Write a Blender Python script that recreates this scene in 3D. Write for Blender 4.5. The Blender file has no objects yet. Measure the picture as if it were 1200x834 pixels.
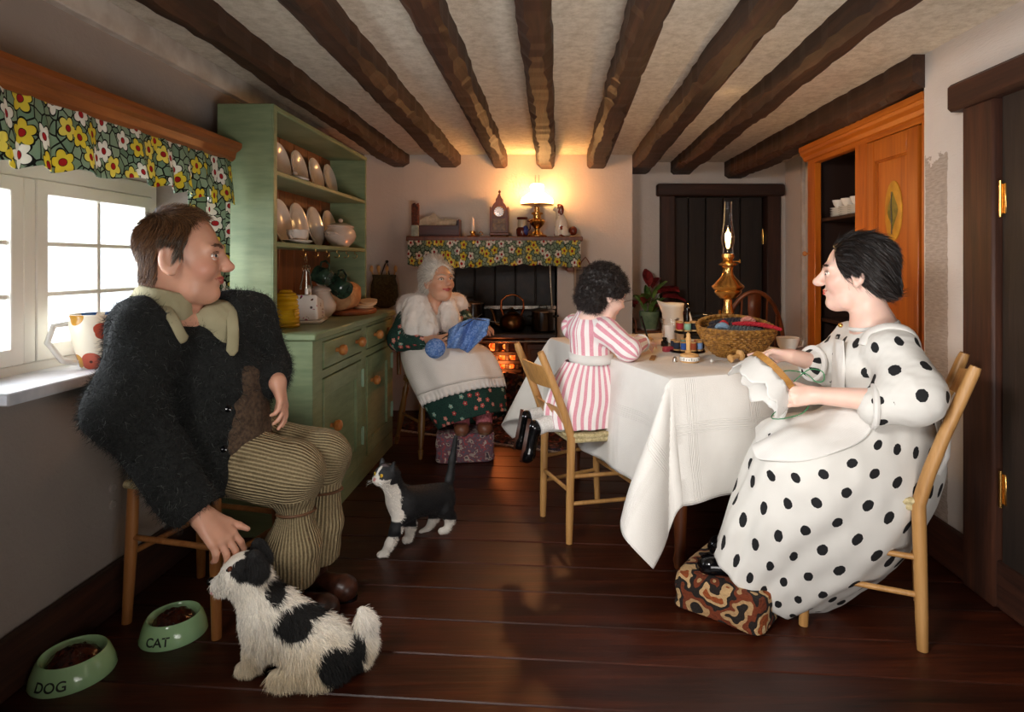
import bpy, bmesh, math, random
import numpy as np
from mathutils import Vector, Matrix, Euler
from math import sin, cos, pi, radians as R
random.seed(7); rng = np.random.default_rng(7)
SC = bpy.context.scene
COL = SC.collection
# ---------------------------------------------------------------- camera, world, light
CH = 1.14
FPX = 720.0
cd = bpy.data.cameras.new('camera'); cam = bpy.data.objects.new('camera', cd); COL.objects.link(cam)
cam.location = (0, 0, CH); cam.rotation_euler = (pi/2, 0, 0)
cd.sensor_width = 36; cd.lens = 36*FPX/1200; cd.clip_start = .05
cd.shift_x = -45/1200; cd.shift_y = -109/1200
SC.camera = cam
SC.view_settings.view_transform = 'Standard'; SC.view_settings.look = 'None'
SC.view_settings.exposure = 0.0; SC.view_settings.gamma = 1; SC.view_settings.use_curve_mapping = False
wd = bpy.data.worlds.new('sky'); SC.world = wd; wd.use_nodes = True
wd.node_tree.nodes['Background'].inputs[0].default_value = (.86, .93, 1, 1)
wd.node_tree.nodes['Background'].inputs[1].default_value = 7.0
def area(name, loc, target, sx, sy, power, color, spread=180):
    l = bpy.data.lights.new(name, 'AREA'); l.shape = 'RECTANGLE'; l.size = sx; l.size_y = sy; l.energy = power; l.color = color; l.spread = R(spread)
    o = bpy.data.objects.new(name, l); COL.objects.link(o); o.location = loc
    o.rotation_euler = (Vector(target)-Vector(loc)).to_track_quat('-Z', 'Y').to_euler(); return o
def point(name, loc, power, color, r=.03):
    l = bpy.data.lights.new(name, 'POINT'); l.energy = power; l.color = color; l.shadow_soft_size = r
    o = bpy.data.objects.new(name, l); COL.objects.link(o); o.location = loc; return o
area('window_daylight', (-2.3, 1.9, 1.35), (0.3, 2.5, .6), 1.6, .9, 55, (.9, .95, 1))
sl = bpy.data.lights.new('low_sun', 'SUN'); sl.energy = 4.0; sl.angle = R(9); sl.color = (1, .97, .9)
so = bpy.data.objects.new('low_sun', sl); COL.objects.link(so); so.rotation_euler = Vector((.62, .72, -.30)).to_track_quat('-Z', 'Y').to_euler()
area('front_left_fill', (-1.0, 0.1, 1.75), (.95, 2.35, .75), .6, .5, 17.5, (1, .97, .93), 95)  # added fill lamp, unseen, for the soft light from front left
area('ceiling_fill', (.5, 0.2, .5), (.2, 2.6, 1.9), 1.0, .7, 15, (1, .96, .92), 130)  # added fill lamp, unseen, aimed up to brighten ceiling and beams
point('mantel_lamp_light', (-.10, 4.60, 1.66), 85, (1, .38, .12), .07)
point('table_lamp_light', (.867, 3.0, 1.27), 10, (1, .60, .25), .02)
point('fire_light', (-.36, 4.38, .40), 6.0, (1, .22, .05), .06)

# ---------------------------------------------------------------- helpers
def W(px, py, Y):
    s = FPX/Y
    return Vector(((px-645)/s, Y, CH-(py-308)/s))
def lin(c):
    if isinstance(c, str):
        c = [int(c[i:i+2], 16)/255 for i in (0, 2, 4)]
        c = [x/12.92 if x <= .04045 else ((x+.055)/1.055)**2.4 for x in c]
    return (c[0], c[1], c[2], 1)
class NT:
    def __init__(s, m): s.t = m.node_tree; s.b = s.t.nodes['Principled BSDF']
    def n(s, ty, **kw):
        x = s.t.nodes.new(ty)
        for k, v in kw.items(): setattr(x, k, v)
        return x
    def put(s, i, v):
        if v is None: return
        if hasattr(v, 'is_output'): s.t.links.new(v, i)
        elif isinstance(v, str): i.default_value = lin(v)
        else:
            try: i.default_value = v
            except Exception: i.default_value = (v, v, v)
    def m(s, op, a, b=None, c=None, clamp=False):
        x = s.n('ShaderNodeMath', operation=op, use_clamp=clamp); s.put(x.inputs[0], a); s.put(x.inputs[1], b); s.put(x.inputs[2], c); return x.outputs[0]
    def vm(s, op, a, b=None):
        x = s.n('ShaderNodeVectorMath', operation=op); s.put(x.inputs[0], a); s.put(x.inputs[1], b)
        return x.outputs[1] if op in ('LENGTH', 'DISTANCE', 'DOT_PRODUCT') else x.outputs[0]
    def mix(s, f, a, b, bt='MIX'):
        x = s.n('ShaderNodeMix', data_type='RGBA', blend_type=bt); s.put(x.inputs[0], f); s.put(x.inputs[6], a); s.put(x.inputs[7], b); return x.outputs[2]
    def ramp(s, f, stops):
        x = s.n('ShaderNodeValToRGB'); e = x.color_ramp.elements
        while len(e) < len(stops): e.new(.5)
        for k, (p, c) in enumerate(stops): e[k].position = p; e[k].color = lin(c)
        s.put(x.inputs[0], f); return x.outputs[0]
    def noise(s, vec, scale, detail=4, rough=.55, dist=0):
        x = s.n('ShaderNodeTexNoise'); s.put(x.inputs['Vector'], vec); x.inputs['Scale'].default_value = scale
        x.inputs['Detail'].default_value = detail; x.inputs['Roughness'].default_value = rough; x.inputs['Distortion'].default_value = dist; return x.outputs[0]
    def vor(s, vec, scale, feature='F1', dims='3D', rnd=1.):
        x = s.n('ShaderNodeTexVoronoi', feature=feature, voronoi_dimensions=dims); s.put(x.inputs['Vector'], vec)
        x.inputs['Scale'].default_value = scale; x.inputs['Randomness'].default_value = rnd; return x
    def obj(s): return s.n('ShaderNodeTexCoord').outputs['Object']
    def uv(s): return s.n('ShaderNodeTexCoord').outputs['UV']
    def col(s): return s.n('ShaderNodeAttribute', attribute_name='Col').outputs[0]
    def sep(s, v): x = s.n('ShaderNodeSeparateXYZ'); s.put(x.inputs[0], v); return x.outputs
    def comb(s, a, b, c=0.): x = s.n('ShaderNodeCombineXYZ'); s.put(x.inputs[0], a); s.put(x.inputs[1], b); s.put(x.inputs[2], c); return x.outputs[0]
    def map(s, v, sc=(1, 1, 1), rot=(0, 0, 0), loc=(0, 0, 0)):
        x = s.n('ShaderNodeMapping'); s.put(x.inputs[0], v); x.inputs['Scale'].default_value = sc; x.inputs['Rotation'].default_value = rot; x.inputs['Location'].default_value = loc; return x.outputs[0]
    def rnd(s): return s.n('ShaderNodeObjectInfo').outputs['Random']
    def bump(s, h, strength=.3, dist=.01):
        x = s.n('ShaderNodeBump'); s.put(x.inputs['Height'], h); x.inputs['Strength'].default_value = strength; x.inputs['Distance'].default_value = dist
        s.t.links.new(x.outputs[0], s.b.inputs['Normal'])
    def base(s, c): s.put(s.b.inputs['Base Color'], c)
MATS = {}
def mat(name, color='808080', rough=.6, metal=0, fn=None, **kw):
    if name in MATS: return MATS[name]
    m = bpy.data.materials.new(name); m.use_nodes = True; t = NT(m)
    t.b.inputs['Base Color'].default_value = lin(color); t.b.inputs['Roughness'].default_value = rough; t.b.inputs['Metallic'].default_value = metal
    for k, v in kw.items():
        k = k.replace('_', ' ')
        if k in t.b.inputs: t.put(t.b.inputs[k], v)
    if fn: fn(t)
    MATS[name] = m; return m
def fwood(a, b, axis=0, sc=1., c=None, bump=.25, vary=.35):
    def f(t):
        st = [9*sc]*3; st[axis] = .8*sc
        v = t.map(t.obj(), tuple(st))
        off = t.vm('ADD', v, t.comb(t.m('MULTIPLY', t.rnd(), 37.), t.m('MULTIPLY', t.rnd(), 11.), 0.))
        n1 = t.noise(off, 1.6, 6, .65, .6)
        st2 = [70*sc]*3; st2[axis] = 3*sc
        n2 = t.noise(t.map(t.obj(), tuple(st2)), 1., 3, .6)
        k = t.m('ADD', t.m('MULTIPLY', n1, .7), t.m('MULTIPLY', n2, .3))
        cc = t.ramp(k, [(.3, a), (.5, c or b), (.72, b)] if c else [(.32, a), (.68, b)])
        dk = t.m('ADD', t.m('MULTIPLY', t.rnd(), vary), 1-vary/2)
        t.base(t.mix(1., cc, t.comb(dk, dk, dk), 'MULTIPLY')); t.bump(k, bump, .006)
    return f
def fnoise(a, b, scale=40, detail=4, bump=.2, dist=.004, lo=.35, hi=.65):
    def f(t):
        n = t.noise(t.obj(), scale, detail); t.base(t.ramp(n, [(lo, a), (hi, b)])); t.bump(n, bump, dist)
    return f
def fvcol(bumpscale=300, bump=.1, dist=.002):
    def f(t):
        t.base(t.col()); t.bump(t.noise(t.obj(), bumpscale, 3), bump, dist)
    return f
def ffloral(scale, bg1, bg2, petals, centre, outline, R0=.42, density=1., leafscale=2.3, thin=False):
    def f(t):
        v = t.vm('SCALE', t.uv()); v.node.inputs['Scale'].default_value = scale
        vo = t.vor(v, 1., dims='2D', rnd=.75)
        d = t.vm('SUBTRACT', v, vo.outputs['Position']); x, y, _ = t.sep(d)
        cr, cg, cb = t.sep(vo.outputs['Color'])
        r = t.m('SQRT', t.m('ADD', t.m('MULTIPLY', x, x), t.m('MULTIPLY', y, y)))
        th = t.m('ADD', t.m('ARCTAN2', y, x), t.m('MULTIPLY', cb, 6.))
        pet = t.m('MULTIPLY', t.m('ADD', t.m('MULTIPLY', t.m('ABSOLUTE', t.m('COSINE', t.m('MULTIPLY', th, 2.5))), .42), .62), R0)
        rel = t.m('DIVIDE', r, pet)
        lf = t.vor(t.vm('ADD', v, (7.3, 2.1, 0)), leafscale, 'DISTANCE_TO_EDGE', '2D')
        lf2 = t.vor(t.vm('ADD', v, (7.3, 2.1, 0)), leafscale, 'F1', '2D')
        lr = t.sep(lf2.outputs['Color'])[0]
        g = t.ramp(lr, [(.0, bg1), (.6, bg2), (.62, bg1), (1., bg2)])
        g = t.mix(t.m('LESS_THAN', lf.outputs[0], .07), g, outline)
        pc = t.ramp(cr, [(i/len(petals)+.001, p) for i, p in enumerate(petals)]); pc.node.color_ramp.interpolation = 'CONSTANT'
        on = t.m('LESS_THAN', cg, density)
        c = t.mix(t.m('MULTIPLY', t.m('LESS_THAN', rel, 1.15), on), g, outline)
        c = t.mix(t.m('MULTIPLY', t.m('LESS_THAN', rel, 1.), on), c, pc)
        c = t.mix(t.m('MULTIPLY', t.m('LESS_THAN', r, R0*.33), on), c, outline)
        c = t.mix(t.m('MULTIPLY', t.m('LESS_THAN', r, R0*.28), on), c, centre)
        t.base(c); t.bump(t.noise(t.obj(), 350, 2), .15, .001)
        if thin:
            tr = t.n('ShaderNodeBsdfTranslucent'); t.put(tr.inputs[0], c); mx = t.n('ShaderNodeMixShader'); mx.inputs[0].default_value = .35
            t.t.links.new(t.b.outputs[0], mx.inputs[1]); t.t.links.new(tr.outputs[0], mx.inputs[2]); t.t.links.new(mx.outputs[0], t.t.nodes['Material Output'].inputs[0])
    return f
def link(o, par=None):
    COL.objects.link(o)
    if par is not None: o.parent = par
    return o
def thing(name, label, cat, loc=(0, 0, 0), rot=(0, 0, 0), group=None):
    o = bpy.data.objects.new(name, None); COL.objects.link(o); o.location = loc; o.rotation_euler = rot; o.empty_display_size = .02
    o['label'] = label; o['category'] = cat
    if group: o['group'] = group
    return o
def rootloc(p):
    while p.parent: p = p.parent
    return p.location
class G:
    def __init__(s): s.v = []; s.f = []; s.uv = None; s.col = None
    def add(s, vs, fs, M=None):
        n = len(s.v)
        if M is not None: vs = [M @ Vector(v) for v in vs]
        s.v += [tuple(v) for v in vs]; s.f += [tuple(i+n for i in f) for f in fs]; return s
    def box(s, lo, hi, bev=.003, M=None):
        e = [random.uniform(0, .0005) for _ in range(6)]   # keeps touching faces from being exactly coplanar
        lo, hi = [min(a, b)+(e[k] if b != a else 0) for k, (a, b) in enumerate(zip(lo, hi))], [max(a, b)-e[k+3] for k, (a, b) in enumerate(zip(lo, hi))]
        b = min(bev, min(h-l for l, h in zip(lo, hi))*.45)
        vs = []; idx = {}
        for cx in (0, 1):
            for cy in (0, 1):
                for cz in (0, 1):
                    for ax in range(3):
                        p = [(hi if c else lo)[k] + (0 if k == ax else (-b if c else b)) for k, c in enumerate((cx, cy, cz))]
                        idx[cx, cy, cz, ax] = len(vs); vs.append(p)
        fs = []
        for ax in range(3):
            o = [k for k in range(3) if k != ax]
            for sd in (0, 1):
                q = []
                for (u, w) in ((0, 0), (1, 0), (1, 1), (0, 1)):
                    k = [0]*3; k[ax] = sd; k[o[0]] = u; k[o[1]] = w; q.append(idx[k[0], k[1], k[2], ax])
                if (sd == 1) == (ax == 1): q.reverse()
                fs.append(q)
            for u in (0, 1):
                for w in (0, 1):
                    a = [0]*3; a[ax] = 0; a[o[0]] = u; a[o[1]] = w; c = list(a); c[ax] = 1
                    q = [idx[(*a, o[0])], idx[(*c, o[0])], idx[(*c, o[1])], idx[(*a, o[1])]]
                    fs.append(q)
        for cx in (0, 1):
            for cy in (0, 1):
                for cz in (0, 1): fs.append([idx[cx, cy, cz, k] for k in range(3)])
        cen = Vector([(a+c)/2 for a, c in zip(lo, hi)]); out = []
        for q in fs:
            p = [Vector(vs[i]) for i in q]; nrm = (p[1]-p[0]).cross(p[2]-p[0])
            if nrm.dot(sum(p, Vector())/len(p)-cen) < 0: q = q[::-1]
            out.append(q)
        return s.add(vs, out, M)
    def cbox(s, c, size, bev=.003, rz=0, M=None):
        h = [x/2 for x in size]; m = Matrix.Translation(c) @ Matrix.Rotation(rz, 4, 'Z')
        if M is not None: m = m @ M
        return s.box([-x for x in h], h, bev, m)
    def tube(s, pts, r, n=10, cap=True, flat=1.):
        pts = [Vector(p) for p in pts]; m = len(pts)
        rs = r if isinstance(r, (list, tuple)) else [r]*m
        vs = []; up = None
        for i, p in enumerate(pts):
            t = (pts[min(i+1, m-1)]-pts[max(i-1, 0)])
            t = t.normalized() if t.length > 1e-9 else Vector((0, 0, 1))
            if up is None:
                a = Vector((0, 0, 1)) if abs(t.z) < .9 else Vector((1, 0, 0)); up = (a-t*a.dot(t)).normalized()
            else:
                up = up-t*up.dot(t); up = up.normalized() if up.length > 1e-6 else t.orthogonal().normalized()
            w = t.cross(up)
            for k in range(n):
                a = 2*pi*k/n; vs.append(p+(w*cos(a)+up*sin(a)*flat)*rs[i])
        fs = [(i*n+k, i*n+(k+1) % n, (i+1)*n+(k+1) % n, (i+1)*n+k) for i in range(m-1) for k in range(n)]
        if cap: fs += [tuple(range(n))[::-1], tuple((m-1)*n+k for k in range(n))]
        return s.add(vs, fs)
    def lathe(s, prof, c=(0, 0, 0), n=28, M=None, sx=1, sy=1):
        vs = []; m = len(prof)
        for r, z in prof:
            for k in range(n):
                a = 2*pi*k/n; vs.append((r*cos(a)*sx, r*sin(a)*sy, z))
        fs = [(i*n+k, i*n+(k+1) % n, (i+1)*n+(k+1) % n, (i+1)*n+k) for i in range(m-1) for k in range(n)]
        if prof[0][0] > 1e-5: fs.append(tuple(range(n))[::-1])
        if prof[-1][0] > 1e-5: fs.append(tuple((m-1)*n+k for k in range(n)))
        T = Matrix.Translation(c)
        return s.add(vs, fs, T @ M if M is not None else T)
    def ball(s, c, r, n=16, M=None):
        if not isinstance(r, (tuple, list)): r = (r, r, r)
        m = max(6, n//2)
        T = Matrix.Translation(c) @ (M if M is not None else Matrix()) @ Matrix.Diagonal((*r, 1))
        return s.lathe([(max(sin(pi*i/m), 1e-6), -cos(pi*i/m)) for i in range(m+1)], (0, 0, 0), n, T) if False else s.add(*_sph(n, m), T)
    def grid(s, P, closed=False, uvf=None):
        """P[i][j]; closed wraps j. uv in metres."""
        nu, nv = len(P), len(P[0]); n0 = len(s.v)
        s.v += [tuple(p) for row in P for p in row]
        for i in range(nu-1):
            for j in range(nv if closed else nv-1):
                j2 = (j+1) % nv; s.f.append((n0+i*nv+j, n0+i*nv+j2, n0+(i+1)*nv+j2, n0+(i+1)*nv+j))
                if uvf is not None:
                    if s.uv is None: s.uv = []
                    s.uv.append([uvf(i, j), uvf(i, j+1), uvf(i+1, j+1), uvf(i+1, j)])
        return s
def _sph(n, m):
    vs = [(0, 0, -1)]; fs = []
    for i in range(1, m):
        for k in range(n):
            a = 2*pi*k/n; vs.append((sin(pi*i/m)*cos(a), sin(pi*i/m)*sin(a), -cos(pi*i/m)))
    vs.append((0, 0, 1)); L = len(vs)-1
    for k in range(n):
        fs.append((0, 1+(k+1) % n, 1+k)); fs.append((L, L-n+k, L-n+(k+1) % n))
    for i in range(m-2):
        for k in range(n): fs.append((1+i*n+k, 1+i*n+(k+1) % n, 1+(i+1)*n+(k+1) % n, 1+(i+1)*n+k))
    return vs, fs
def part(name, g, material, par=None, L=False, smooth=True, label=None, solid=0, kind=None, sub=0, loc=None):
    me = bpy.data.meshes.new(name)
    off = Vector((0, 0, 0))
    if par is not None and not L: off = Vector(rootloc(par))
    if isinstance(g.v, np.ndarray):
        V = g.v - np.array(off); me.from_pydata(V.tolist(), [], g.f if isinstance(g.f, list) else g.f.tolist())
    else:
        me.from_pydata([(v[0]-off.x, v[1]-off.y, v[2]-off.z) for v in g.v], [], g.f)
    if g.uv is not None:
        u = me.uv_layers.new(name='UVMap')
        if isinstance(g.uv, np.ndarray) and g.uv.ndim == 3: u.data.foreach_set('uv', g.uv.astype(np.float32).ravel())
        elif isinstance(g.uv, np.ndarray):   # per-vertex uv
            li = np.zeros(len(me.loops), dtype=np.int32); me.loops.foreach_get('vertex_index', li)
            u.data.foreach_set('uv', g.uv[li].astype(np.float32).ravel())
        else:
            k = 0
            for q in g.uv:
                for c in q: u.data[k].uv = c; k += 1
    if g.col is not None:
        a = me.color_attributes.new('Col', 'FLOAT_COLOR', 'POINT')
        c = np.ones((len(g.col), 4), dtype=np.float32); c[:, :3] = g.col; a.data.foreach_set('color', c.ravel())
    if smooth:
        me.polygons.foreach_set('use_smooth', [True]*len(me.polygons))
        if smooth != 'full': me.set_sharp_from_angle(angle=R(38))
    me.materials.append(material if not isinstance(material, str) else MATS[material])
    o = bpy.data.objects.new(name, me); link(o, par)
    if label: o['label'] = label
    if kind: o['kind'] = kind
    if loc is not None: o.location = loc
    if solid:
        md = o.modifiers.new('solid', 'SOLIDIFY'); md.thickness = solid; md.offset = 0
    if sub:
        md = o.modifiers.new('sub', 'SUBSURF'); md.levels = sub; md.render_levels = sub
    return o
def solo(name, g, material, label, cat, group=None, loc=None, **kw):
    """single-mesh thing in world coordinates; origin set at the base centre"""
    V = np.array(g.v); c = (V.min(0)+V.max(0))/2; c[2] = V[:, 2].min()
    if isinstance(g.v, np.ndarray): g.v = g.v-c
    else: g.v = [tuple(v) for v in (V-c)]
    o = part(name, g, material, None, L=True, **kw); o.location = c if loc is None else loc
    o['label'] = label; o['category'] = cat
    if group: o['group'] = group
    return o
def struct(name, g, material, **kw):
    o = part(name, g, material, None, L=True, kind='structure', **kw); return o
def dup(o, par=None, **kw):
    c = o.copy(); COL.objects.link(c); c.parent = par
    for ch in list(o.children): dup(ch, c)
    return c
def put(o, loc, rot=None, label=None, group=None):
    o.location = loc
    if rot is not None: o.rotation_euler = rot
    if label: o['label'] = label
    if group: o['group'] = group
    return o
# ---------------------------------------------------------------- implicit surfaces
class SDF:
    def __init__(s, lo, hi, h):
        s.lo = np.array(lo, float); s.h = h
        s.n = np.ceil((np.array(hi, float)-s.lo)/h).astype(int)+1
        s.ax = [s.lo[k]+np.arange(s.n[k])*h for k in range(3)]
        s.D = np.full(s.n, .2, np.float32); s.lab = np.zeros(s.n, np.uint8)
    def region(s, lo, hi):
        i0 = np.clip(np.floor((np.array(lo)-s.lo)/s.h).astype(int), 0, s.n-1); i1 = np.clip(np.ceil((np.array(hi)-s.lo)/s.h).astype(int)+1, 1, s.n)
        sl = tuple(slice(a, b) for a, b in zip(i0, i1))
        return sl, s.ax[0][sl[0]][:, None, None], s.ax[1][sl[1]][None, :, None], s.ax[2][sl[2]][None, None, :]
    def op(s, lo, hi, f, k, lab, sub=False):
        m = k+s.h*4
        lo = np.array(lo)-m; hi = np.array(hi)+m
        sl, x, y, z = s.region(lo, hi)
        if any(a.stop <= a.start for a in sl): return s
        d = f(x, y, z).astype(np.float32); D = s.D[sl]
        if sub:
            a, b = D, -d; h = np.maximum(k-np.abs(a-b), 0)/max(k, 1e-6); s.D[sl] = np.maximum(a, b)+h*h*k*.25
            if lab is not None: s.lab[sl][b > a] = lab
        else:
            if lab is not None: s.lab[sl][d < D] = lab
            h = np.maximum(k-np.abs(D-d), 0)/max(k, 1e-6); s.D[sl] = np.minimum(D, d)-h*h*k*.25
        return s
    def rc(s, a, b, ra, rb, k=.02, lab=0, sub=False):
        a = np.array(a, float); b = np.array(b, float); ba = b-a; L = max(ba@ba, 1e-12)
        r = max(ra, rb)
        def f(x, y, z):
            t = np.clip(((x-a[0])*ba[0]+(y-a[1])*ba[1]+(z-a[2])*ba[2])/L, 0, 1)
            return np.sqrt((x-a[0]-t*ba[0])**2+(y-a[1]-t*ba[1])**2+(z-a[2]-t*ba[2])**2)-(ra+(rb-ra)*t)
        return s.op(np.minimum(a, b)-r, np.maximum(a, b)+r, f, k, lab, sub)
    def chain(s, pts, rs, k=.02, lab=0):
        for i in range(len(pts)-1): s.rc(pts[i], pts[i+1], rs[i], rs[i+1], k, lab)
        return s
    def el(s, c, r, Rm=None, k=.02, lab=0, sub=False):
        c = np.array(c, float); r = np.array(r, float); Q = np.array(Rm) if Rm is not None else np.eye(3); mr = r.max()
        def f(x, y, z):
            X = x-c[0]; Y = y-c[1]; Z = z-c[2]
            u = X*Q[0, 0]+Y*Q[1, 0]+Z*Q[2, 0]; v = X*Q[0, 1]+Y*Q[1, 1]+Z*Q[2, 1]; w = X*Q[0, 2]+Y*Q[1, 2]+Z*Q[2, 2]
            k0 = np.sqrt((u/r[0])**2+(v/r[1])**2+(w/r[2])**2); k1 = np.sqrt((u/r[0]**2)**2+(v/r[1]**2)**2+(w/r[2]**2)**2)+1e-9
            return k0*(k0-1)/k1
        return s.op(c-mr, c+mr, f, k, lab, sub)
    def half(s, p, nrm, k=.004, lab=None):
        """keep the side where (x-p).n < 0"""
        p = np.array(p); nrm = np.array(nrm, float); nrm /= np.linalg.norm(nrm)
        x, y, z = s.ax[0][:, None, None], s.ax[1][None, :, None], s.ax[2][None, None, :]
        d = ((x-p[0])*nrm[0]+(y-p[1])*nrm[1]+(z-p[2])*nrm[2]).astype(np.float32)
        h = np.maximum(k-np.abs(s.D-d), 0)/k; s.D = np.maximum(s.D, d)+h*h*k*.25
    def mesh(s, disp=None):
        D = s.D; n = np.array(D.shape); inside = D < 0
        c = np.zeros(n-1, np.uint8)
        sl = lambda o: tuple(slice(o[k], n[k]-1+o[k]) for k in range(3))
        offs = [(i, j, k) for i in (0, 1) for j in (0, 1) for k in (0, 1)]
        for o in offs: c += inside[sl(o)]
        ci = np.argwhere((c > 0) & (c < 8)); idx = np.full(n-1, -1, np.int32); idx[tuple(ci.T)] = np.arange(len(ci))
        acc = np.zeros((len(ci), 3)); cnt = np.zeros(len(ci))
        for o in offs:
            for ax in range(3):
                if o[ax]: continue
                o2 = list(o); o2[ax] = 1
                a = D[tuple((ci+np.array(o)).T)]; b = D[tuple((ci+np.array(o2)).T)]
                m = (a < 0) != (b < 0); t = np.where(m, a/np.where(m, a-b, 1), 0)
                p = np.array(o, float)[None, :].repeat(len(ci), 0); p[:, ax] += t
                acc += p*m[:, None]; cnt += m
        V = s.lo+(ci+acc/cnt[:, None])*s.h
        F = []
        for ax in range(3):
            u, v = [(1, 2), (2, 0), (0, 1)][ax]
            a = inside; b = np.roll(inside, -1, ax)
            m = a != b; sl1 = [slice(1, -1)]*3; sl1[ax] = slice(0, -1)
            mask = np.zeros_like(m); mask[tuple(sl1)] = m[tuple(sl1)]
            e = np.argwhere(mask)
            if not len(e): continue
            def at(du, dv):
                q = e.copy(); q[:, u] += du; q[:, v] += dv
                q = np.clip(q, 0, n-2); return idx[tuple(q.T)]
            q = np.stack([at(-1, -1), at(0, -1), at(0, 0), at(-1, 0)], 1)
            fl = ~a[tuple(e.T)]; q[fl] = q[fl][:, ::-1]; F.append(q)
        F = np.concatenate(F); F = F[(F >= 0).all(1)]
        # two light smoothing passes
        for _ in range(2):
            A = np.zeros_like(V); w = np.zeros(len(V))
            for k in range(4):
                np.add.at(A, F[:, k], V[F[:, (k+1) % 4]]); np.add.at(w, F[:, k], 1)
                np.add.at(A, F[:, (k+1) % 4], V[F[:, k]]); np.add.at(w, F[:, (k+1) % 4], 1)
            V = V*.6+.4*A/np.maximum(w, 1)[:, None]
        g = G(); g.v = V; g.f = F
        g.lab = s.lab[tuple(np.clip(np.round((V-s.lo)/s.h).astype(int), 0, n-1).T)]
        return g
def normals(V, F):
    N = np.zeros_like(V); d1 = V[F[:, 2]]-V[F[:, 0]]; d2 = V[F[:, 3]]-V[F[:, 1]] if F.shape[1] == 4 else V[F[:, 1]]-V[F[:, 0]]
    fn = np.cross(d1, d2) if F.shape[1] == 4 else np.cross(V[F[:, 1]]-V[F[:, 0]], d1)
    for k in range(F.shape[1]): np.add.at(N, F[:, k], fn)
    return N/np.maximum(np.linalg.norm(N, axis=1), 1e-9)[:, None]
def vnoise(P, sc, seed=0):
    """cheap smooth noise: sum of sines"""
    r = np.random.default_rng(seed); o = np.zeros(len(P))
    for i in range(7):
        k = r.normal(size=3)*sc*(1+.35*i); o += np.sin(P@k+r.uniform(0, 6.28))/(1+.4*i)
    return o/3.2
def sample(g, n, keep=None, seed=1):
    r = np.random.default_rng(seed); V = np.asarray(g.v); F = np.asarray(g.f)
    a = np.linalg.norm(np.cross(V[F[:, 2]]-V[F[:, 0]], V[F[:, 3]]-V[F[:, 1]]), axis=1)
    if keep is not None: a = a*keep(V[F].mean(1))
    i = r.choice(len(F), n, p=a/a.sum()); u, v = r.random((2, n))
    q = V[F[i]]; P = (q[:, 0]*(1-u)[:, None]+q[:, 1]*u[:, None])*(1-v)[:, None]+(q[:, 3]*(1-u)[:, None]+q[:, 2]*u[:, None])*v[:, None]
    N = normals(V, F); Nn = N[F[i, 0]]
    return P, Nn
def strands(P, dirs, length, width, col, seg=3, droop=None, curl=0., seed=2, liftN=None):
    """three-sided tapering hairs; dirs (n,3) initial direction, droop (3,) or (n,3) added along the way"""
    r = np.random.default_rng(seed); n = len(P)
    L = (length if isinstance(length, np.ndarray) else np.full(n, length))*r.uniform(.65, 1.2, n)
    d = dirs/np.maximum(np.linalg.norm(dirs, axis=1), 1e-9)[:, None]
    dr = np.zeros(3) if droop is None else np.asarray(droop)
    side = np.cross(d, r.normal(size=(n, 3))); side /= np.maximum(np.linalg.norm(side, axis=1), 1e-9)[:, None]
    up = np.cross(d, side); ph = r.uniform(0, 6.28, n)
    p = P.copy(); rings = []
    for i in range(seg):
        w = width*(1-.85*i/max(seg-1, 1))
        rings.append(np.stack([p+(side*cos(a)+up*sin(a))*w for a in (0, 2.094, 4.189)], 1))
        dd = d+dr*(i+1)/seg
        if curl: dd = dd+curl*(side*np.cos(ph+i*1.7)[:, None]+up*np.sin(ph+i*1.7)[:, None])
        dd /= np.linalg.norm(dd, axis=1)[:, None]; p = p+dd*(L/(seg-1))[:, None]
    V = np.stack(rings, 1)  # n,seg,3,3
    base = (np.arange(n)*seg*3)[:, None]
    fs = []
    for i in range(seg-1):
        for k in range(3): fs.append(base+np.array([i*3+k, i*3+(k+1) % 3, (i+1)*3+(k+1) % 3, (i+1)*3+k]))
    g = G(); g.v = V.reshape(-1, 3); g.f = np.concatenate(fs)
    c = np.asarray(col, float)
    if c.ndim == 1: c = np.tile(c, (n, 1))
    c = c*r.uniform(.75, 1.25, n)[:, None]
    g.col = np.repeat(c, seg*3, 0); return g
def curvy(pts, k=5):
    P = [Vector(p) for p in pts]; out = []
    for i in range(len(P)-1):
        a, b, c, d = P[max(i-1, 0)], P[i], P[i+1], P[min(i+2, len(P)-1)]
        for j in range(k):
            t = j/k; out.append(.5*((2*b)+(c-a)*t+(2*a-5*b+4*c-d)*t*t+(3*b-a-3*c+d)*t**3))
    return out+[P[-1]]
def merge(*gs):
    g = G(); V = []; F = []; C = []; U = []; o = 0
    for a in gs:
        V.append(np.asarray(a.v, float)); F.append(np.asarray(a.f)+o); o += len(a.v)
        if a.col is not None: C.append(a.col)
        if isinstance(a.uv, np.ndarray): U.append(a.uv)
    g.v = np.concatenate(V); g.f = np.concatenate(F)
    if len(C) == len(gs): g.col = np.concatenate(C)
    if len(U) == len(gs): g.uv = np.concatenate(U)
    return g
def lc(h): return np.array(lin(h)[:3])
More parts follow.
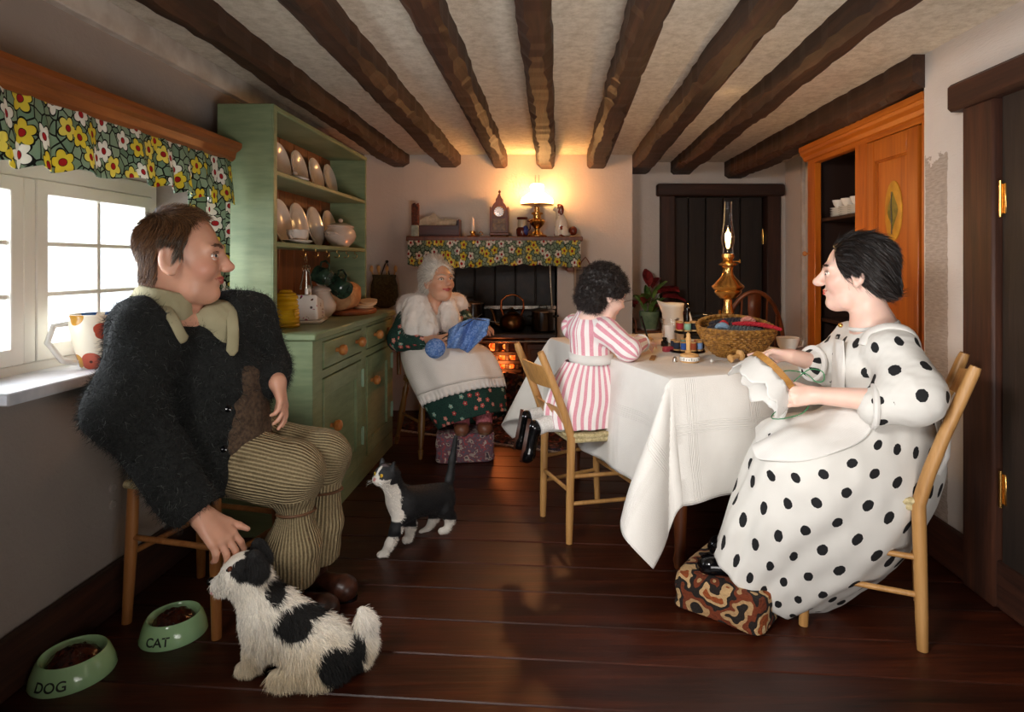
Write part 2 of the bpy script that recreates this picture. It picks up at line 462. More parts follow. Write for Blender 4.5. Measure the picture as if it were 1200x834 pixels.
# ---------------------------------------------------------------- materials
def fplaster(c, sc=1.):
    def f(t):
        n = t.noise(t.obj(), 7*sc, 5, .6); n2 = t.noise(t.obj(), 60*sc, 4, .6)
        t.base(t.mix(t.m('MULTIPLY', n, .35), c, 'b5a79c')); t.bump(t.m('ADD', n, t.m('MULTIPLY', n2, .5)), .35, .012)
    return f
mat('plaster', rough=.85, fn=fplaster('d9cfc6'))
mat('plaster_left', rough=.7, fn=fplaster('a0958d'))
def fceil(t):
    n = t.noise(t.map(t.obj(), (1, 1, 1)), 26, 6, .75); n2 = t.noise(t.obj(), 120, 3)
    t.base(t.ramp(n, [(.3, 'c4b7a2'), (.6, 'e6dccb')])); t.bump(t.m('ADD', n, n2), .5, .006)
mat('ceiling_plaster', rough=.95, fn=fceil)
mat('beam_wood', rough=.62, fn=fwood('1c0e08', '5a3823', 1, 1., '3c2416', 1., .25))
mat('white_trim', 'd8cdc2', .6, fn=fnoise('c0b2a5', 'ddd3c8', 9, 4, .1))
mat('floor_wood', rough=.40, fn=fwood('1a0a04', '562510', 0, 1.1, '381508', .35, .5), Specular_IOR_Level=.32)
mat('dark_wood', rough=.6, fn=fwood('22100a', '57301d', 2, 1.2, '3c2014', .5, .3))
mat('dark_wood_h', rough=.6, fn=fwood('22100a', '57301d', 1, 1.2, '3c2014', .5, .3))
mat('dark_wood_x', rough=.6, fn=fwood('22100a', '57301d', 0, 1.2, '3c2014', .5, .3))
mat('plank_wood', rough=.65, fn=fwood('17110e', '3b2c24', 2, 1.2, '2a201a', .6, .4))
mat('pelmet_wood', rough=.35, fn=fwood('5d2c10', 'a8602a', 1, 1.2, '8a4a1e', .2, .1))
mat('oak', rough=.35, fn=fwood('8a3c0c', 'c9721f', 2, .8, 'b05c16', .12, .15))
mat('oak_h', rough=.35, fn=fwood('8a3c0c', 'c9721f', 1, .8, 'b05c16', .12, .15))
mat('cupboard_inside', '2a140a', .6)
mat('pine_back', rough=.5, fn=fwood('5a2c12', '9a5a2c', 2, .9, '7c4420', .2, .2))
mat('chair_wood', rough=.42, fn=fwood('94683a', 'c99a62', 2, 1.6, 'b3844c', .15, .12))
mat('stool_wood', rough=.42, fn=fwood('864c22', 'b87a44', 2, 1.6, 'a06836', .15, .12))
mat('brown_wood', rough=.4, fn=fwood('4a2210', '8a4c24', 2, 1.6, '6a3618', .15, .12))
mat('light_wood', rough=.5, fn=fwood('b8854a', 'e0b97e', 0, 2, 'd2a264', .1, .1))
mat('knob_wood', rough=.3, fn=fnoise('a8622c', 'c98648', 30, 3, .05))
def fgreen(t):
    v = t.map(t.obj(), (6, 6, 40)); n = t.noise(v, 1.2, 4); n2 = t.noise(t.obj(), 3, 3)
    t.base(t.ramp(t.m('ADD', t.m('MULTIPLY', n, .5), t.m('MULTIPLY', n2, .5)), [(.35, '72835f'), (.65, '8f9c76')])); t.bump(n, .12, .003)
mat('green_paint', rough=.45, fn=fgreen)
mat('hinge_green', '93b39a', .4)
mat('white_paint', 'ece8de', .45)
def fglass(t):
    t.b.inputs['Roughness'].default_value = .05
    out = t.t.nodes['Material Output']; tr = t.n('ShaderNodeBsdfTransparent'); gl = t.n('ShaderNodeBsdfGlossy'); gl.inputs['Roughness'].default_value = .03
    lw = t.n('ShaderNodeLayerWeight'); lw.inputs[0].default_value = .25
    mx = t.n('ShaderNodeMixShader'); t.t.links.new(t.m('MULTIPLY', lw.outputs['Fresnel'], .6), mx.inputs[0]); t.t.links.new(tr.outputs[0], mx.inputs[1]); t.t.links.new(gl.outputs[0], mx.inputs[2]); t.t.links.new(mx.outputs[0], out.inputs[0])
mat('glass', fn=fglass)
mat('curtain_floral', rough=.8, fn=ffloral(13, 'a9bda2', '7c9a80', ['f8f5ea', 'ecd950', 'f6f2e6', 'f2e374'], 'b8232a', '14170f', thin=True))
mat('dress_floral', rough=.8, fn=ffloral(24, '12312c', '173b33', ['cf5a55', 'e08a7c', 'b93a3e', '8db3a4'], 'f0c9a8', '1d4a3c', .33, .5, 3.))
mat('china', 'e9ddd2', .16, Coat_Weight=.5)
mat('china_white', 'f2eee6', .14, Coat_Weight=.5)
mat('china_cream', 'efe2cf', .2)  # plain cream glaze of the pitcher
mat('black_iron', rough=.42, fn=fnoise('0c0907', '1d1713', 50, 3, .15))
mat('black_enamel', '0a0908', .18)
mat('fire_back', rough=.5, fn=fnoise('0e0a07', '2b1c10', 18, 4, .4, .01))
mat('brass', 'e0b066', .27, 1.)
mat('steel', 'b9b3a8', .25, 1.)
mat('copper', '8a4a26', .25, 1.)
mat('kettle_bronze', '5a3c22', .28, 1.)
def femit(c, s): return lambda t: (t.put(t.b.inputs['Emission Color'], c), t.put(t.b.inputs['Emission Strength'], s))
mat('lamp_shade', 'fff0d0', .4, fn=femit('ffd98a', 11.))
mat('flame', 'ffddaa', .4, fn=femit('ffc26a', 30.))
mat('embers', '401005', .7, fn=lambda t: (t.put(t.b.inputs['Emission Color'], t.ramp(t.noise(t.obj(), 30, 2), [(.35, 'c01000'), (.6, 'ff6a20'), (.75, 'ffb070')])), t.put(t.b.inputs['Emission Strength'], 2.6)))
def fcloth(c1, c2, sc=260, b=.25):
    def f(t):
        n = t.noise(t.obj(), 5, 3); x, y, z = t.sep(t.uv())
        w = t.m('ADD', t.m('SINE', t.m('MULTIPLY', x, sc*6.)), t.m('SINE', t.m('MULTIPLY', y, sc*6.)))
        t.base(t.ramp(n, [(.3, c1), (.7, c2)])); t.bump(t.m('ADD', t.m('MULTIPLY', w, .15), t.noise(t.obj(), 90, 4)), b, .002)
    return f
def ftable(t):
    x, y, z = t.sep(t.uv())
    # embroidered ribs: bands parallel to each edge
    def band(c):
        m = t.m('PINGPONG', t.m('ADD', c, 10.07), .13); r = t.m('LESS_THAN', m, .022)
        return t.m('MULTIPLY', r, t.m('SINE', t.m('MULTIPLY', m, 900.)))
    h = t.m('ADD', band(x), band(y)); n = t.noise(t.obj(), 220, 3)
    spots = t.vor(t.map(t.uv(), (9, 9, 1)), 1., dims='2D', rnd=.1); sp = t.m('LESS_THAN', spots.outputs[0], .09)
    t.base(t.ramp(t.noise(t.obj(), 4, 3), [(.3, 'e2ded8'), (.7, 'efece6')]))
    t.bump(t.m('ADD', t.m('ADD', t.m('MULTIPLY', h, .8), t.m('MULTIPLY', n, .6)), t.m('MULTIPLY', sp, 1.4)), .35, .0035)
mat('table_linen', rough=.85, fn=ftable)
mat('white_cotton', rough=.9, fn=fcloth('d2cfca', 'e2dfda'))
mat('cream_knit', rough=.95, fn=fcloth('cfc0a4', 'e0d3bb', 100, .5))
def fdots(t):
    x, y, z = t.sep(t.uv()); s = .088
    a = t.m('DIVIDE', x, s); b = t.m('DIVIDE', y, s)
    row = t.m('FLOOR', b); par = t.m('MULTIPLY', t.m('FLOORED_MODULO', row, 2.), .5)
    dx = t.m('MULTIPLY', t.m('SUBTRACT', t.m('FRACT', t.m('ADD', a, par)), .5), 1.); dy = t.m('SUBTRACT', t.m('FRACT', b), .5)
    wob = t.m('MULTIPLY', t.m('SUBTRACT', t.noise(t.obj(), 120, 2), .5), .06)
    r = t.m('ADD', t.m('SQRT', t.m('ADD', t.m('MULTIPLY', dx, dx), t.m('MULTIPLY', dy, dy))), wob)
    t.base(t.mix(t.m('LESS_THAN', r, .19), t.ramp(t.noise(t.obj(), 5, 3), [(.3, 'cfccc6'), (.7, 'dedbd5')]), '0d0d10')); t.bump(t.noise(t.obj(), 240, 3), .25, .001)
mat('polka_cotton', rough=.85, fn=fdots)
def fstripe(t):
    x, y, z = t.sep(t.uv()); a = t.m('FRACT', t.m('DIVIDE', x, .036)); m = t.m('LESS_THAN', a, .45)
    wob = t.m('MULTIPLY', t.noise(t.obj(), 250, 2), 1.)
    t.base(t.mix(m, 'f0e8e6', t.ramp(wob, [(.3, 'd48c9b'), (.7, 'e2a3b0')]))); t.bump(t.noise(t.obj(), 300, 3), .4, .0015)
mat('pink_stripe', rough=.9, fn=fstripe)
def fcord(t):
    x, y, z = t.sep(t.uv()); w = t.m('SINE', t.m('MULTIPLY', x, 2*pi/.0125)); n = t.noise(t.obj(), 200, 3)
    t.base(t.ramp(t.m('ADD', t.m('MULTIPLY', w, .3), t.m('MULTIPLY', n, .8)), [(.1, '6a5b3f'), (.7, 'ad9b76')])); t.bump(t.m('ADD', w, t.m('MULTIPLY', n, .5)), .7, .004)
mat('corduroy', rough=.9, fn=fcord)
mat('jacket_wool', rough=1., fn=fnoise('0a0b0b', '1e201e', 140, 4, .8, .006))
mat('fuzz', rough=.9, fn=lambda t: t.base(t.col()))
mat('hair', rough=.45, fn=lambda t: t.base(t.col()))
mat('fur', rough=.8, fn=lambda t: t.base(t.col()))
mat('skin', rough=.42, fn=fvcol(420, .08, .001), Subsurface_Weight=.12, Subsurface_Scale=.01)
mat('cat_skin', rough=.55, fn=fvcol(260, .7, .003))
mat('dog_skin', rough=.9, fn=fvcol(200, .5, .003))
mat('shirt', rough=.9, fn=fcloth('8d8666', 'aaa283', 150, .4))
mat('waistcoat', rough=.9, fn=fnoise('3b2c20', '5b4735', 90, 4, .4))
mat('brown_leather', rough=.35, fn=fnoise('2c150d', '4e2a1c', 30, 4, .15))
mat('slipper_brown', '7a4a35', .4)
mat('strap_leather', '6b4a33', .5)
mat('black_leather', '08080a', .12)
mat('eye_white', 'e8ded4', .15)
mat('eye_iris', '3a3f46', .15)
mat('eye_black', '050505', .1)
mat('cat_eye', 'd0a82c', .1)
mat('pink_knit', rough=.95, fn=fnoise('a4515c', 'd07f86', 120, 3, .6))
mat('sock_white', rough=.95, fn=fnoise('cfccc6', 'f1efec', 260, 3, .8, .003))
mat('blue_wool', rough=.95, fn=lambda t: (t.base(t.ramp(t.vor(t.obj(), 90).outputs[0], [(.1, '9bb8e6'), (.7, '5a82c6')])), t.bump(t.vor(t.obj(), 90).outputs[0], .8, .004)))
mat('lace_white', rough=.95, fn=fcloth('ece3dc', 'f8f2ec', 120, .5))
def frag(t):
    v = t.vor(t.obj(), 42); c = t.ramp(t.sep(v.outputs['Color'])[0], [(0., '14100f'), (.35, '2c1d1a'), (.55, '4a1a16'), (.7, '2a2b3a'), (.82, '6b4a3a'), (.92, '7a2a20'), (1., '8a7a68')])
    t.base(c); t.bump(v.outputs[0], 1., .012)
mat('rag_rug', rough=.95, fn=frag)
def ftap(cs, sc):
    def f(t):
        n = t.noise(t.obj(), sc, 2, .6, .1); x = t.ramp(n, [(i/(len(cs)-1)*.4+.3, c) for i, c in enumerate(cs)]); x.node.color_ramp.interpolation = 'CONSTANT'
        v = t.vor(t.obj(), 130); t.base(x); t.bump(v.outputs[0], .7, .005)
    return f
mat('tapestry_pink', rough=.95, fn=ftap(['4a3a44', 'a8988f', '7a4a52', '6b5a66', '9a4a50', 'b9aa9e', '5a4a50'], 24))
mat('tapestry_brown', rough=.95, fn=ftap(['1c120c', 'a8855c', '6b2d10', '1c120c', 'b8966a', '8a4218', 'c4a67c', '2a1a10'], 9))
mat('bowl_green', 'a5cf9a', .15, Coat_Weight=.6)
mat('pet_food', rough=.2, fn=fnoise('2a0f07', '4c2212', 40, 4, .7, .006))
mat('letter_black', '15221a', .4)
mat('yellow_glaze', rough=.15, fn=fnoise('b0800e', 'd6ab25', 12, 2, .05))
mat('mug_green', rough=.15, fn=fnoise('16241d', '2f4838', 30, 2, .05))
mat('bread', rough=.8, fn=fnoise('b07a4c', 'd7a877', 20, 4, .2))
mat('bread_crumb', 'd9bd9a', .9)
mat('tureen', 'd9c6b8', .18, Coat_Weight=.4)
def fwick(t):
    x, y, z = t.sep(t.uv()); w = t.m('SINE', t.m('MULTIPLY', x, 260.)); n = t.noise(t.obj(), 60, 3)
    t.base(t.ramp(n, [(.3, '5e3a10'), (.55, '96682a'), (.75, 'b88a42')])); t.bump(t.m('ADD', w, n), .5, .004)
mat('wicker', rough=.6, fn=lambda t: (t.base(t.ramp(t.noise(t.obj(), 60, 3), [(.3, '5e3a10'), (.55, '9c6c2a'), (.75, 'bf9148')])), t.bump(t.noise(t.obj(), 150, 3), .4, .003)))
mat('rush', rough=.85, fn=lambda t: (t.base(t.ramp(t.noise(t.obj(), 90, 3), [(.3, '9c8a5c'), (.7, 'd6c79c')])), t.bump(t.noise(t.obj(), 200, 2), .3, .002)))
for nm, c in dict(yarn_grey='4a5358', yarn_red='b3202c', yarn_dark='2c2a33', yarn_pink='c98a7a', yarn_blue='7d97ad', thread_red='a3262e', thread_green='8ab59a', thread_black='14161c', thread_navy='232c3e', thread_blue='7f9cc9', thread_bright='35579f', thread_orange='a14c28', thread_emerald='2f7a4a').items():
    mat(nm, rough=.85, fn=(lambda c: lambda t: (t.base(c), t.bump(t.noise(t.obj(), 260, 2), .6, .002)))(c))
mat('paper', 'e6d2c4', .7); mat('envelope', rough=.7, fn=fnoise('a89a84', 'cdbfa6', 25, 3, .02))
mat('leaf_green', rough=.45, fn=fnoise('3c5a26', '6f8a40', 20, 3, .1))
mat('leaf_red', rough=.5, fn=fnoise('5a1418', '8c2a2c', 30, 3, .1))
mat('pot_green', rough=.6, fn=fnoise('5f7a5c', '7f9673', 15, 3, .05))
mat('clear_glass_flame', fn=fglass)
mat('spaniel_white', 'e8dccb', .15, Coat_Weight=.5); mat('spaniel_brown', '6b2814', .15, Coat_Weight=.5)
mat('jug_blue', '2b3f86', .2); mat('jug_maroon', '5c2018', .2); mat('jug_cream', 'cdbb9c', .2)
mat('wall_frame', 'a89078', .5); mat('slate_grey', '6e5f54', .6)
mat('sill_paint', rough=.5, fn=fnoise('c9ccd4', 'e8e8ec', 12, 3, .1))
mat('pearl', 'd8d4cc', .15)
# ---------------------------------------------------------------- the room
CZ = 1.975
fl = struct('floor', G().box((-1.7, -.85, -.06), (2.2, 5.35, -.004), 0), 'dark_wood_x')
bw = .186; slope = -.08
ang = math.atan(slope)
y = -1.2; k = 0
while y < 5.75:
    b = G(); x0, x1 = -1.66, 2.2
    w = bw*rng.uniform(.93, 1.07)
    dz = rng.uniform(-.0015, .0015)
    vs = []
    n = 5
    # board clipped to the room rectangle by building it from slanted stations
    for i in range(n):
        xx = x0+(x1-x0)*i/(n-1)
        ya = min(max(y+slope*xx, -.84), 5.3); yb = min(max(y+w-.0045+slope*xx, -.84), 5.3)
        for yy, zz in ((ya, -.02), (ya, dz-.003), (ya+.003, dz), (yb-.003, dz), (yb, dz-.003), (yb, -.02)): vs.append((xx, yy, zz))
    fs = [(i*6+j, i*6+j+1, (i+1)*6+j+1, (i+1)*6+j) for i in range(n-1) for j in range(5)]
    fs = [q[::-1] for q in fs]
    if y+w > -.7 and y < 5.5:
        b.add(vs, fs); part('floorboard', b, 'floor_wood', fl, smooth=False)
    y += w
struct('ceiling', G().box((-1.7, -.85, CZ), (2.2, 5.35, CZ+.08), 0), 'ceiling_plaster')
wl = G()
wl.box((-1.66, -.85, 0), (-1.44, 5.3, .775), 0); wl.box((-1.66, -.85, 1.46), (-1.44, 5.3, CZ), 0)
wl.box((-1.66, 2.5, .775), (-1.44, 5.3, 1.46), 0); wl.box((-1.66, -.85, .775), (-1.44, 1.25, 1.46), 0)
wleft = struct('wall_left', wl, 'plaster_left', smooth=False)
for zz in (.40, .344):
    g = G().lathe([(.016, 0), (.016, .004), (.011, .006), (.009, .004), (.0, .004)], (-1.44, 2.02, zz), 20, Matrix.Rotation(pi/2, 4, 'Y')); part('screw_cover', g, 'plaster_left', wleft)
struct('trim_1', G().box((-1.455, -.85, 1.885), (-1.405, 3.9, CZ+.001), .004), 'white_trim')
struct('front_light_block', G().box((-1.7, -.9, 0), (2.2, -.85, CZ), 0), 'plaster')  # unseen wall added across the open front to keep sky light out
# far wall: chimney breast with the fireplace opening, then the set-back bit with the door
g = G()
g.box((-1.44, 4.75, 0), (-.956, 5.3, CZ), 0); g.box((.053, 4.75, 0), (.634, 5.3, CZ), 0); g.box((-.956, 4.75, 1.15), (.053, 5.3, CZ), 0)
g.box((.93, 5.2, 0), (1.88, 5.3, 1.70), 0); g.box((.634, 5.1, 1.70), (2.0, 5.3, CZ), 0); g.box((.634, 5.1, 0), (.93, 5.3, 1.70), 0); g.box((1.88, 5.1, 0), (2.0, 5.3, 1.70), 0)
struct('wall_back', g, 'plaster', smooth=False)
g = G(); g.box((-.956, 5.2, 0), (.053, 5.3, 1.15), 0); 
struct('fireplace_back', g, 'fire_back')
g = G()
g.box((1.5, -.85, 0), (1.75, 2.466, CZ), 0); g.box((1.95, 2.466, 0), (2.1, 5.3, CZ), 0); g.box((1.75, 2.43, 0), (2.1, 2.466, CZ), 0)
g.box((1.545, 2.466, 1.835), (1.95, 3.70, CZ), 0)
def fpatch(t):
    p = t.obj(); x, y, z = t.sep(p)
    n = t.noise(p, 14, 5, .7)
    a = t.m('ADD', t.m('ABSOLUTE', t.m('SUBTRACT', y, 2.39)), t.m('MULTIPLY', n, .03))
    top = t.m('ADD', z, t.m('MULTIPLY', n, .25))
    m = t.m('MULTIPLY', t.m('LESS_THAN', a, .085), t.m('LESS_THAN', top, 1.68))
    n2 = t.noise(p, 7, 5, .6); n3 = t.noise(t.map(p, (30, 30, 160)), 1., 3)
    c1 = t.mix(t.m('MULTIPLY', n2, .3), 'ded5cd', 'b5a79c'); c2 = t.ramp(n3, [(.35, '8d7d6e'), (.65, 'b09f90')])
    t.base(t.mix(t.m('MULTIPLY', m, .8), c1, c2)); t.bump(t.m('ADD', t.m('MULTIPLY', m, -.3), t.m('ADD', t.m('MULTIPLY', n2, .3), t.m('MULTIPLY', n3, .35))), .6, .008)
mat('plaster_worn', rough=.85, fn=fpatch)
struct('wall_right', g, 'plaster_worn', smooth=False)
struct('trim_2', G().box((1.925, 4.70, 0), (1.951, 4.735, CZ), .003), 'white_trim')
struct('baseboard_left', G().box((-1.44, -.85, 0), (-1.415, 2.53, .16), .006), 'dark_wood_h')
struct('baseboard_right', G().box((1.475, -.85, 0), (1.5, 2.466, .16), .006), 'dark_wood_h')
struct('baseboard_back', G().box((.075, 4.73, 0), (.634, 4.75, .16), .006), 'dark_wood_x')
# ---------------------------------------------------------------- ceiling beams
BEAMS = [((-1.15, 1.95), (-1.25, -1.08), .11, (-1.17, -1.05)), None]
def beam(xn, xf, seed, zb=1.872, yn=-.8, yf=4.76, amp=.015):
    r = np.random.default_rng(seed); n = 90; g = G(); vs = []
    js = [0, 0, 0, 0]
    for i in range(n+1):
        t = i/n; yy = yn+(yf-yn)*t; a = xn[0]+(xf[0]-xn[0])*max(0, (yy-1.95)/(yf-1.95)); b = xn[1]+(xf[1]-xn[1])*max(0, (yy-1.95)/(yf-1.95))
        w1 = amp*(abs(sin(yy*19+seed))+.6*sin(yy*7+seed*2)+r.uniform(-.4, .4)); w2 = amp*(abs(sin(yy*17+seed*3))+.6*sin(yy*9+seed)+r.uniform(-.4, .4)); dz = amp*.4*(sin(yy*5+seed)+r.uniform(-.4, .4))
        ch = .014+abs(w1)*.9; ch2 = .014+abs(w2)*.9
        for p in ((a-w1*.4, CZ+.002), (a-w1*.4, zb+ch), (a+ch, zb+dz), (b-ch2, zb+dz), (b+w2*.4, zb+ch2), (b+w2*.4, CZ+.002)): vs.append((p[0], yy, p[1]))
    fs = [(i*6+j, (i+1)*6+j, (i+1)*6+j+1, i*6+j+1) for i in range(n) for j in range(5)]
    fs += [(0, 1, 2, 3, 4, 5), tuple(n*6+j for j in range(6))[::-1]]
    g.add(vs, fs); return g
for i, (xn, xf) in enumerate([((-1.17, -1.08), (-1.24, -1.10)), ((-.785, -.685), (-.86, -.70)), ((-.43, -.335), (-.44, -.335)), ((-.10, .0), (-.10, .03)), ((.25, .355), (.285, .43)), ((.605, .705), (.64, .815)), ((.95, 1.05), (1.0, 1.17))]):
    struct('ceiling_beam', beam(xn, xf, i+3, yf=4.76 if i < 5 else 5.11), 'beam_wood', smooth=False)
g = beam((1.46, 1.62), (1.45, 1.60), 21, zb=1.835, yn=2.46, yf=5.11); struct('ceiling_beam', g, 'beam_wood', smooth=False)
# ---------------------------------------------------------------- window
wr = bpy.data.objects.new('window_1', None); COL.objects.link(wr); wr.location = (-1.6, 1.87, .78); wr['kind'] = 'structure'
g = G(); X0, X1 = -1.635, -1.60
g.box((X0, 1.25, .775), (X1, 2.5, .835), .004); g.box((X0, 1.25, 1.40), (X1, 2.5, 1.46), .004); g.box((X0, 2.455, .775), (X1, 2.5, 1.46), .004); g.box((X0, 1.25, .775), (X1, 1.30, 1.46), .004)
g.box((X0, 1.855, .835), (X1+.01, 1.90, 1.40), .004)
part('window_frame', g, 'white_paint', wr)
for (a, b) in ((1.30, 1.855), (1.90, 2.455)):
    g = G(); g.box((X0+.004, a, .835), (X1+.012, a+.045, 1.40), .003); g.box((X0+.004, b-.045, .835), (X1+.012, b, 1.40), .003); g.box((X0+.004, a, .835), (X1+.012, b, .885), .003); g.box((X0+.004, a, 1.355), (X1+.012, b, 1.40), .003)
    cs = part('casement', g, 'white_paint', wr)
    m = (a+b)/2
    part('glazing_bar', G().box((X0+.012, m-.009, .885), (X1+.002, m+.009, 1.355), .003), 'white_paint', cs)
    for z in (1.04, 1.20): part('glazing_bar', G().box((X0+.012, a+.045, z-.008), (X1+.002, b-.045, z+.008), .003), 'white_paint', cs)
    for (p, q) in ((a+.045, m-.009), (m+.009, b-.045)):
        for (u, v) in ((.885, 1.032), (1.048, 1.192), (1.208, 1.355)): part('pane', G().box((X0+.018, p, u), (X0+.022, q, v), 0), 'glass', cs)
part('window_sill', G().box((-1.64, 1.57, .772), (-1.385, 2.5, .805), .004), 'sill_paint', wr)
# ---------------------------------------------------------------- pelmet, valance, curtain
g = G(); prof = [(-1.44, 1.555), (-1.30, 1.555), (-1.29, 1.565), (-1.285, 1.59), (-1.27, 1.60), (-1.262, 1.612), (-1.262, 1.628), (-1.44, 1.628)]
n = len(prof); vs = [(x, yy, z) for yy in (.9, 2.515) for x, z in prof]
g.add(vs, [(j, (j+1) % n, n+(j+1) % n, n+j) for j in range(n)]+[tuple(range(n))[::-1], tuple(range(n, 2*n))])
solo('pelmet_rail', g, 'pelmet_wood', 'polished wooden moulded pelmet rail above the window', 'curtain rail', smooth=False)
def ruffle(p0, p1, ztop, zbot, out, n=220, m=14, amp=.018, freq=60, seed=0, flare=.03, scal=.008):
    r = np.random.default_rng(seed); p0 = Vector(p0); p1 = Vector(p1); d = (p1-p0); L = d.length; d.normalize(); nn = Vector(out).normalized(); P = []
    for i in range(m+1):
        t = i/m; row = []
        for j in range(n+1):
            u = L*j/n; ph = u*freq+2.2*sin(u*9+seed)
            a = amp*(.35+.65*t)*(sin(ph)+.4*sin(ph*2.3+1.)); z = ztop+(zbot-ztop)*t+(scal*sin(ph*1.+.5)+.012*sin(u*6+seed))*t
            row.append(p0+d*(u+.35*amp*cos(ph)*t)+nn*(a+flare*t)+Vector((0, 0, z)))
        P.append(row)
    H = ztop-zbot
    return G().grid(P, uvf=lambda i, j: (L*1.35*j/n, H*(1-i/m)))
g = ruffle((-1.305, 1.1, 0), (-1.305, 2.50, 0), 1.565, 1.385, (1, 0, 0), 260, 12, .012, 42, 3, .02)
solo('valance', g, 'curtain_floral', 'flowered valance frill hanging from the window pelmet', 'curtain', solid=.003)
g = ruffle((-1.30, 2.50, 0), (-1.40, 2.36, 0), 1.42, .87, (.7, .7, 0), 60, 20, .014, 80, 5, .0, .004)
solo('curtain', g, 'curtain_floral', 'gathered flowered curtain hanging at the window edge by the green dresser', 'curtain', solid=.003)
# ---------------------------------------------------------------- doors
def plank_door(name, planks, jambs, lintel, hinges, latch=None, mt=('plank_wood', 'dark_wood', 'dark_wood_x')):
    r = bpy.data.objects.new(name, None); COL.objects.link(r); r['kind'] = 'structure'
    lo = np.min([p[0] for p in planks], 0); hi = np.max([p[1] for p in planks], 0); r.location = ((lo[0]+hi[0])/2, (lo[1]+hi[1])/2, 0)
    for p in planks: part('plank', G().box(*p, .006), mt[0], r)
    for j in jambs: part('jamb', G().box(*j, .008), mt[1], r)
    part('lintel', G().box(*lintel, .012), mt[2], r)
    for h in hinges: part('hinge', G().box(*h[:2], .002).tube([h[2], h[3]], .006, 10), 'brass', r)
    if latch: part('latch', latch, 'black_iron', r)
    return r
xs = [1.032, 1.155, 1.30, 1.445, 1.59, 1.775]
plank_door('door_1', [((xs[i]+.002, 5.14+.004*(i % 2), .01), (xs[i+1]-.002, 5.17, 1.69)) for i in range(5)],
           [((.905, 5.06, 0), (1.03, 5.2, 1.695)), ((1.785, 5.06, 0), (1.90, 5.2, 1.695))], ((.875, 5.03, 1.69), (1.925, 5.15, 1.79)),
           [((1.765, 5.13, 1.30), (1.785, 5.137, 1.42), (1.776, 5.13, 1.30), (1.776, 5.13, 1.42)), ((1.765, 5.13, .35), (1.785, 5.137, .47), (1.776, 5.13, .35), (1.776, 5.13, .47))])
ys = [2.022, 1.80, 1.61, 1.42, 1.24]
plank_door('door_2', [((1.482+.003*(i % 2), ys[i+1]+.002, .01), (1.53, ys[i]-.002, 1.69)) for i in range(4)],
           [((1.462, 2.03, 0), (1.52, 2.185, 1.69)), ((1.462, 1.1, 0), (1.52, 1.235, 1.69))], ((1.44, 1.03, 1.685), (1.54, 2.24, 1.785)),
           [((1.478, 1.995, 1.30), (1.485, 2.03, 1.40), (1.474, 2.012, 1.29), (1.474, 2.012, 1.41)), ((1.478, 1.995, .35), (1.485, 2.03, .45), (1.474, 2.012, .34), (1.474, 2.012, .46))],
           mt=('plank_wood', 'dark_wood', 'dark_wood_h'))
# ---------------------------------------------------------------- fitted cupboard on the right
cb = thing('built_in_cupboard', 'tall golden oak cupboard with one bay open and a leaf inlay on its door', 'cupboard', (1.72, 3.1, 0))
g = G(); g.box((1.575, 2.50, .0), (1.93, 2.53, 1.80), .002); g.box((1.575, 3.64, 0), (1.93, 3.67, 1.80), .002); g.box((1.91, 2.53, 0), (1.93, 3.64, 1.80), .002); g.box((1.575, 2.53, 1.78), (1.93, 3.64, 1.80), .002); g.box((1.575, 2.53, 0), (1.93, 3.64, .08), .002)
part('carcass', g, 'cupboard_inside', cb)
g = G(); g.box((1.535, 3.57, 0), (1.575, 3.67, 1.745), .004); part('stile', g, 'oak', cb)
g = G(); g.box((1.535, 2.985, 0), (1.575, 3.10, 1.745), .004); part('stile', g, 'oak', cb)
g = G(); g.box((1.535, 2.47, 0), (1.575, 2.545, 1.745), .004); part('stile', g, 'oak', cb)
part('rail', G().box((1.535, 2.47, 1.72), (1.575, 3.67, 1.80), .004), 'oak_h', cb)
g = G(); prof = [(1.535, 1.745), (1.525, 1.75), (1.520, 1.77), (1.505, 1.785), (1.50, 1.80), (1.495, 1.803), (1.495, 1.83), (1.575, 1.83)]
n = len(prof); g.add([(x, yy, z) for yy in (2.47, 3.70) for x, z in prof], [(j, (j+1) % n, n+(j+1) % n, n+j) for j in range(n)]+[tuple(range(n))[::-1], tuple(range(n, 2*n))]); part('cornice', g, 'oak_h', cb, smooth=False)
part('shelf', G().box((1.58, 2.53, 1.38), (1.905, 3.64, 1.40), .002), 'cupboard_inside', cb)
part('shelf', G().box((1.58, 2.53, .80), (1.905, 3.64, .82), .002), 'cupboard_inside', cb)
g = G(); a, b = 2.555, 2.975; z0, z1 = .10, 1.715
g.box((1.528, a, z0), (1.56, a+.085, z1), .004); g.box((1.528, b-.07, z0), (1.56, b, z1), .004); g.box((1.528, a+.085, z1-.10), (1.56, b-.07, z1), .004); g.box((1.528, a+.085, z0), (1.56, b-.07, z0+.1), .004)
dr = part('door', g, 'oak', cb)
part('door_panel', G().box((1.546, a+.08, z0+.09), (1.556, b-.065, z1-.09), .002), 'oak', dr)
g = G()
for zz in (z1-.10, z0+.10): g.box((1.538, a+.085, zz-.006), (1.55, b-.07, zz+.006), .003)
for yy in (a+.088, b-.073): g.box((1.538, yy-.006, z0+.1), (1.55, yy+.006, z1-.1), .003)
part('bead_moulding', g, 'oak', dr)
Mx = Matrix.Rotation(-pi/2, 4, 'Y')
part('inlay_oval', G().lathe([(1, 0), (1, .004), (.94, .005), (0, .005)], (1.546, 2.765, 1.375), 40, Mx @ Matrix.Diagonal((.135, .068, 1, 1))), mat('inlay_gold', rough=.4, fn=fnoise('a8751c', 'd09a2e', 12, 3, .05)), dr, label='pale oval inlay on the cupboard door')
g = G(); pts = []
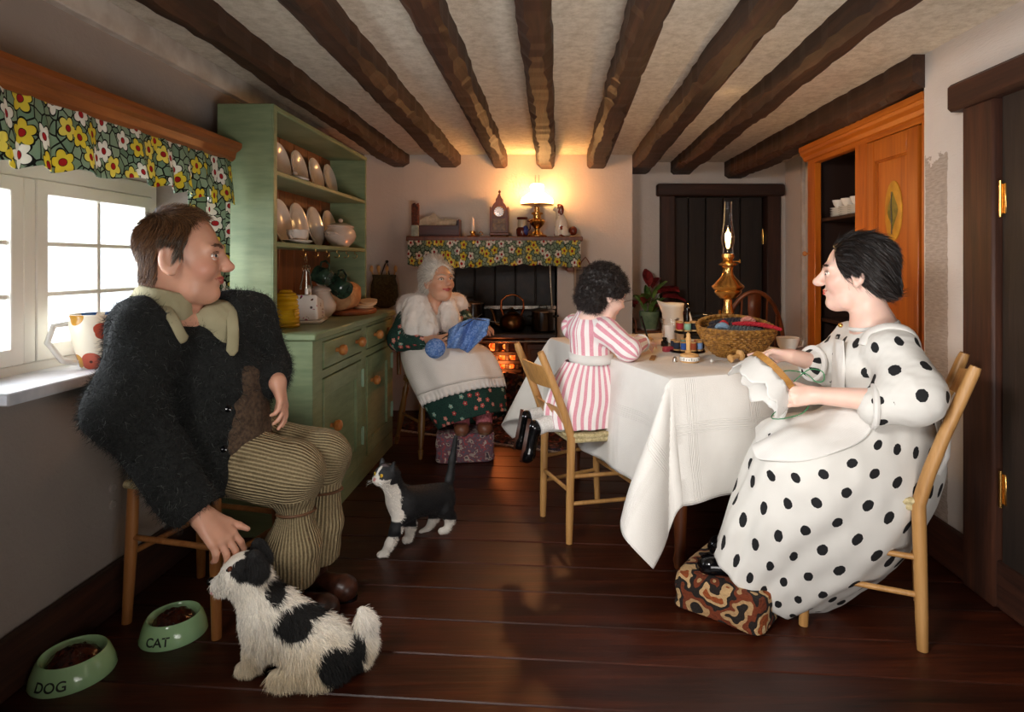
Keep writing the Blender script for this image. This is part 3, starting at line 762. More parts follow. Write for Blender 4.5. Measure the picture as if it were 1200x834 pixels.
for i in range(15):
    t = i/14; pts.append((sin(pi*t)*.034*(1-.25*cos(t*6)), -.085+.17*t))
vs = [(1.5395, 2.765+w, 1.375+z) for w, z in pts]+[(1.5395, 2.765-w, 1.375+z) for w, z in pts[::-1]]+[(1.5365, 2.765, 1.375+z) for w, z in pts]
n = 15; g.add([*vs], [(i, i+1, 30+i+1, 30+i) for i in range(14)]+[(29-i, 30+i, 30+i+1, 28-i) for i in range(14)])
part('inlay_leaf', g, mat('inlay_olive', rough=.4, fn=fnoise('5d5216', '8c7c28', 25, 3, .05)), dr, label='dark leaf inlay in the oval')
part('inlay_vein', G().tube([(1.535, 2.765, 1.27), (1.534, 2.762, 1.33), (1.534, 2.768, 1.40), (1.535, 2.765, 1.46)], .002, 6), 'black_iron', dr)
part('knob', G().lathe([(.006, 0), (.006, .012), (.014, .02), (.015, .03), (.009, .038), (0, .039)], (1.535, 3.645, 1.195), 16, Mx), 'knob_wood', cb)
for i in range(3):   # stacked china in the open bay
    gg = G()
    Y0 = 3.565-.105*i
    for k in range(5): gg.lathe([(.02, 0), (.048, .012), (.05, .014), (.047, .014), (.02, .004), (0, .004)], (0, 0, k*.011), 20)
    gg.lathe([(.018, 0), (.03, .02), (.038, .045), (.035, .045), (.028, .022), (0, .006)], (0, 0, .058), 20)
    solo('crockery_stack', gg, 'china_white', ('white cup on a stack of saucers at the far side of the open cupboard shelf', 'white cup on a stack of saucers in the middle of the open cupboard shelf', 'white cup on a stack of saucers on the near side of the open cupboard shelf')[i], 'crockery', 'white china in the open cupboard', loc=(1.675, Y0, 1.4005))
# ---------------------------------------------------------------- green dresser
FX, BX = -.985, -1.40; NY, FY = 2.535, 3.85; CT = .848
dd = thing('dresser', 'tall sage green painted kitchen dresser with open shelves, drawers and cupboard doors', 'dresser', (-1.2, 3.19, 0))
g = G(); g.box((BX, NY+.012, .0), (FX, NY+.035, CT-.03), .003); g.box((BX, FY-.035, .0), (FX, FY-.012, CT-.03), .003); g.box((BX, NY+.012, 0), (FX, FY-.012, .10), .003)
g.box((BX, NY+.035, .05), (BX+.015, FY-.035, CT-.03), .002); g.box((BX+.02, NY+.03, .62), (FX-.03, FY-.03, .64), .002)
part('carcass', g, 'green_paint', dd)
part('worktop', G().box((BX, NY, CT-.032), (FX+.018, FY, CT), .006), 'green_paint', dd)
g = G()
for (a, b) in ((NY+.012, NY+.12), (3.205, 3.285), (FY-.06, FY-.012)): g.box((FX-.022, a, .10), (FX, b, CT-.033), .002)
g.box((FX-.0215, NY+.10, CT-.05), (FX-.0005, FY-.05, CT-.033), .002); g.box((FX-.0215, NY+.10, .64), (FX-.0005, FY-.05, .675), .002)
part('face_frame', g, 'green_paint', dd)
KM = Matrix.Rotation(pi/2, 4, 'Y')
def knob(y, z, par): return part('knob', G().lathe([(.010, 0), (.010, .014), (.022, .022), (.026, .034), (.022, .046), (.010, .052), (0, .053)], (FX+.003, y, z), 20, KM), 'knob_wood', par)
for (a, b, k1, k2) in ((2.66, 3.2, 2.815, 3.10), (3.29, 3.785, 3.42, 3.70)):
    d = part('drawer', G().box((FX-.03, a+.004, .68), (FX+.004, b-.004, .795), .004), 'green_paint', dd)
    knob(k1, .742, d); knob(k2, .742, d)
for (a, b, kk, kz, hy) in ((2.66, 3.2, 2.745, .415, 3.2), (3.29, 3.785, 3.36, .50, 3.787)):
    g = G(); z0, z1 = .105, .635; w = .085
    g.box((FX-.02, a+.004, z0), (FX+.004, a+w, z1), .003); g.box((FX-.02, b-w, z0), (FX+.004, b-.004, z1), .003); g.box((FX-.0195, a+w-.002, z0), (FX+.0035, b-w+.002, z0+.08), .003); g.box((FX-.0195, a+w-.002, z1-.08), (FX+.0035, b-w+.002, z1), .003)
    d = part('door', g, 'green_paint', dd)
    part('door_panel', G().box((FX-.02, a+w-.005, z0+.07), (FX-.010, b-w+.005, z1-.07), .002), 'green_paint', d)
    knob(kk, kz, d)
    for zz in (.20, .50): part('hinge', G().box((FX+.002, hy-.014, zz), (FX+.009, hy+.012, zz+.085), .002).tube([(FX+.009, hy, zz-.004), (FX+.009, hy, zz+.089)], .006, 10), 'hinge_green', d)
# upper part
UX = -1.15
part('side_panel', G().box((BX+.02, NY+.005, CT), (UX, NY+.03, 1.80), .004), 'green_paint', dd)
part('side_panel', G().box((BX+.02, FY-.03, CT), (UX, FY-.005, 1.80), .004), 'green_paint', dd)
part('edge_strip', G().box((UX-.004, NY+.005, CT), (UX+.006, NY+.04, 1.80), .003), 'green_paint', dd)
part('top_board', G().box((BX+.02, NY+.005, 1.775), (UX+.004, FY-.005, 1.80), .004), 'green_paint', dd)
for zz in (1.23, 1.53): part('shelf', G().box((BX+.025, NY+.03, zz-.022), (UX, FY-.03, zz), .004), 'green_paint', dd)
nb = 7
for i in range(nb):
    a = NY+.03+(FY-NY-.06)*i/nb; b = NY+.03+(FY-NY-.06)*(i+1)/nb
    part('back_board', G().box((BX+.02, a+.001, CT), (BX+.032, b-.001, 1.775), .003), 'pine_back', dd)
hooks = []
for i in range(6):
    yy = 2.93+.155*i; hooks.append(yy)
    pts = [(UX-.03, yy, 1.208), (UX-.03, yy, 1.195)]+[(UX-.03+.014*sin(a), yy, 1.182+.013*cos(a)) for a in np.linspace(0, 4.2, 9)]
    part('cup_hook', G().tube(pts, .0022, 6), 'brass', dd)
# plates standing upright
def plate(r=.10):
    return G().lathe([(r*.45, -.004), (r*.62, 0), (r*.97, .010), (r, .012), (r*.985, .015), (r*.62, .006), (r*.58, .003), (0, .003)], (0, 0, 0), 36)
pl = None; LAB = ['first', 'second', 'third', 'fourth', 'fifth']
def mkplate(loc, tilt, label, group, sc=1.):
    global pl
    if pl is None: pl = part('plate', plate(), 'china', None, L=True); o = pl
    else: o = pl.copy(); COL.objects.link(o)
    o.location = loc; o.rotation_euler = (0, R(90)-tilt, 0); o.scale = (sc, sc, sc); o['label'] = label; o['category'] = 'plate'; o['group'] = group
for i, yy in enumerate((3.0, 3.22, 3.45, 3.67)):
    mkplate((-1.325, yy, 1.53+.0995*cos(.2)+.002), .2, f'white plate standing on the top dresser shelf, {LAB[i]} from the window', 'plates on the top dresser shelf')
for i, yy in enumerate((2.78, 3.0, 3.21, 3.43, 3.66)):
    mkplate((-1.325, yy, 1.23+.1115*cos(.18)+.002), .18, f'large white plate standing on the middle dresser shelf, {LAB[i]} from the window', 'plates on the middle dresser shelf', 1.12)
mkplate((-1.335, 2.74, CT+.127), .2, 'white plate leaning at the back of the dresser worktop behind the yellow honey pot', 'plates on the worktop', 1.28)
t = thing('serving_lid', 'white domed lid lying in front of the plates on the top dresser shelf', 'lid', (-1.205, 2.90, 1.53))
part('lid', G().lathe([(.06, 0), (.064, .006), (.06, .012), (.03, .022), (0, .024)], (0, 0, 0), 32), 'china', t, L=True); part('knob', G().ball((0, 0, .031), (.012, .012, .010)), 'china', t, L=True)
t = thing('sauce_boat', 'wide white cup with looped handle standing on an oval saucer on the middle shelf', 'cup', (-1.20, 2.92, 1.2301))
part('saucer', G().lathe([(.05, 0), (.095, .012), (.1, .016), (.095, .018), (.05, .008), (0, .008)], (0, 0, 0), 36, sx=.62, sy=1.), 'china', t, L=True)
part('bowl', G().lathe([(.03, .009), (.05, .02), (.062, .045), (.066, .066), (.062, .066), (.055, .04), (.03, .018), (0, .018)], (0, 0, 0), 32, sx=.75, sy=1.), 'china', t, L=True)
part('handle', G().tube([(0, -.058, .058), (0, -.085, .06), (0, -.092, .042), (0, -.075, .026), (0, -.052, .03)], .005, 8), 'china', t, L=True)
t = thing('tureen', 'large white lidded soup tureen with side handles on the middle dresser shelf', 'tureen', (-1.215, 3.56, 1.2301))
part('body', G().lathe([(.055, 0), (.06, .006), (.095, .035), (.112, .065), (.105, .092), (.090, .112), (.098, .118)], (0, 0, 0), 36, sx=.72, sy=1.2), 'tureen', t, L=True)
ld = part('lid', G().lathe([(.098, .116), (.094, .124), (.06, .138), (.0, .145)], (0, 0, 0), 36, sx=.72, sy=1.2), 'tureen', t, L=True); part('knob', G().ball((0, 0, .155), (.013, .016, .012)), 'tureen', ld, L=True)
for s in (-1, 1): part('handle', G().tube([(-.03, s*.125, .07), (-.02, s*.155, .08), (.02, s*.155, .08), (.03, s*.125, .07)], .007, 8), 'tureen', t, L=True)
# keys and mugs hanging from the hooks
t = thing('key_bunch', 'bunch of steel keys hanging from a dresser hook', 'keys', (UX-.018, hooks[0], 1.172))
part('ring', G().tube([(0, .016*sin(a), -.016+.016*cos(a)) for a in np.linspace(0, 2*pi, 17)], .0016, 6), 'steel', t, L=True)
for i, a in enumerate((-.18, .0, .16)):
    k = part('key', G().tube([(.004*i, .013*sin(b)+a*.12, -.058+.013*cos(b)) for b in np.linspace(0, 2*pi, 13)], .0025, 6).tube([(.004*i, a*.12, -.07), (.004*i, a*.34, -.155)], .0042, 6).box((.004*i-.002, a*.34, -.155), (.004*i+.002, a*.34+.018, -.138), .001), 'steel', t, L=True)
def mug(mt, name, label, cat, loc, rot, r=.042, h=.085):
    t = thing(name, label, cat, loc, rot)
    part('body', G().lathe([(r*.85, 0), (r*.98, .006), (r*1.08, h*.45), (r*.94, h*.8), (r, h), (r*.9, h), (r*.85, h*.8), (r*.95, h*.45), (r*.8, .01), (0, .008)], (0, 0, 0), 28), mt, t, L=True)
    part('handle', G().tube([(r*.95, 0, h*.8), (r*1.5, 0, h*.85), (r*1.85, 0, h*.6), (r*1.6, 0, h*.28), (r*.98, 0, h*.22)], .0055, 8), mt, t, L=True)
    return t
mug('mug_green', 'mug', 'smaller dark green glazed mug hanging from a dresser hook, nearer the keys', 'mug', (-1.150, 3.20, 1.055), (R(15), R(-68), R(-25)), .045, .085)
mug('mug_green', 'mug', 'larger dark green glazed mug hanging lowest from a dresser hook above the bread', 'mug', (-1.105, 3.32, .985), (R(8), R(-62), R(-40)), .052, .115)
# things on the worktop
t = thing('honey_pot', 'yellow glazed beehive honey pot with lid on the dresser worktop', 'honey pot', (-1.205, 2.80, CT)); t.scale = (1.28, 1.28, 1.28)
prof = [(.044, 0)]
for i in range(7): prof += [(.048-.0006*i*i*.3, .006+i*.014), (.044-.0006*i*i*.3, .012+i*.014)]
part('body', G().lathe([(.0, 0)]+prof+[(.03, .105), (0, .105)], (0, 0, 0), 30), 'yellow_glaze', t, L=True)
part('lid', G().lathe([(.042, .100), (.040, .110), (.036, .112), (.034, .12), (.024, .124), (.02, .132), (0, .136)], (0, 0, 0), 30), 'yellow_glaze', t, L=True)
part('bee', G().ball((.043, -.022, .06), (.006, .016, .006)).ball((.043, -.024, .05), (.004, .008, .014)), 'yellow_glaze', t, L=True)
t = thing('cheese_dish', 'white wedge cheese dish painted with pink flowers on the dresser worktop', 'cheese dish', (-1.19, 3.02, CT), (0, 0, R(10))); t.scale = (1.3, 1.3, 1.3)
part('base', G().box((-.06, -.075, 0), (.06, .085, .012), .006), 'china_white', t, L=True)
def fpink(t):
    v = t.map(t.obj(), (1, 1, 1)); vo = t.vor(v, 75); n = t.vor(t.map(v, (1, 1, 1), loc=(.01, .01, .0)), 26)
    m = t.m('MULTIPLY', t.m('LESS_THAN', vo.outputs[0], .42), t.m('LESS_THAN', n.outputs[0], .42))
    t.base(t.mix(m, 'efe9e2', t.ramp(t.sep(vo.outputs['Color'])[0], [(.2, '9a3a66'), (.5, 'c05a86'), (.6, '4a2a30'), (.9, '6b4a30')])))
mat('china_pink', rough=.12, fn=fpink, Coat_Weight=.5)
cv = part('cover', G().add([(-.045, -.06, .012), (.045, -.06, .012), (.05, .07, .012), (-.05, .07, .012), (-.04, -.055, .108), (.04, -.055, .108), (.046, .06, .085), (-.046, .06, .085)], [(0, 1, 2, 3)[::-1], (4, 5, 6, 7), (0, 1, 5, 4), (1, 2, 6, 5), (2, 3, 7, 6), (3, 0, 4, 7)]), 'china_pink', t, L=True, smooth=False)
md = cv.modifiers.new('b', 'BEVEL'); md.width = .008; md.segments = 3
part('handle', G().tube([(0, -.03, .10), (0, -.032, .125), (0, 0, .135), (0, .022, .12), (0, .03, .092)], .007, 8), 'china_white', cv, L=True)
t = thing('teapot', 'plain pale lidded pot standing behind the flowered cheese dish', 'pot', (-1.23, 3.27, CT)); t.scale = (1.2, 1.2, 1.2)
part('body', G().lathe([(.04, 0), (.05, .008), (.07, .035), (.072, .06), (.05, .10), (.045, .115), (.052, .122)], (0, 0, 0), 30), 'tureen', t, L=True)
l2 = part('lid', G().lathe([(.052, .12), (.045, .132), (.02, .142), (0, .144)], (0, 0, 0), 30), 'tureen', t, L=True); part('knob', G().ball((0, 0, .153), .012), 'tureen', l2, L=True)
t = thing('bread_board', 'round wooden bread board at the far end of the dresser worktop', 'bread board', (-1.14, 3.56, CT), )
part('board', G().lathe([(0, 0), (.15, 0), (.156, .008), (.156, .018), (.15, .024), (0, .024)], (0, 0, 0), 40, sx=.78, sy=1.3), mat('board_wood', rough=.5, fn=fwood('6b3216', 'a25a30', 1, 2, None, .1, .1)), t, L=True)
bz = CT+.0245
g = G(); P = []
n = 20
shape = [(.048*cos(a)*(1. if sin(a) > 0 else .86), .055+.055*sin(a)*(1. if sin(a) > 0 else 1.)) for a in np.linspace(-pi/2, 3*pi/2, n, endpoint=False)]
shape = [(max(-.05, min(.05, x*1.25)), z) for x, z in shape]
vs = [(x*f, yy, z*f+.0) for yy, f in ((-.11, 1.3), (-.10, 1.45), (.05, 1.45), (.06, 1.36)) for x, z in shape]
g.add(vs, [(i*n+j, i*n+(j+1) % n, (i+1)*n+(j+1) % n, (i+1)*n+j) for i in range(3) for j in range(n)]+[tuple(range(n)), tuple(range(3*n, 4*n))[::-1]])
solo('bread_loaf', g, 'bread', 'crusty loaf of white bread standing on the dresser bread board', 'bread', loc=(-1.18, 3.52, bz))
for i in range(3):
    vs = [(x, z-.055, yy) for yy in (0, .012) for x, z in shape]
    g = G().add(vs, [(j, (j+1) % n, n+(j+1) % n, n+j) for j in range(n)]+[tuple(range(n))[::-1], tuple(range(n, 2*n))])
    o = solo('bread_slice', g, 'bread_crumb', ('bottom bread slice lying on the board beside the loaf', 'middle bread slice leaning on another beside the loaf', 'top bread slice leaning on the pile beside the loaf')[i], 'bread', 'bread slices on the board')
    o.location = (-1.10+.004*i, 3.62+.035*i, bz+.002+.014*i); o.rotation_euler = (R((0, 7, 12)[i]), 0, R((5, -10, 14)[i]))
# utensil bag on the far wall beside the dresser
t = thing('utensil_bag', 'olive drawstring bag of pale wooden spoons hanging on the wall beyond the dresser', 'bag', (-1.26, 4.66, .80))
P = [[(w*cos(a)*1., .045*sin(a)*w/.1-.0, z) for a in np.linspace(0, 2*pi, 24, endpoint=False)] for w, z in ((.03, .0), (.08, .02), (.105, .09), (.10, .17), (.085, .22), (.09, .25))]
part('bag', G().grid(P, closed=True), mat('olive_cloth', rough=.9, fn=fnoise('3a3522', '575033', 60, 3, .3)), t, L=True, solid=.004)
for i, (x, a) in enumerate(((-.06, -.3), (-.03, -.1), (.015, .05), (.05, .3))):
    part('spoon', G().tube([(x, 0, .1), (x+a*.1, 0, .27)], .006, 8).ball((x+a*.12, 0, .295), (.014, .006, .026)), 'light_wood', t, L=True)
part('hanging_loop', G().tube([(-.03, .03, .25), (-.01, .06, .33), (.0, .082, .35), (.01, .06, .33), (.03, .03, .25)], .004, 6).ball((0, .078, .35), .012), 'black_iron', t, L=True)
# jug on the window sill
t = thing('jug', 'large cream jug painted with orange pansies on the window sill', 'jug', (-1.455, 1.98, .8055))
def fpansy(t):
    n = t.vor(t.obj(), 16); d = n.outputs[0]; c = t.sep(n.outputs['Color'])[0]
    f = t.ramp(c, [(0, 'b5523c'), (.4, 'c08a2e'), (.7, '3f6ba8'), (1, 'b5523c')]); f.node.color_ramp.interpolation = 'CONSTANT'
    t.base(t.mix(t.m('LESS_THAN', d, .50), 'efe6d2', t.mix(t.m('LESS_THAN', d, .14), f, '3a1410')))
part('body', G().lathe([(.045, 0), (.05, .006), (.062, .05), (.075, .10), (.082, .135), (.078, .16), (.082, .172), (.077, .172), (.07, .14), (.05, .02), (0, .012)], (0, 0, 0), 36), mat('pansy_glaze', rough=.15, fn=fpansy), t, L=True)
part('handle', G().tube([(-.05, -.055, .145), (-.078, -.085, .14), (-.088, -.095, .09), (-.06, -.072, .03), (-.035, -.045, .02)], .009, 10), 'china_white', t, L=True)
# ---------------------------------------------------------------- mantel and range
g = G(); g.box((-1.065, 4.53, 1.30), (.24, 4.751, 1.336), .006)
ms = solo('mantel_shelf', g, 'brown_wood', 'dark wooden mantel shelf above the black range', 'shelf', smooth=False)
for x in (-.98, .12): 
    o = part('corbel', G().box((x, 4.57, 1.075), (x+.055, 4.75, 1.30), .006), 'brown_wood', ms, L=True); o.parent = ms; o.matrix_parent_inverse = Matrix.Translation(ms.location).inverted()
g = ruffle((-1.05, 4.525, 0), (.225, 4.525, 0), 1.305, 1.115, (0, -1, 0), 260, 10, .012, 55, 9, .012, .006)
o = solo('mantel_valance', g, 'curtain_floral', 'flowered frill hanging from the mantel shelf', 'curtain', solid=.003)
rg = thing('cooking_range', 'black cast iron range with glowing coals in the fireplace', 'stove', (-.45, 4.72, 0))
g = G(); g.box((-.94, 4.44, .59), (.045, 4.98, .63), .008)
part('hob', g, 'black_iron', rg)
g = G(); g.box((-.92, 4.50, .0), (-.56, 4.97, .59), .006); g.box((-.20, 4.50, .0), (.04, 4.97, .59), .006); g.box((-.56, 4.50, .0), (-.20, 4.97, .33), .006); g.box((-.56, 4.62, .33), (-.20, 4.97, .59), .004)
part('body', g, 'black_iron', rg)
part('oven_door', G().box((-.89, 4.485, .15), (-.60, 4.50, .55), .006).box((-.86, 4.478, .19), (-.63, 4.486, .51), .004), 'black_iron', rg)
part('oven_door', G().box((-.175, 4.485, .15), (.02, 4.50, .55), .006).box((-.15, 4.478, .19), (-.0, 4.486, .51), .004), 'black_iron', rg)
part('ash_door', G().box((-.54, 4.485, .08), (-.22, 4.50, .31), .006), 'black_iron', rg)
for x in (-.535, -.462, -.388, -.312, -.24): part('grate_bar', G().box((x-.019, 4.488, .34), (x+.011, 4.51, .585), .004), 'black_iron', rg)
for z in (.352, .415, .480, .565): part('grate_bar', G().box((-.55, 4.484, z-.015), (-.21, 4.508, z+.015), .004), 'black_iron', rg)
part('towel_rail', G().tube([(-.92, 4.41, .575), (.04, 4.41, .575)], .007, 8).tube([(-.90, 4.41, .575), (-.90, 4.46, .575)], .006, 8).tube([(.02, 4.41, .575), (.02, 4.46, .575)], .006, 8), 'steel', rg)
r_ = np.random.default_rng(4); k = 0
for (x, z, s) in ((-.425, .525, .032), (-.35, .455, .038), (-.425, .448, .030), (-.275, .45, .030), (-.50, .445, .022), (-.36, .38, .026), (-.43, .375, .022), (-.29, .375, .02), (-.335, .52, .018)):
    b = bmesh.new(); bmesh.ops.create_icosphere(b, subdivisions=2, radius=s)
    for v in b.verts: v.co *= 1+r_.uniform(-.18, .18)
    gg = G(); gg.add([(v.co.x+x, v.co.y+4.55, v.co.z+z) for v in b.verts], [[v.index for v in f.verts] for f in b.faces]); b.free()
    part('coal', gg, 'embers', rg, smooth=False)
part('coal_bed', G().box((-.555, 4.525, .335), (-.205, 4.62, .36), .005), 'black_iron', rg, kind='stuff')
# cast back panels and rail
bk = thing('range_back', 'black panelled iron back plate behind the range', 'back plate', (-.45, 5.05, .63))
for i in range(6):
    x = -.95+.166*i; part('panel', G().box((x+.003, 5.02, .631), (x+.162, 5.06, 1.16), .006), 'fire_back', bk)
for i in range(6):
    x = -.95+.166*i; part('ridge', G().box((x-.006, 5.0, .631), (x+.008, 5.03, 1.16), .005), 'fire_back', bk)
part('warming_rack', G().box((-.95, 4.90, .775), (.045, 4.99, .787), .003).box((-.95, 4.896, .770), (.045, 4.904, .80), .002), 'steel', bk, label='thin metal rack edge catching the light')
part('flue_pipe', G().tube([(.01, 4.80, .63), (.012, 4.80, .80), (.0, 4.80, 1.0), (-.005, 4.80, 1.16)], .009, 10), 'steel', rg)
# kettle and pots
t = thing('kettle', 'round bronze kettle with a tall copper handle on the range', 'kettle', (-.285, 4.60, .6305))
part('body', G().lathe([(.075, 0), (.085, .008), (.095, .03), (.097, .07), (.085, .105), (.055, .13), (.045, .135)], (0, 0, 0), 36), 'kettle_bronze', t, L=True)
l = part('lid', G().lathe([(.046, .134), (.04, .145), (.015, .155), (.006, .158), (.012, .168), (.010, .176), (0, .18)], (0, 0, 0), 30), 'kettle_bronze', t, L=True)
part('spout', G().tube([(-.085, 0, .04), (-.125, 0, .055), (-.135, 0, .10), (-.145, 0, .14), (-.165, 0, .17)], [.022, .018, .013, .010, .009], 12), 'kettle_bronze', t, L=True)
part('handle', G().tube([(-.065, 0, .115), (-.085, 0, .17), (-.08, 0, .23), (-.045, 0, .262), (0, 0, .272), (.045, 0, .262), (.08, 0, .23), (.085, 0, .17), (.065, 0, .115)], .008, 10), 'copper', t, L=True)
def pot(name, label, loc, r, h):
    t = thing(name, label, 'cooking pot', loc)
    part('body', G().lathe([(r*.9, 0), (r, .01), (r*1.02, h*.5), (r*.95, h), (r*.85, h)], (0, 0, 0), 32), 'black_enamel', t, L=True)
    l = part('lid', G().lathe([(r*1.03, h), (r*1.04, h+.008), (r*.8, h+.022), (r*.4, h+.028), (0, h+.03)], (0, 0, 0), 32), 'steel', t, L=True, label='pale metal lid')
    part('lid_handle', G().tube([(-.03, 0, h+.026), (-.025, 0, h+.048), (.025, 0, h+.048), (.03, 0, h+.026)], .006, 8), 'black_enamel', l, L=True)
    for s in (-1, 1): part('handle', G().tube([(s*r*.95, -.025, h*.75), (s*(r+.025), -.02, h*.8), (s*(r+.025), .02, h*.8), (s*r*.95, .025, h*.75)], .006, 8), 'black_enamel', t, L=True)
pot('cooking_pot', 'black cooking pot with pale lid at the right end of the range', (-.055, 4.58, .6305), .088, .145)
pot('cooking_pot', 'black cooking pot with pale lid on the range behind the knitting', (-.60, 4.70, .6305), .10, .20)
# ---------------------------------------------------------------- mantel things
MZ = 1.3365
t = thing('brass_oil_lamp', 'brass oil lamp with a glowing white shade on the mantel', 'lamp', (-.10, 4.63, MZ))
part('base', G().lathe([(.0, 0), (.072, 0), (.074, .010), (.055, .018), (.04, .03), (.022, .045), (.02, .06), (.05, .09), (.062, .115), (.055, .13), (.03, .14), (.03, .165), (.045, .17), (.045, .18), (.02, .19), (.02, .225)], (0, 0, 0), 32), 'brass', t, L=True)
part('shade_ring', G().lathe([(.118, .236), (.124, .238), (.124, .244), (.118, .246)], (0, 0, 0), 40).tube([(-.12, 0, .24), (.12, 0, .24)], .003, 6).tube([(0, -.12, .24), (0, .12, .24)], .003, 6), 'brass', t, L=True)
part('shade', G().lathe([(.118, .247), (.124, .262), (.116, .29), (.085, .315), (.052, .335), (.046, .35), (.052, .365), (.055, .38), (.046, .395), (.040, .398)], (0, 0, 0), 40), 'lamp_shade', t, L=True, label='glowing white glass shade')
part('chimney', G().lathe([(.022, .226), (.03, .25), (.024, .29), (.018, .36), (.017, .465), (.015, .465), (.016, .36), (.02, .28)], (0, 0, 0), 24), 'glass', t, L=True, label='clear glass chimney tube')
t = thing('mantel_clock', 'dark carved wooden bracket clock with a white dial on the mantel', 'clock', (-.385, 4.65, MZ))
g = G(); g.box((-.075, -.045, .012), (.075, .045, .03), .003); g.box((-.066, -.04, .03), (.066, .04, .215), .003)
for x in (-.07, .06): g.box((x, -.044, .03), (x+.010, .044, .225), .002)
for x in (-.06, .06):
    for y_ in (-.03, .03): g.ball((x, y_, .007), .008, 8)
vs = [(x*.062, yy, z) for yy in (-.042, .042) for x, z in ((-1, .21), (-.85, .225), (-.7, .245), (-.42, .262), (-.40, .285), (-.3, .29), (-.18, .305), (-.1, .32), (.1, .32), (.18, .305), (.3, .29), (.40, .285), (.42, .262), (.7, .245), (.85, .225), (1, .21))]
n = 16; g.add(vs, [(j, (j+1) % n, n+(j+1) % n, n+j) for j in range(n)]+[tuple(range(n))[::-1], tuple(range(n, 2*n))])
g.lathe([(.010, .32), (.004, .33), (.010, .338), (.011, .345), (.004, .352), (0, .358)], (0, 0, 0), 14)
part('case', g, 'brown_wood', t, L=True, smooth=False)
My = Matrix.Rotation(pi/2, 4, 'X')
part('dial', G().lathe([(.037, 0), (.037, .004), (0, .004)], (0, -.0405, .188), 32, My), 'china', t, L=True)
part('bezel', G().tube([(.038*cos(a), -.044, .188+.038*sin(a)) for a in np.linspace(0, 2*pi, 33)], .003, 6), 'brass', t, L=True)
g = G()
for i in range(12):
    a = i*pi/6; g.box((-.0018, -.0008, -.006), (.0018, .0008, .006), 0, Matrix.Translation((.029*sin(a), -.0455, .188+.029*cos(a))) @ Matrix.Rotation(a, 4, 'Y'))
part('hour_marks', g, 'black_enamel', t, L=True)
part('clock_hands', G().tube([(0, -.047, .188), (-.018, -.047, .182)], .0014, 4).tube([(0, -.047, .188), (.006, -.047, .165)], .0012, 4), 'black_enamel', t, L=True)
part('front_panel', G().box((-.048, -.045, .045), (.048, -.039, .135), .004).tube([(-.04, -.046, .09), (-.02, -.046, .105), (0, -.046, .09), (.02, -.046, .105), (.04, -.046, .09)], .003, 5), mat('clock_carving', rough=.4, fn=fnoise('5a3a16', '8a6228', 40, 3, .3)), t, L=True)
t = thing('letter_rack', 'dark red wooden letter rack stuffed with envelopes on the mantel', 'letter rack', (-.845, 4.64, MZ))
g = G(); g.box((-.165, -.05, 0), (.165, .06, .012), .002); g.box((-.165, -.05, .012), (.165, -.042, .085), .002); g.box((-.165, .052, .012), (.165, .06, .13), .002); g.box((.157, -.05, .012), (.165, .06, .13), .002); g.box((-.165, -.05, .012), (-.157, .06, .085), .002)
part('box', g, mat('rack_wood', rough=.4, fn=fwood('2c0f0a', '5a2216', 0, 1, None, .1, .1)), t, L=True)
for i, (x, z, w, h, a, yy) in enumerate(((-.10, .07, .10, .075, 4, -.02), (-.11, .10, .11, .08, 28, 0), (-.04, .115, .10, .10, 44, .015), (.05, .075, .12, .09, 4, -.022), (.08, .10, .10, .075, -6, .02), (.02, .10, .11, .07, -20, .035))):
    m = Matrix.Translation((x, yy, z)) @ Matrix.Rotation(R(-a), 4, 'Y'); gg = G().box((-w/2, -.0012, -h/2), (w/2, .0012, h/2), 0, m)
    o = solo('envelope', gg, 'envelope', ['small envelope at the left front of the letter rack', 'tilted envelope leaning left in the letter rack', 'steeply tilted envelope topmost in the letter rack', 'envelope with a dark stamp at the right front of the letter rack', 'envelope upright at the right back of the letter rack', 'envelope leaning in the middle back of the letter rack'][i], 'envelope', 'letters in the rack')
    o.location = o.location+Vector((-.845, 4.64, MZ))
t = thing('spill_holder', 'square pale tile pot full of tall dark red spills at the end of the mantel', 'holder', (-1.01, 4.60, MZ))
part('pot', G().box((-.027, -.027, 0), (.027, .027, .085), .003), mat('tile_pot', rough=.3, fn=fnoise('8c9484', 'b9bfae', 30, 3, .05)), t, L=True)
g = G()
for i in range(5):
    for j in range(3): x = -.021+.0105*i; yy = -.018+.018*j; g.box((x-.004, yy-.006, .06), (x+.004, yy+.006, .24+.006*((i*7+j) % 3)), .001)
part('spills', g, mat('spill_red', rough=.6, fn=fnoise('3a1a10', '8a4428', 50, 2, .1)), t, L=True, kind='stuff')
t = thing('candlestick', 'brass chamberstick holding a white candle on the mantel', 'candle', (-.585, 4.62, MZ))
part('holder', G().lathe([(0, 0), (.04, 0), (.045, .008), (.04, .006), (.015, .008), (.012, .02), (.022, .03), (.022, .04), (.014, .045)], (0, 0, 0), 24).tube([(.04, 0, .006), (.065, 0, .012), (.075, 0, .03), (.06, 0, .04), (.045, 0, .025)], .004, 8), 'brass', t, L=True)
part('candle', G().lathe([(.012, .04), (.012, .13), (.006, .142), (.0, .143)], (0, 0, 0), 16).tube([(0, 0, .14), (.001, 0, .155)], .0015, 5), 'china', t, L=True)
t = thing('character_jug', 'small glazed jug shaped like a seated man in blue and maroon on the mantel', 'jug', (-.21, 4.60, MZ))
part('body', G().lathe([(0, 0), (.038, 0), (.044, .02), (.046, .055), (.036, .07)], (0, 0, 0), 24), 'jug_maroon', t, L=True)
part('coat', G().ball((.02, -.012, .045), (.028, .034, .042)), 'jug_blue', t, L=True)
part('head', G().lathe([(.034, .068), (.036, .10), (.032, .128)], (0, 0, 0), 24), 'jug_cream', t, L=True)
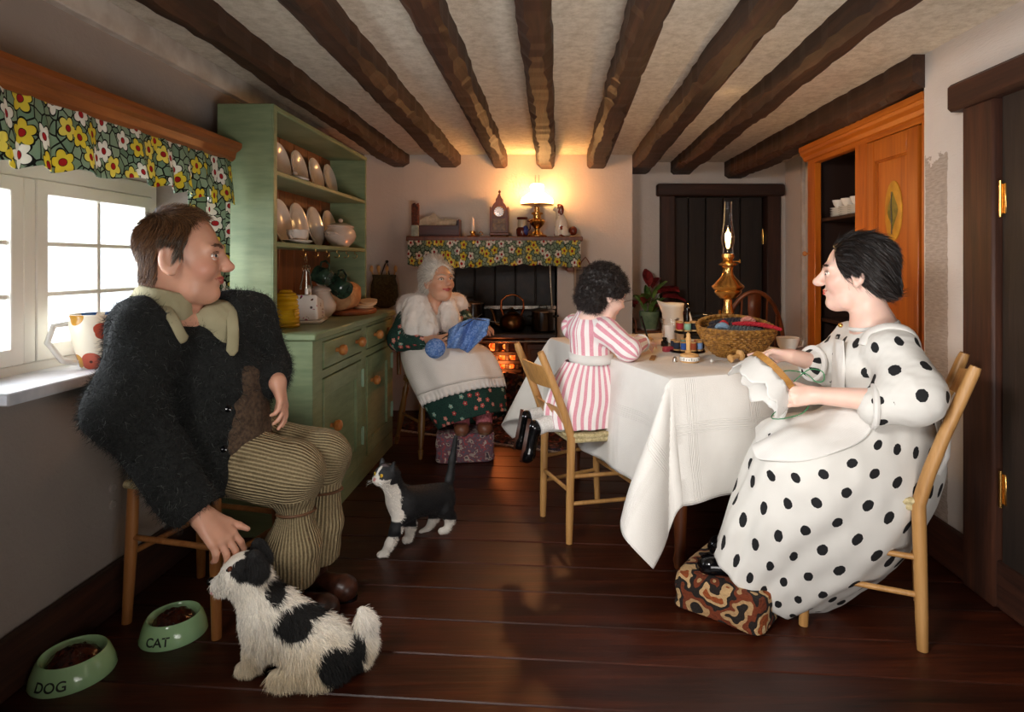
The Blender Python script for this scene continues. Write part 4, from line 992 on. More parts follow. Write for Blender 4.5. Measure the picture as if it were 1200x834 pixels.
part('hat_rim', G().lathe([(.034, .126), (.042, .132), (.04, .145), (.034, .145), (.032, .135), (0, .13)], (0, 0, 0), 24), 'jug_maroon', t, L=True)
part('handle', G().tube([(.036, .01, .12), (.06, .015, .11), (.058, .015, .06), (.042, .01, .045)], .006, 8), 'jug_maroon', t, L=True)
# china spaniel
t = thing('china_spaniel', 'white and brown glazed china spaniel seated beside the mantel lamp', 'ornament', (.085, 4.62, MZ))
S = SDF((-.09, -.07, -.0), (.12, .07, .27), .0035)
S.el((0, 0, .08), (.045, .035, .085), None, .02); S.rc((-.01, 0, .13), (-.02, 0, .20), .032, .026, .02); S.el((-.02, 0, .215), (.036, .033, .034), None, .01); S.rc((-.04, 0, .21), (-.055, 0, .205), .016, .012, .01)
for s in (-1, 1):
    S.rc((-.03, s*.022, .12), (-.045, s*.022, .015), .018, .013, .01); S.el((.015, s*.028, .04), (.035, .018, .038), None, .01); S.rc((-.01, s*.022, .012), (-.02, s*.03, .012), .013, .011, .01)
S.el((.02, 0, .02), (.05, .042, .02), None, .01); S.half((0, 0, .001), (0, 0, -1), .003)
gb = S.mesh(); V = gb.v; br = (vnoise(V, 38, 3) > .42)
gb.col = np.where(br[:, None], lc('7a2e16'), lc('e9dcc8')); gb.col[(V[:, 0] > -.03) & (V[:, 2] > .215) & (np.abs(V[:, 1]) > .008)] = lc('7a2e16')
part('body', gb, mat('glazed_paint', rough=.15, fn=lambda t: t.base(t.col()), Coat_Weight=.5), t, L=True)
for s in (-1, 1): part('ear', G().ball((-.004, s*.036, .20), (.020, .009, .040)), 'spaniel_brown', t, L=True)
part('tail', G().ball((.085, -.005, .045), (.034, .03, .036)).tube([(.05, 0, .03), (.08, -.034, .03), (.10, -.03, .02)], .004, 6), 'spaniel_brown', t, L=True)
# small frame behind the girl's head
t = thing('wall_picture', 'small wooden framed slate hanging by a ribbon on the chimney wall', 'picture', (.26, 4.74, .83))
g = G(); g.box((-.08, -.012, 0), (-.06, .008, .28), .003); g.box((.06, -.012, 0), (.08, .008, .28), .003); g.box((-.06, -.012, 0), (.06, .008, .02), .003); g.box((-.06, -.012, .26), (.06, .008, .28), .003)
part('frame', g, 'wall_frame', t, L=True); part('slate', G().box((-.06, -.004, .02), (.06, .004, .26), .001), 'slate_grey', t, L=True)
part('hanging_ribbon', G().tube([(-.04, 0, .275), (-.02, 0, .32), (.01, 0, .355), (.035, 0, .32), (.05, 0, .275)], .005, 6), mat('ribbon_brown', '8a5a42', .8), t, L=True)
# rag rug
g = G(); P = []; nu, nv = 70, 46
r_ = np.random.default_rng(8)
for i in range(nu+1):
    row = []
    for j in range(nv+1):
        u = i/nu; v = j/nv
        a = Vector((-1.02+1.10*u, 4.18-.50*u, 0)); b = Vector((-.93+1.0*u, 4.42, 0)); p = a.lerp(b, min(1, v*1.35))
        rise = max(0, v-.62)/.38
        z = .012+.33*rise**.8*(1-.1*sin(u*9))+.008*sin(u*30+v*7)*(v > .05)+r_.uniform(-.004, .004)+.05*math.exp(-((u-.72)/.10)**2-((v-.55)/.15)**2)
        p.y -= .045*rise*(1+sin(u*14)); row.append((p.x, min(p.y, 4.475), z))
    P.append(row)
g.grid(P)
o = solo('rag_rug', g, 'rag_rug', 'dark multicoloured rag rug rumpled up against the range', 'rug', solid=.02)
P_, Nn = [], []
n = 900; u = r_.random(n); P_ = np.stack([-1.02+1.10*u, 4.18-.5*u, np.full(n, .008)], 1); D_ = np.stack([r_.normal(0, .4, n)-.35, np.full(n, -1.), np.zeros(n)], 1)
f = part('fringe', strands(P_, D_, .035, .0016, lc('b8a898'), 3, (0, 0, -.1)), 'hair', None, L=True, kind='stuff'); f.parent = o; f.matrix_parent_inverse = Matrix.Translation(o.location).inverted()
# plant stand with potted plant
t = thing('plant_stand', 'small brown open wooden shelf stand holding the red leaved plant', 'stand', (.775, 4.86, 0))
for x in (-.12, .105):
    for yy in (-.10, .085): part('leg', G().box((x, yy, 0), (x+.015, yy+.015, .70), .002), 'brown_wood', t, L=True)
for z in (.60, .35, .10): part('shelf', G().box((-.12, -.10, z), (.12, .10, z+.014), .002), 'brown_wood', t, L=True)
for x in (-.115, .109):
    for z in (.66,): part('rail', G().box((x, -.085, z), (x+.006, .085, z+.03), .002), 'brown_wood', t, L=True)
t = thing('potted_plant', 'plant with red and green leaves in a pale green pot on the stand', 'plant', (.78, 4.84, .6145))
part('saucer', G().lathe([(0, 0), (.06, 0), (.075, .012), (.07, .012), (.05, .006), (0, .006)], (0, 0, 0), 28), 'china', t, L=True)
part('pot', G().lathe([(.05, .007), (.058, .02), (.075, .09), (.08, .12), (.08, .145), (.073, .145), (.07, .12), (0, .115)], (0, 0, 0), 32), 'pot_green', t, L=True)
def leaf(L_, w, m, bend=.3, n=7):
    P = []
    for i in range(n+1):
        u = i/n; ww = w*sin(pi*min(u*.95+.03, 1))**.8; z = -bend*L_*u*u
        P.append([(L_*u, -ww, z+.25*ww), (L_*u, -ww*.5, z+.05*ww), (L_*u, 0, z-.02), (L_*u, ww*.5, z+.05*ww), (L_*u, ww, z+.25*ww)])
    g = G().grid(P); g.v = [tuple(m @ Vector(v)) for v in g.v]; return g
r_ = np.random.default_rng(12)
for i in range(9):
    a = i*2.4+r_.uniform(-.2, .2); el = R(r_.uniform(35, 75)); h = r_.uniform(.12, .26)
    m = Matrix.Translation((.02*cos(a), .02*sin(a), h)) @ Matrix.Rotation(a, 4, 'Z') @ Matrix.Rotation(-el, 4, 'Y')
    part('leaf', leaf(r_.uniform(.13, .17), .030, m, .4), 'leaf_green', t, L=True)
for i, (a, el, h, d) in enumerate(((200, 15, .22, .10), (95, 70, .34, .03), (60, 45, .33, .05), (20, 30, .30, .08), (-10, 10, .27, .10), (-25, 0, .22, .12), (5, -10, .20, .13), (150, 20, .19, .12), (35, 15, .27, .14), (-15, -15, .17, .14), (300, 10, .2, .06), (340, 25, .30, .05), (250, 10, .25, .05))):
    m = Matrix.Translation((d*cos(R(a)), d*sin(R(a))*.6-.01, h)) @ Matrix.Rotation(R(a), 4, 'Z') @ Matrix.Rotation(-R(el), 4, 'Y')
    part('leaf', leaf(.17, .044, m, .35), 'leaf_red', t, L=True, label='dark red leaf')
for i, (a, d, h) in enumerate(((90, .0, .33), (20, .09, .28), (200, .08, .21), (-20, .1, .22), (300, .04, .2))):
    part('stem', G().tube([(0, 0, .11), (d*.4*cos(R(a)), d*.3*sin(R(a)), h*.65), (d*cos(R(a)), d*.6*sin(R(a)), h)], .004, 6), 'leaf_green', t, L=True)
# ---------------------------------------------------------------- ladder back chairs, stool, windsor chairs
def ladder_chair(name, label, loc, rz, wb, wf, dep, top, woodm, slats, sz=.43, lean=.12, rp=.016, group=None):
    t = thing(name, label, 'chair', loc, (0, 0, rz), group)
    xb, xf = -dep/2, dep/2
    def post(s, z): # back post position
        x = xb if z < sz else xb-lean*((z-sz)/(top-sz))**1.15
        return Vector((x-.01*(1-z/sz) if z < sz else x, s*(wb/2+(.0 if z < sz else .0)), z))
    for s in (-1, 1):
        zs = [0, .1, .25, sz, sz+.1, sz+.2, top-.02, top]
        part('leg', G().tube([post(s, z) for z in zs], [rp*.85, rp, rp*1.05, rp*1.1, rp*1.05, rp, rp*.95, rp*.8], 14), woodm, t, L=True, label='back leg running up into the back post')
        part('leg', G().tube([(xf+.008, s*(wf/2+.004), 0), (xf, s*wf/2, .2), (xf, s*wf/2, sz-.02), (xf, s*wf/2, sz+.012)], [rp*.8, rp, rp, rp*.95], 14), woodm, t, L=True)
        for z in (.16, .27): part('stretcher', G().tube([post(s, z), (xf, s*wf/2, z)], .0085, 10), woodm, t, L=True)
    for z in (.21,): part('stretcher', G().tube([(xf, -wf/2, z), (xf, wf/2, z)], .0085, 10), woodm, t, L=True)
    part('stretcher', G().tube([post(-1, .21), post(1, .21)], .0085, 10), woodm, t, L=True)
    for (z, h) in slats:
        P = []
        for i in range(13):
            u = i/12*2-1; row = []
            bow = -.028*(1-u*u); up = .012*(1-u*u)
            for dz, dy in ((-h/2, -.005), (h/2+up, -.005), (h/2+up, .005), (-h/2, .005)):
                p = post(1, z+dz); row.append((p.x+bow+dy, u*wb/2, z+dz))
            P.append(row)
        part('slat', G().grid(P, closed=True), woodm, t, L=True, smooth=False)
    g = G()
    n = 13
    for i in range(n):
        f = 1-i/n; z = sz+.004-.022*(1-f)**1.2
        c = [(xb-.006)*f, (xf+.006)*f]
        pts = []
        for (x, s, w) in ((c[0], -1, wb), (c[1], -1, wf), (c[1], 1, wf), (c[0], 1, wb)): pts.append((x, s*(w/2+.004)*f, z))
        pp = []
        for k in range(4):
            a = Vector(pts[k]); b = Vector(pts[(k+1) % 4])
            for q in range(6): 
                p = a.lerp(b, q/6); p.z += .0035*sin(q*9.1+i*3+k)+ (.004 if q == 0 else 0); pp.append(p)
        pp.append(pp[0]); g.tube(pp, .0115 if i < n-1 else .016, 7, cap=False)
    part('rush_seat', g, 'rush', t, L=True)
    part('seat_rail', G().tube([(xb, -wb/2, sz-.012), (xf, -wf/2, sz-.012), (xf, wf/2, sz-.012), (xb, wb/2, sz-.012), (xb, -wb/2, sz-.012)], .012, 10), 'rush', t, L=True)
    return t
gc = ladder_chair('ladder_back_chair', 'small golden wooden ladder back chair with rush seat under the kneeling girl', (.16, 2.69, 0), R(22), .293, .385, .28, .785, 'chair_wood', ((.675, .085), (.515, .06)), lean=.135)
# tiny painted flower on the top slat
g = G()
for dx, dz in ((0, .012), (.012, .0), (-.012, .002), (.004, -.012)): g.ball((-.245, dx, .68+dz), (.003, .006, .005), 8)
part('painted_flower', g, mat('flower_paint', 'b0482c', .6), gc, L=True)
ladder_chair('ladder_back_chair', 'golden wooden ladder back chair the woman in the spotted dress sits on', (1.027, 2.02, 0), R(151), .30, .36, .305, .845, 'chair_wood', ((.76, .07), (.62, .07)), sz=.43, lean=.14, rp=.018)
t = thing('stool', 'plain rush topped wooden stool the man sits on', 'stool', (-1.145, 2.04, 0), (0, 0, R(-14)))
for i, (x, yy) in enumerate(((-.16, -.13), (.16, -.13), (-.16, .15), (.16, .15))): part('leg', G().tube([(x*1.06, yy*1.06, 0), (x, yy, .25), (x*.97, yy*.97, .44)], [.014, .018, .0165], 16), 'stool_wood', t, L=True)
for (a, b, z) in (((-.16, -.13), (.16, -.13), .27), ((-.16, .15), (.16, .15), .27), ((-.16, -.13), (-.16, .15), .22), ((.16, -.13), (.16, .15), .22)): part('stretcher', G().tube([(*a, z), (*b, z)], .009, 12), 'stool_wood', t, L=True)
g = G()
for i in range(12):
    f = 1-i/12; pp = [(x*f, yy*f, .44) for x, yy in ((-.17, -.14), (.17, -.14), (.17, .16), (-.17, .16), (-.17, -.14))]; g.tube(pp, .0125, 7, cap=False)
part('rush_seat', g, 'rush', t, L=True)
def windsor(name, label, loc, rz, m, w=.30, top=.975, sw=.40):
    t = thing(name, label, 'chair', loc, (0, 0, rz))
    part('seat', G().lathe([(0, .41), (.9, .41), (1, .425), (.98, .445), (.7, .44), (0, .435)], (0, 0, 0), 36, Matrix.Diagonal((.20, sw/2, 1, 1))), m, t, L=True)
    H = [(-.16-.06*sin(a)*0-.08*abs(sin(a)), w/2*cos(a)*(1.12 if sin(a) < .3 else 1.08), .44+(top-.44)*max(0, sin(a))**.8) for a in np.linspace(0, pi, 25)]
    part('hoop', G().tube(H, .013, 10), m, t, L=True)
    for i, u in enumerate((-.72, -.42, .42, .72)):
        zt = .44+(top-.44)*(1-u*u)**.4
        part('spindle', G().tube([(-.15, u*w/2*.8, .44), (-.20, u*w/2, (.44+zt)/2), (-.235, u*w/2, zt-.005)], .006, 8), m, t, L=True)
    part('splat', G().add([(x, yy, z) for x, z in ((-.15, .44), (-.2, .62), (-.215, .75), (-.225, .85), (-.235, top-.01)) for yy in ((-.025, .025) if z in (.44, .75) else (-.038, .038) if z > .8 else (-.030, .030))], [(i*2, i*2+1, i*2+3, i*2+2) for i in range(4)]), m, t, L=True, solid=.01)
    for sx in (-1, 1):
        for sy in (-1, 1):
            a = Vector((sx*.12, sy*sw*.34, .415)); b = Vector((sx*.19, sy*sw*.46, 0))
            part('leg', G().tube([b.lerp(a, q) for q in (0, .06, .12, .14, .3, .5, .7, .86, .9, 1)], [.010, .014, .017, .011, .018, .021, .016, .020, .012, .012], 12), m, t, L=True)
    part('stretcher', G().tube([(-.15, 0, .2), (.15, 0, .2)], .009, 8).tube([(-.155, -sw*.40, .2), (.155, -sw*.40, .2)], .009, 8).tube([(-.155, sw*.40, .2), (.155, sw*.40, .2)], .009, 8), m, t, L=True)
    return t
windsor('windsor_chair', 'brown hoop backed chair behind the table by the plank door', (1.27, 3.98, 0), R(84), 'brown_wood', .36, .965)
windsor('windsor_chair', 'brown turned leg chair the old woman sits on by the range', (-.72, 3.82, 0), R(-55), mat('grandma_chair', rough=.35, fn=fwood('4a2a12', '8f6530', 2, 1.6, None, .1, .1)), .30, .86, .38)
# ---------------------------------------------------------------- table with cloth
A0 = Vector((.425, 2.17, 0)); U = Vector((.94, .342, 0)).normalized(); Vv = Vector((-.342, .94, 0)).normalized(); TW, TD, TZ = .86, 1.22, .735
tb = thing('table', 'wooden table hidden beneath the long white cloth', 'table', A0+U*TW/2+Vv*TD/2)
P = [A0+U*(.01)+Vv*(.01), A0+U*(TW-.01)+Vv*.01, A0+U*(TW-.01)+Vv*(TD-.01), A0+U*.01+Vv*(TD-.01)]
part('tabletop', G().add([(p.x, p.y, z) for z in (.70, .725) for p in P], [(3, 2, 1, 0), (4, 5, 6, 7), (0, 1, 5, 4), (1, 2, 6, 5), (2, 3, 7, 6), (3, 0, 4, 7)]), 'brown_wood', tb, smooth=False)
for a in (.10, TW-.10):
    for b in (.10, TD-.10):
        c = A0+U*a+Vv*b; part('leg', G().lathe([(.02, 0), (.026, .03), (.02, .06), (.03, .3), (.022, .5), (.035, .58), (.035, .705)], c, 16), 'brown_wood', tb)
def cloth_pt(a, b):
    qa = min(max(a, 0), TW); qb = min(max(b, 0), TD); dx, dy = a-qa, b-qb; d = math.hypot(dx, dy)
    z = TZ+.002*sin(a*13)*sin(b*9)
    if d < 1e-6: p = A0+U*a+Vv*b; return Vector((p.x, p.y, z))
    nx, ny = dx/d, dy/d; corner = abs(nx*ny)*2
    e = .012*(1-math.exp(-d/.01)); dr = max(0, d-.010)
    s = qa if abs(ny) > abs(nx) else qb
    dr = dr if dr < .48 else .48+(dr-.48)*.75
    fl = .05*dr/.45+.012*sin((a+b)*11)*dr/.45+(.010*sin(s*21+1))*min(1, dr/.2)
    if corner > .001:
        ph = math.degrees(math.atan2(abs(ny), abs(nx))); fl += dr*(.40*sin(pi*min(1, ph/52))**.8+.05*corner)
    z = TZ-dr*.985; zmin = .03
    if z < zmin: z = zmin
    p = A0+U*(qa+nx*(e+fl))+Vv*(qb+ny*(e+fl)); return Vector((min(p.x, 1.44), p.y, z))
OH = .44
def axis(L_, n1, n2):
    return [-OH+OH*i/n1 for i in range(n1)]+[L_*i/n2 for i in range(n2+1)]+[L_+OH*(i+1)/n1 for i in range(n1)]
ax_, bx_ = axis(TW, 34, 30), axis(TD, 34, 44)
P = [[cloth_pt(a, b) for b in bx_] for a in ax_]
g = G().grid(P, uvf=lambda i, j: (ax_[i], bx_[min(j, len(bx_)-1)]))
solo('tablecloth', g, 'table_linen', 'long white embroidered cloth draped over the table with a hanging corner', 'tablecloth', solid=.004)
# ---------------------------------------------------------------- things on the table
TT = .7375
def place(px, py, dx=0):  # point on the cloth under a pixel of the reference frame
    s = (py-308)/(CH-TT); return Vector(((px-645)/s, FPX/s, TT))
t = thing('table_oil_lamp', 'tall brass oil lamp burning with a clear glass chimney on the table', 'lamp', (.867, 3.0, TT))
part('base', G().lathe([(0, 0), (.085, 0), (.088, .012), (.06, .02), (.035, .03), (.022, .05), (.02, .11), (.030, .12), (.030, .13), (.022, .14), (.022, .15), (.030, .16), (.026, .175), (.02, .20), (.02, .225)], (0, 0, 0), 36), 'brass', t, L=True)
part('font', G().lathe([(.02, .225), (.04, .232), (.062, .255), (.066, .262), (.062, .268), (.074, .28), (.078, .287), (.074, .293), (.06, .305), (.05, .318), (.034, .335), (.026, .35), (.024, .375), (.028, .385), (.045, .392), (.046, .398), (.03, .405), (.022, .415), (.026, .425), (.030, .43), (.03, .445), (.018, .447)], (0, 0, 0), 40), 'brass', t, L=True)
part('wick_key', G().tube([(0.02, 0, .41), (.055, 0, .41)], .003, 6).lathe([(.0, 0), (.010, 0), (.010, .004), (0, .004)], (.055, 0, .41), 12, KM), 'brass', t, L=True)
part('chimney', G().lathe([(.026, .446), (.027, .465), (.024, .475), (.032, .505), (.034, .525), (.028, .56), (.022, .60), (.019, .66), (.0185, .70), (.0165, .70), (.017, .66), (.020, .60), (.026, .56), (.032, .525), (.03, .505), (.022, .475), (.025, .465)], (0, 0, 0), 32), 'glass', t, L=True, label='clear glass chimney around the flame')
part('flame', G().lathe([(0, .468), (.007, .48), (.0115, .505), (.0085, .53), (.004, .555), (0, .575)], (0, 0, 0), 16), 'flame', t, L=True, label='bright orange flame')
part('wick', G().tube([(0, 0, .44), (0, 0, .474)], .004, 8), 'black_iron', t, L=True)
t = thing('wicker_basket', 'oval golden wicker basket filled with yarn on the table', 'basket', (.80, 2.64, TT+.001), (0, 0, R(8)))
N_ = 13; rb = []
for i in range(N_):
    u = i/(N_-1); rb.append((.055+.068*min(1, u*1.35)**.7, .085+.082*min(1, u*1.2)**.7, .006+.118*u))
for i, (a, b, z) in enumerate(rb):
    g = G(); pts = []
    for k in range(73):
        th = 2*pi*k/72; wv = .003*(1 if (k+i) % 2 else -1); back = .038*(max(0, sin(th))**1.0)*(z/.12)**1.5
        pts.append(((b+wv)*cos(th), (a+wv)*sin(th)*1.0, z+back-.008*max(0, -sin(th))*(z/.12)))
    g.tube(pts, .0054 if i < N_-1 else .009, 7, cap=False)
    part('wicker_coil', g, 'wicker', t, L=True)
part('basket_bottom', G().lathe([(0, .002), (1, .002), (1, .01), (0, .01)], (0, 0, 0), 30, Matrix.Diagonal((.085, .055, 1, 1))), 'wicker', t, L=True)
g = G()
for k in range(24):
    th = 2*pi*k/24; pts = []
    for (a, b, z) in rb: pts.append((b*cos(th), a*sin(th), z+.038*max(0, sin(th))*(z/.12)**1.5-.008*max(0, -sin(th))*(z/.12)))
    g.tube(pts, .004, 5)
part('basket_stakes', g, 'wicker', t, L=True, kind='stuff')
def hank(a, b, m, label, r=.010, tw=5, sag=.01):
    a, b = Vector(a), Vector(b); g = G(); d = (b-a).normalized(); s1 = d.cross(Vector((0, 0, 1))).normalized(); s2 = s1.cross(d)
    for q in range(3):
        pts = []
        for i in range(41):
            u = i/40; th = tw*2*pi*u+q*2*pi/3; e = sin(pi*min(1, max(0, u)))**.25
            pts.append(a.lerp(b, u)+(s1*cos(th)+s2*sin(th))*r*.75*e-Vector((0, 0, sag*sin(pi*u)*-1)))
        g.tube(pts, r*.60, 7)
    return solo('yarn_hank', g, m, label, 'yarn', 'yarn in the wicker basket')
B = Vector((.80, 2.64, TT))
hank(B+Vector((-.13, -.045, .112)), B+Vector((.10, -.06, .112)), 'yarn_grey', 'slate grey twisted hank lying at the front of the basket', .014)
hank(B+Vector((-.12, .0, .122)), B+Vector((.11, .01, .122)), 'yarn_dark', 'dark grey twisted hank lying in the middle of the basket', .015)
hank(B+Vector((-.10, .05, .135)), B+Vector((.10, .055, .14)), 'yarn_dark', 'dark purple grey hank at the back of the basket', .014)
hank(B+Vector((-.02, -.01, .142)), B+Vector((.165, -.075, .125)), 'yarn_red', 'bright red twisted hank hanging over the right rim of the basket', .0085, 7)
hank(B+Vector((-.085, -.03, .137)), B+Vector((-.045, -.02, .142)), 'yarn_red', 'short bright red bit of yarn on the left in the basket', .008, 2)
hank(B+Vector((-.10, -.045, .131)), B+Vector((-.05, -.055, .13)), 'yarn_blue', 'pale blue hank end at the left front of the basket', .010, 3)
hank(B+Vector((.03, .03, .152)), B+Vector((.085, .02, .15)), 'yarn_pink', 'small salmon pink hank on top in the basket', .009, 2)
hank(B+Vector((-.05, -.075, .108)), B+Vector((.08, -.085, .108)), 'yarn_grey', 'thin grey green hank along the near rim of the basket', .010, 4)
# pitcher and tumbler
p = Vector((.635, 3.18, TT))
t = thing('pitcher', 'cream china pitcher with a wide spout behind the glass on the table', 'pitcher', p, (0, 0, R(180)))
P = []
for (r, z) in ((.045, 0), (.052, .01), (.056, .05), (.052, .10), (.048, .14), (.052, .175), (.055, .195)):
    row = []
    for k in range(32):
        th = 2*pi*k/32; sp = max(0, cos(th))**6*max(0, (z-.12)/.075); row.append(((r+.028*sp)*cos(th), r*sin(th)*(1-.15*sp), z+.014*sp))
    P.append(row)
part('body', G().grid(P, closed=True).lathe([(0, 0), (.045, 0), (.045, .001), (0, .001)], (0, 0, .0), 24), 'china_cream', t, L=True, solid=.004)
part('handle', G().tube([(-.045, 0, .165), (-.08, 0, .15), (-.092, 0, .11), (-.075, 0, .065), (-.05, 0, .05)], .007, 8), 'china_cream', t, L=True)
p = place(785, 404)
t = thing('milk_glass', 'ribbed glass tumbler of milk beside the cotton reels', 'glass', p)
part('tumbler', G().lathe([(0, 0), (.030, 0), (.032, .01), (.038, .08), (.042, .118), (.046, .122), (.046, .132), (.043, .132), (.040, .118), (.036, .08), (.030, .012), (0, .010)], (0, 0, 0), 32), 'glass', t, L=True)
part('milk', G().lathe([(0, .011), (.0295, .013), (.0355, .08), (.0375, .098), (0, .098)], (0, 0, 0), 32), 'china', t, L=True, label='white milk in the glass')
# reel stand
p = place(808, 414)+Vector((0, .05, 0)); p.z = TT
t = thing('reel_stand', 'black two tier stand of cotton reels with a tall central post', 'stand', p)
part('lower_tier', G().lathe([(0, 0), (.078, 0), (.082, .005), (.078, .012), (0, .012)], (0, 0, 0), 32), 'black_enamel', t, L=True)
part('upper_tier', G().lathe([(0, .085), (.055, .085), (.058, .09), (.055, .097), (0, .097)], (0, 0, 0), 32), 'black_enamel', t, L=True)
part('post', G().lathe([(.010, .01), (.008, .05), (.012, .08), (.009, .11), (.012, .15), (.009, .17), (.014, .185), (.014, .20), (.006, .205), (.009, .215), (0, .222)], (0, 0, 0), 16), 'black_enamel', t, L=True)
def reel(mt, loc, label, rx=0):
    t = thing('cotton_reel', label, 'cotton reel', loc, (rx, 0, 0), 'cotton reels on the black stand')
    part('thread', G().lathe([(.0135, .006), (.0150, .009), (.0150, .031), (.0135, .034)], (0, 0, 0), 20), mt, t, L=True)
    part('wooden_spool', G().lathe([(0, 0), (.015, 0), (.015, .004), (.011, .006), (.011, .034), (.015, .036), (.015, .040), (.004, .040), (0, .038)], (0, 0, 0), 20), 'light_wood', t, L=True)
for i, (a, m, n) in enumerate(((205, 'thread_red', 'red'), (262, 'thread_green', 'mint green'), (318, 'thread_black', 'black'), (30, 'thread_emerald', 'emerald green'), (150, 'thread_orange', 'orange brown'))):
    reel(m, p+Vector((.038*cos(R(a)), .038*sin(R(a)), .0975)), f'{n} cotton reel on the upper tier of the stand')
for i, (a, m, n) in enumerate(((212, 'thread_navy', 'dark navy'), (245, 'thread_bright', 'bright blue'), (283, 'thread_orange', 'rust orange'), (318, 'thread_blue', 'pale blue'), (350, 'thread_black', 'black'), (30, 'thread_red', 'red'), (90, 'thread_green', 'mint green'), (150, 'thread_navy', 'dark navy'))):
    n = n if i != 4 else 'plain black'
    place_ = ' at the front' if i < 5 else ' at the back'
    reel(m, p+Vector((.062*cos(R(a)), .062*sin(R(a)), .0125)), f'{n} cotton reel on the lower tier{place_} of the stand')
# hand sewing machine behind
t = thing('sewing_machine', 'black and gold hand cranked sewing machine behind the cotton reels', 'sewing machine', (.80, 3.28, TT), (0, 0, R(-15)))
part('bed', G().box((-.12, -.05, 0), (.12, .05, .025), .005), 'black_enamel', t, L=True)
part('arm', G().tube([(.075, 0, .025), (.075, 0, .09), (.05, 0, .118), (-.02, 0, .12), (-.075, 0, .112), (-.085, 0, .08)], [.026, .022, .022, .018, .020, .018], 14), 'black_enamel', t, L=True)
part('hand_wheel', G().tube([(.10, .045*cos(a), .105+.045*sin(a)) for a in np.linspace(0, 2*pi, 29)], .007, 8).tube([(.1, -.045, .105), (.1, .045, .105)], .004, 6).tube([(.1, 0, .06), (.1, 0, .15)], .004, 6), 'brass', t, L=True, label='gold rimmed hand wheel')
part('needle_bar', G().tube([(-.085, 0, .09), (-.085, 0, .03)], .004, 8), 'steel', t, L=True)
# tape measure with thimble figure
p = place(808, 424); p.z = TT
t = thing('tape_measure', 'round wooden drum with a white marked measuring tape around it', 'tape measure', p)
part('drum', G().lathe([(0, 0), (.036, 0), (.038, .004), (.034, .008), (.034, .022), (.038, .025), (.036, .032), (.02, .036), (0, .037)], (0, 0, 0), 32), 'light_wood', t, L=True)
part('tape', G().lathe([(.0345, .0075), (.0405, .0075), (.0405, .0235), (.0345, .0235)], (0, 0, 0), 40), 'china_white', t, L=True)
g = G()
for k in range(24):
    a = 2*pi*k/24; g.box((.0400, -.0012, .010), (.0412, .0012, .021 if k % 3 == 0 else .015), 0, Matrix.Rotation(a, 4, 'Z'))
part('tape_marks', g, 'black_enamel', t, L=True)
solo('bobbin', G().lathe([(.012, 0), (.013, .006), (.008, .012), (.009, .04), (.012, .055), (.008, .065), (.009, .075), (.004, .082), (0, .083)], (0, 0, 0), 18), 'light_wood', 'turned pale wooden bobbin standing on the measuring tape drum', 'bobbin', loc=p+Vector((-.004, .004, .0372)))
q = place(791, 424); solo('thimble', G().lathe([(0.010, 0), (.0085, .016), (.005, .021), (0, .022)], (0, 0, 0), 18), 'steel', 'silver thimble beside the white measuring tape', 'thimble', loc=(q.x, q.y, TT))
g = G().cbox((0, 0, .003), (.022, .115, .006), .001, 0); o = solo('ruler', g, mat('ruler_wood', rough=.5, fn=fwood('7a4f20', 'a8763a', 1, 2, None, .1, .1)), 'short brown wooden ruler lying on the cloth by the girl', 'ruler', loc=place(765, 420)); o.rotation_euler = (0, 0, R(-14))
pp_ = Vector(place(762, 404))
P = [[(x, yy, .002+.006*max(0, x/.09)**2) for yy in np.linspace(-.07, .07, 8)] for x in np.linspace(-.09, .09, 12)]
o = solo('paper_sheet', G().grid(P), 'paper', 'pale sheet of paper under the girl\'s hand', 'paper', solid=.0008, loc=(pp_.x, pp_.y+.04, TT+.001)); o.rotation_euler = (0, 0, R(15))
p = place(783, 412); o = solo('eraser', G().cbox((0, 0, .012), (.05, .03, .024), .004), mat('eraser_red', 'a83a44', .6), 'dark red eraser at the corner of the paper sheet', 'eraser', loc=(p.x, p.y, TT)); o.rotation_euler = (0, 0, R(25))
p = place(781, 407); solo('ink_bottle', G().lathe([(0, 0), (.017, 0), (.018, .004), (.017, .022), (.008, .028), (.008, .033), (.011, .034), (.011, .042), (0, .043)], (0, 0, 0), 20), 'black_enamel', 'tiny black ink bottle behind the red eraser', 'bottle', loc=(p.x, p.y+.05, TT))
t = thing('wooden_box', 'pale wooden pencil box lying on the table by the girl', 'box', (.375, 3.07, TT), (0, 0, R(6)))
part('tray', G().box((-.12, -.06, 0), (.12, -.052, .03), .002).box((-.12, .052, 0), (.12, .06, .03), .002).box((-.12, -.052, 0), (.12, .052, .006), .001).box((-.12, -.052, 0), (-.112, .052, .03), .001).box((.112, -.052, 0), (.12, .052, .03), .001), 'light_wood', t, L=True)
part('slide_lid', G().box((-.04, -.051, .024), (.13, .051, .029), .001), 'light_wood', t, L=True)
p = Vector((1.075, 2.78, TT))
t = thing('teacup', 'plain white china cup at the right of the yarn basket', 'cup', p)
part('bowl', G().lathe([(0, 0), (.028, 0), (.030, .008), (.044, .03), (.053, .066), (.050, .066), (.040, .03), (.024, .010), (0, .010)], (0, 0, 0), 32), 'china_white', t, L=True)
part('handle', G().tube([(.047, .01, .055), (.072, .012, .05), (.07, .012, .025), (.042, .008, .02)], .004, 8), 'china_white', t, L=True)
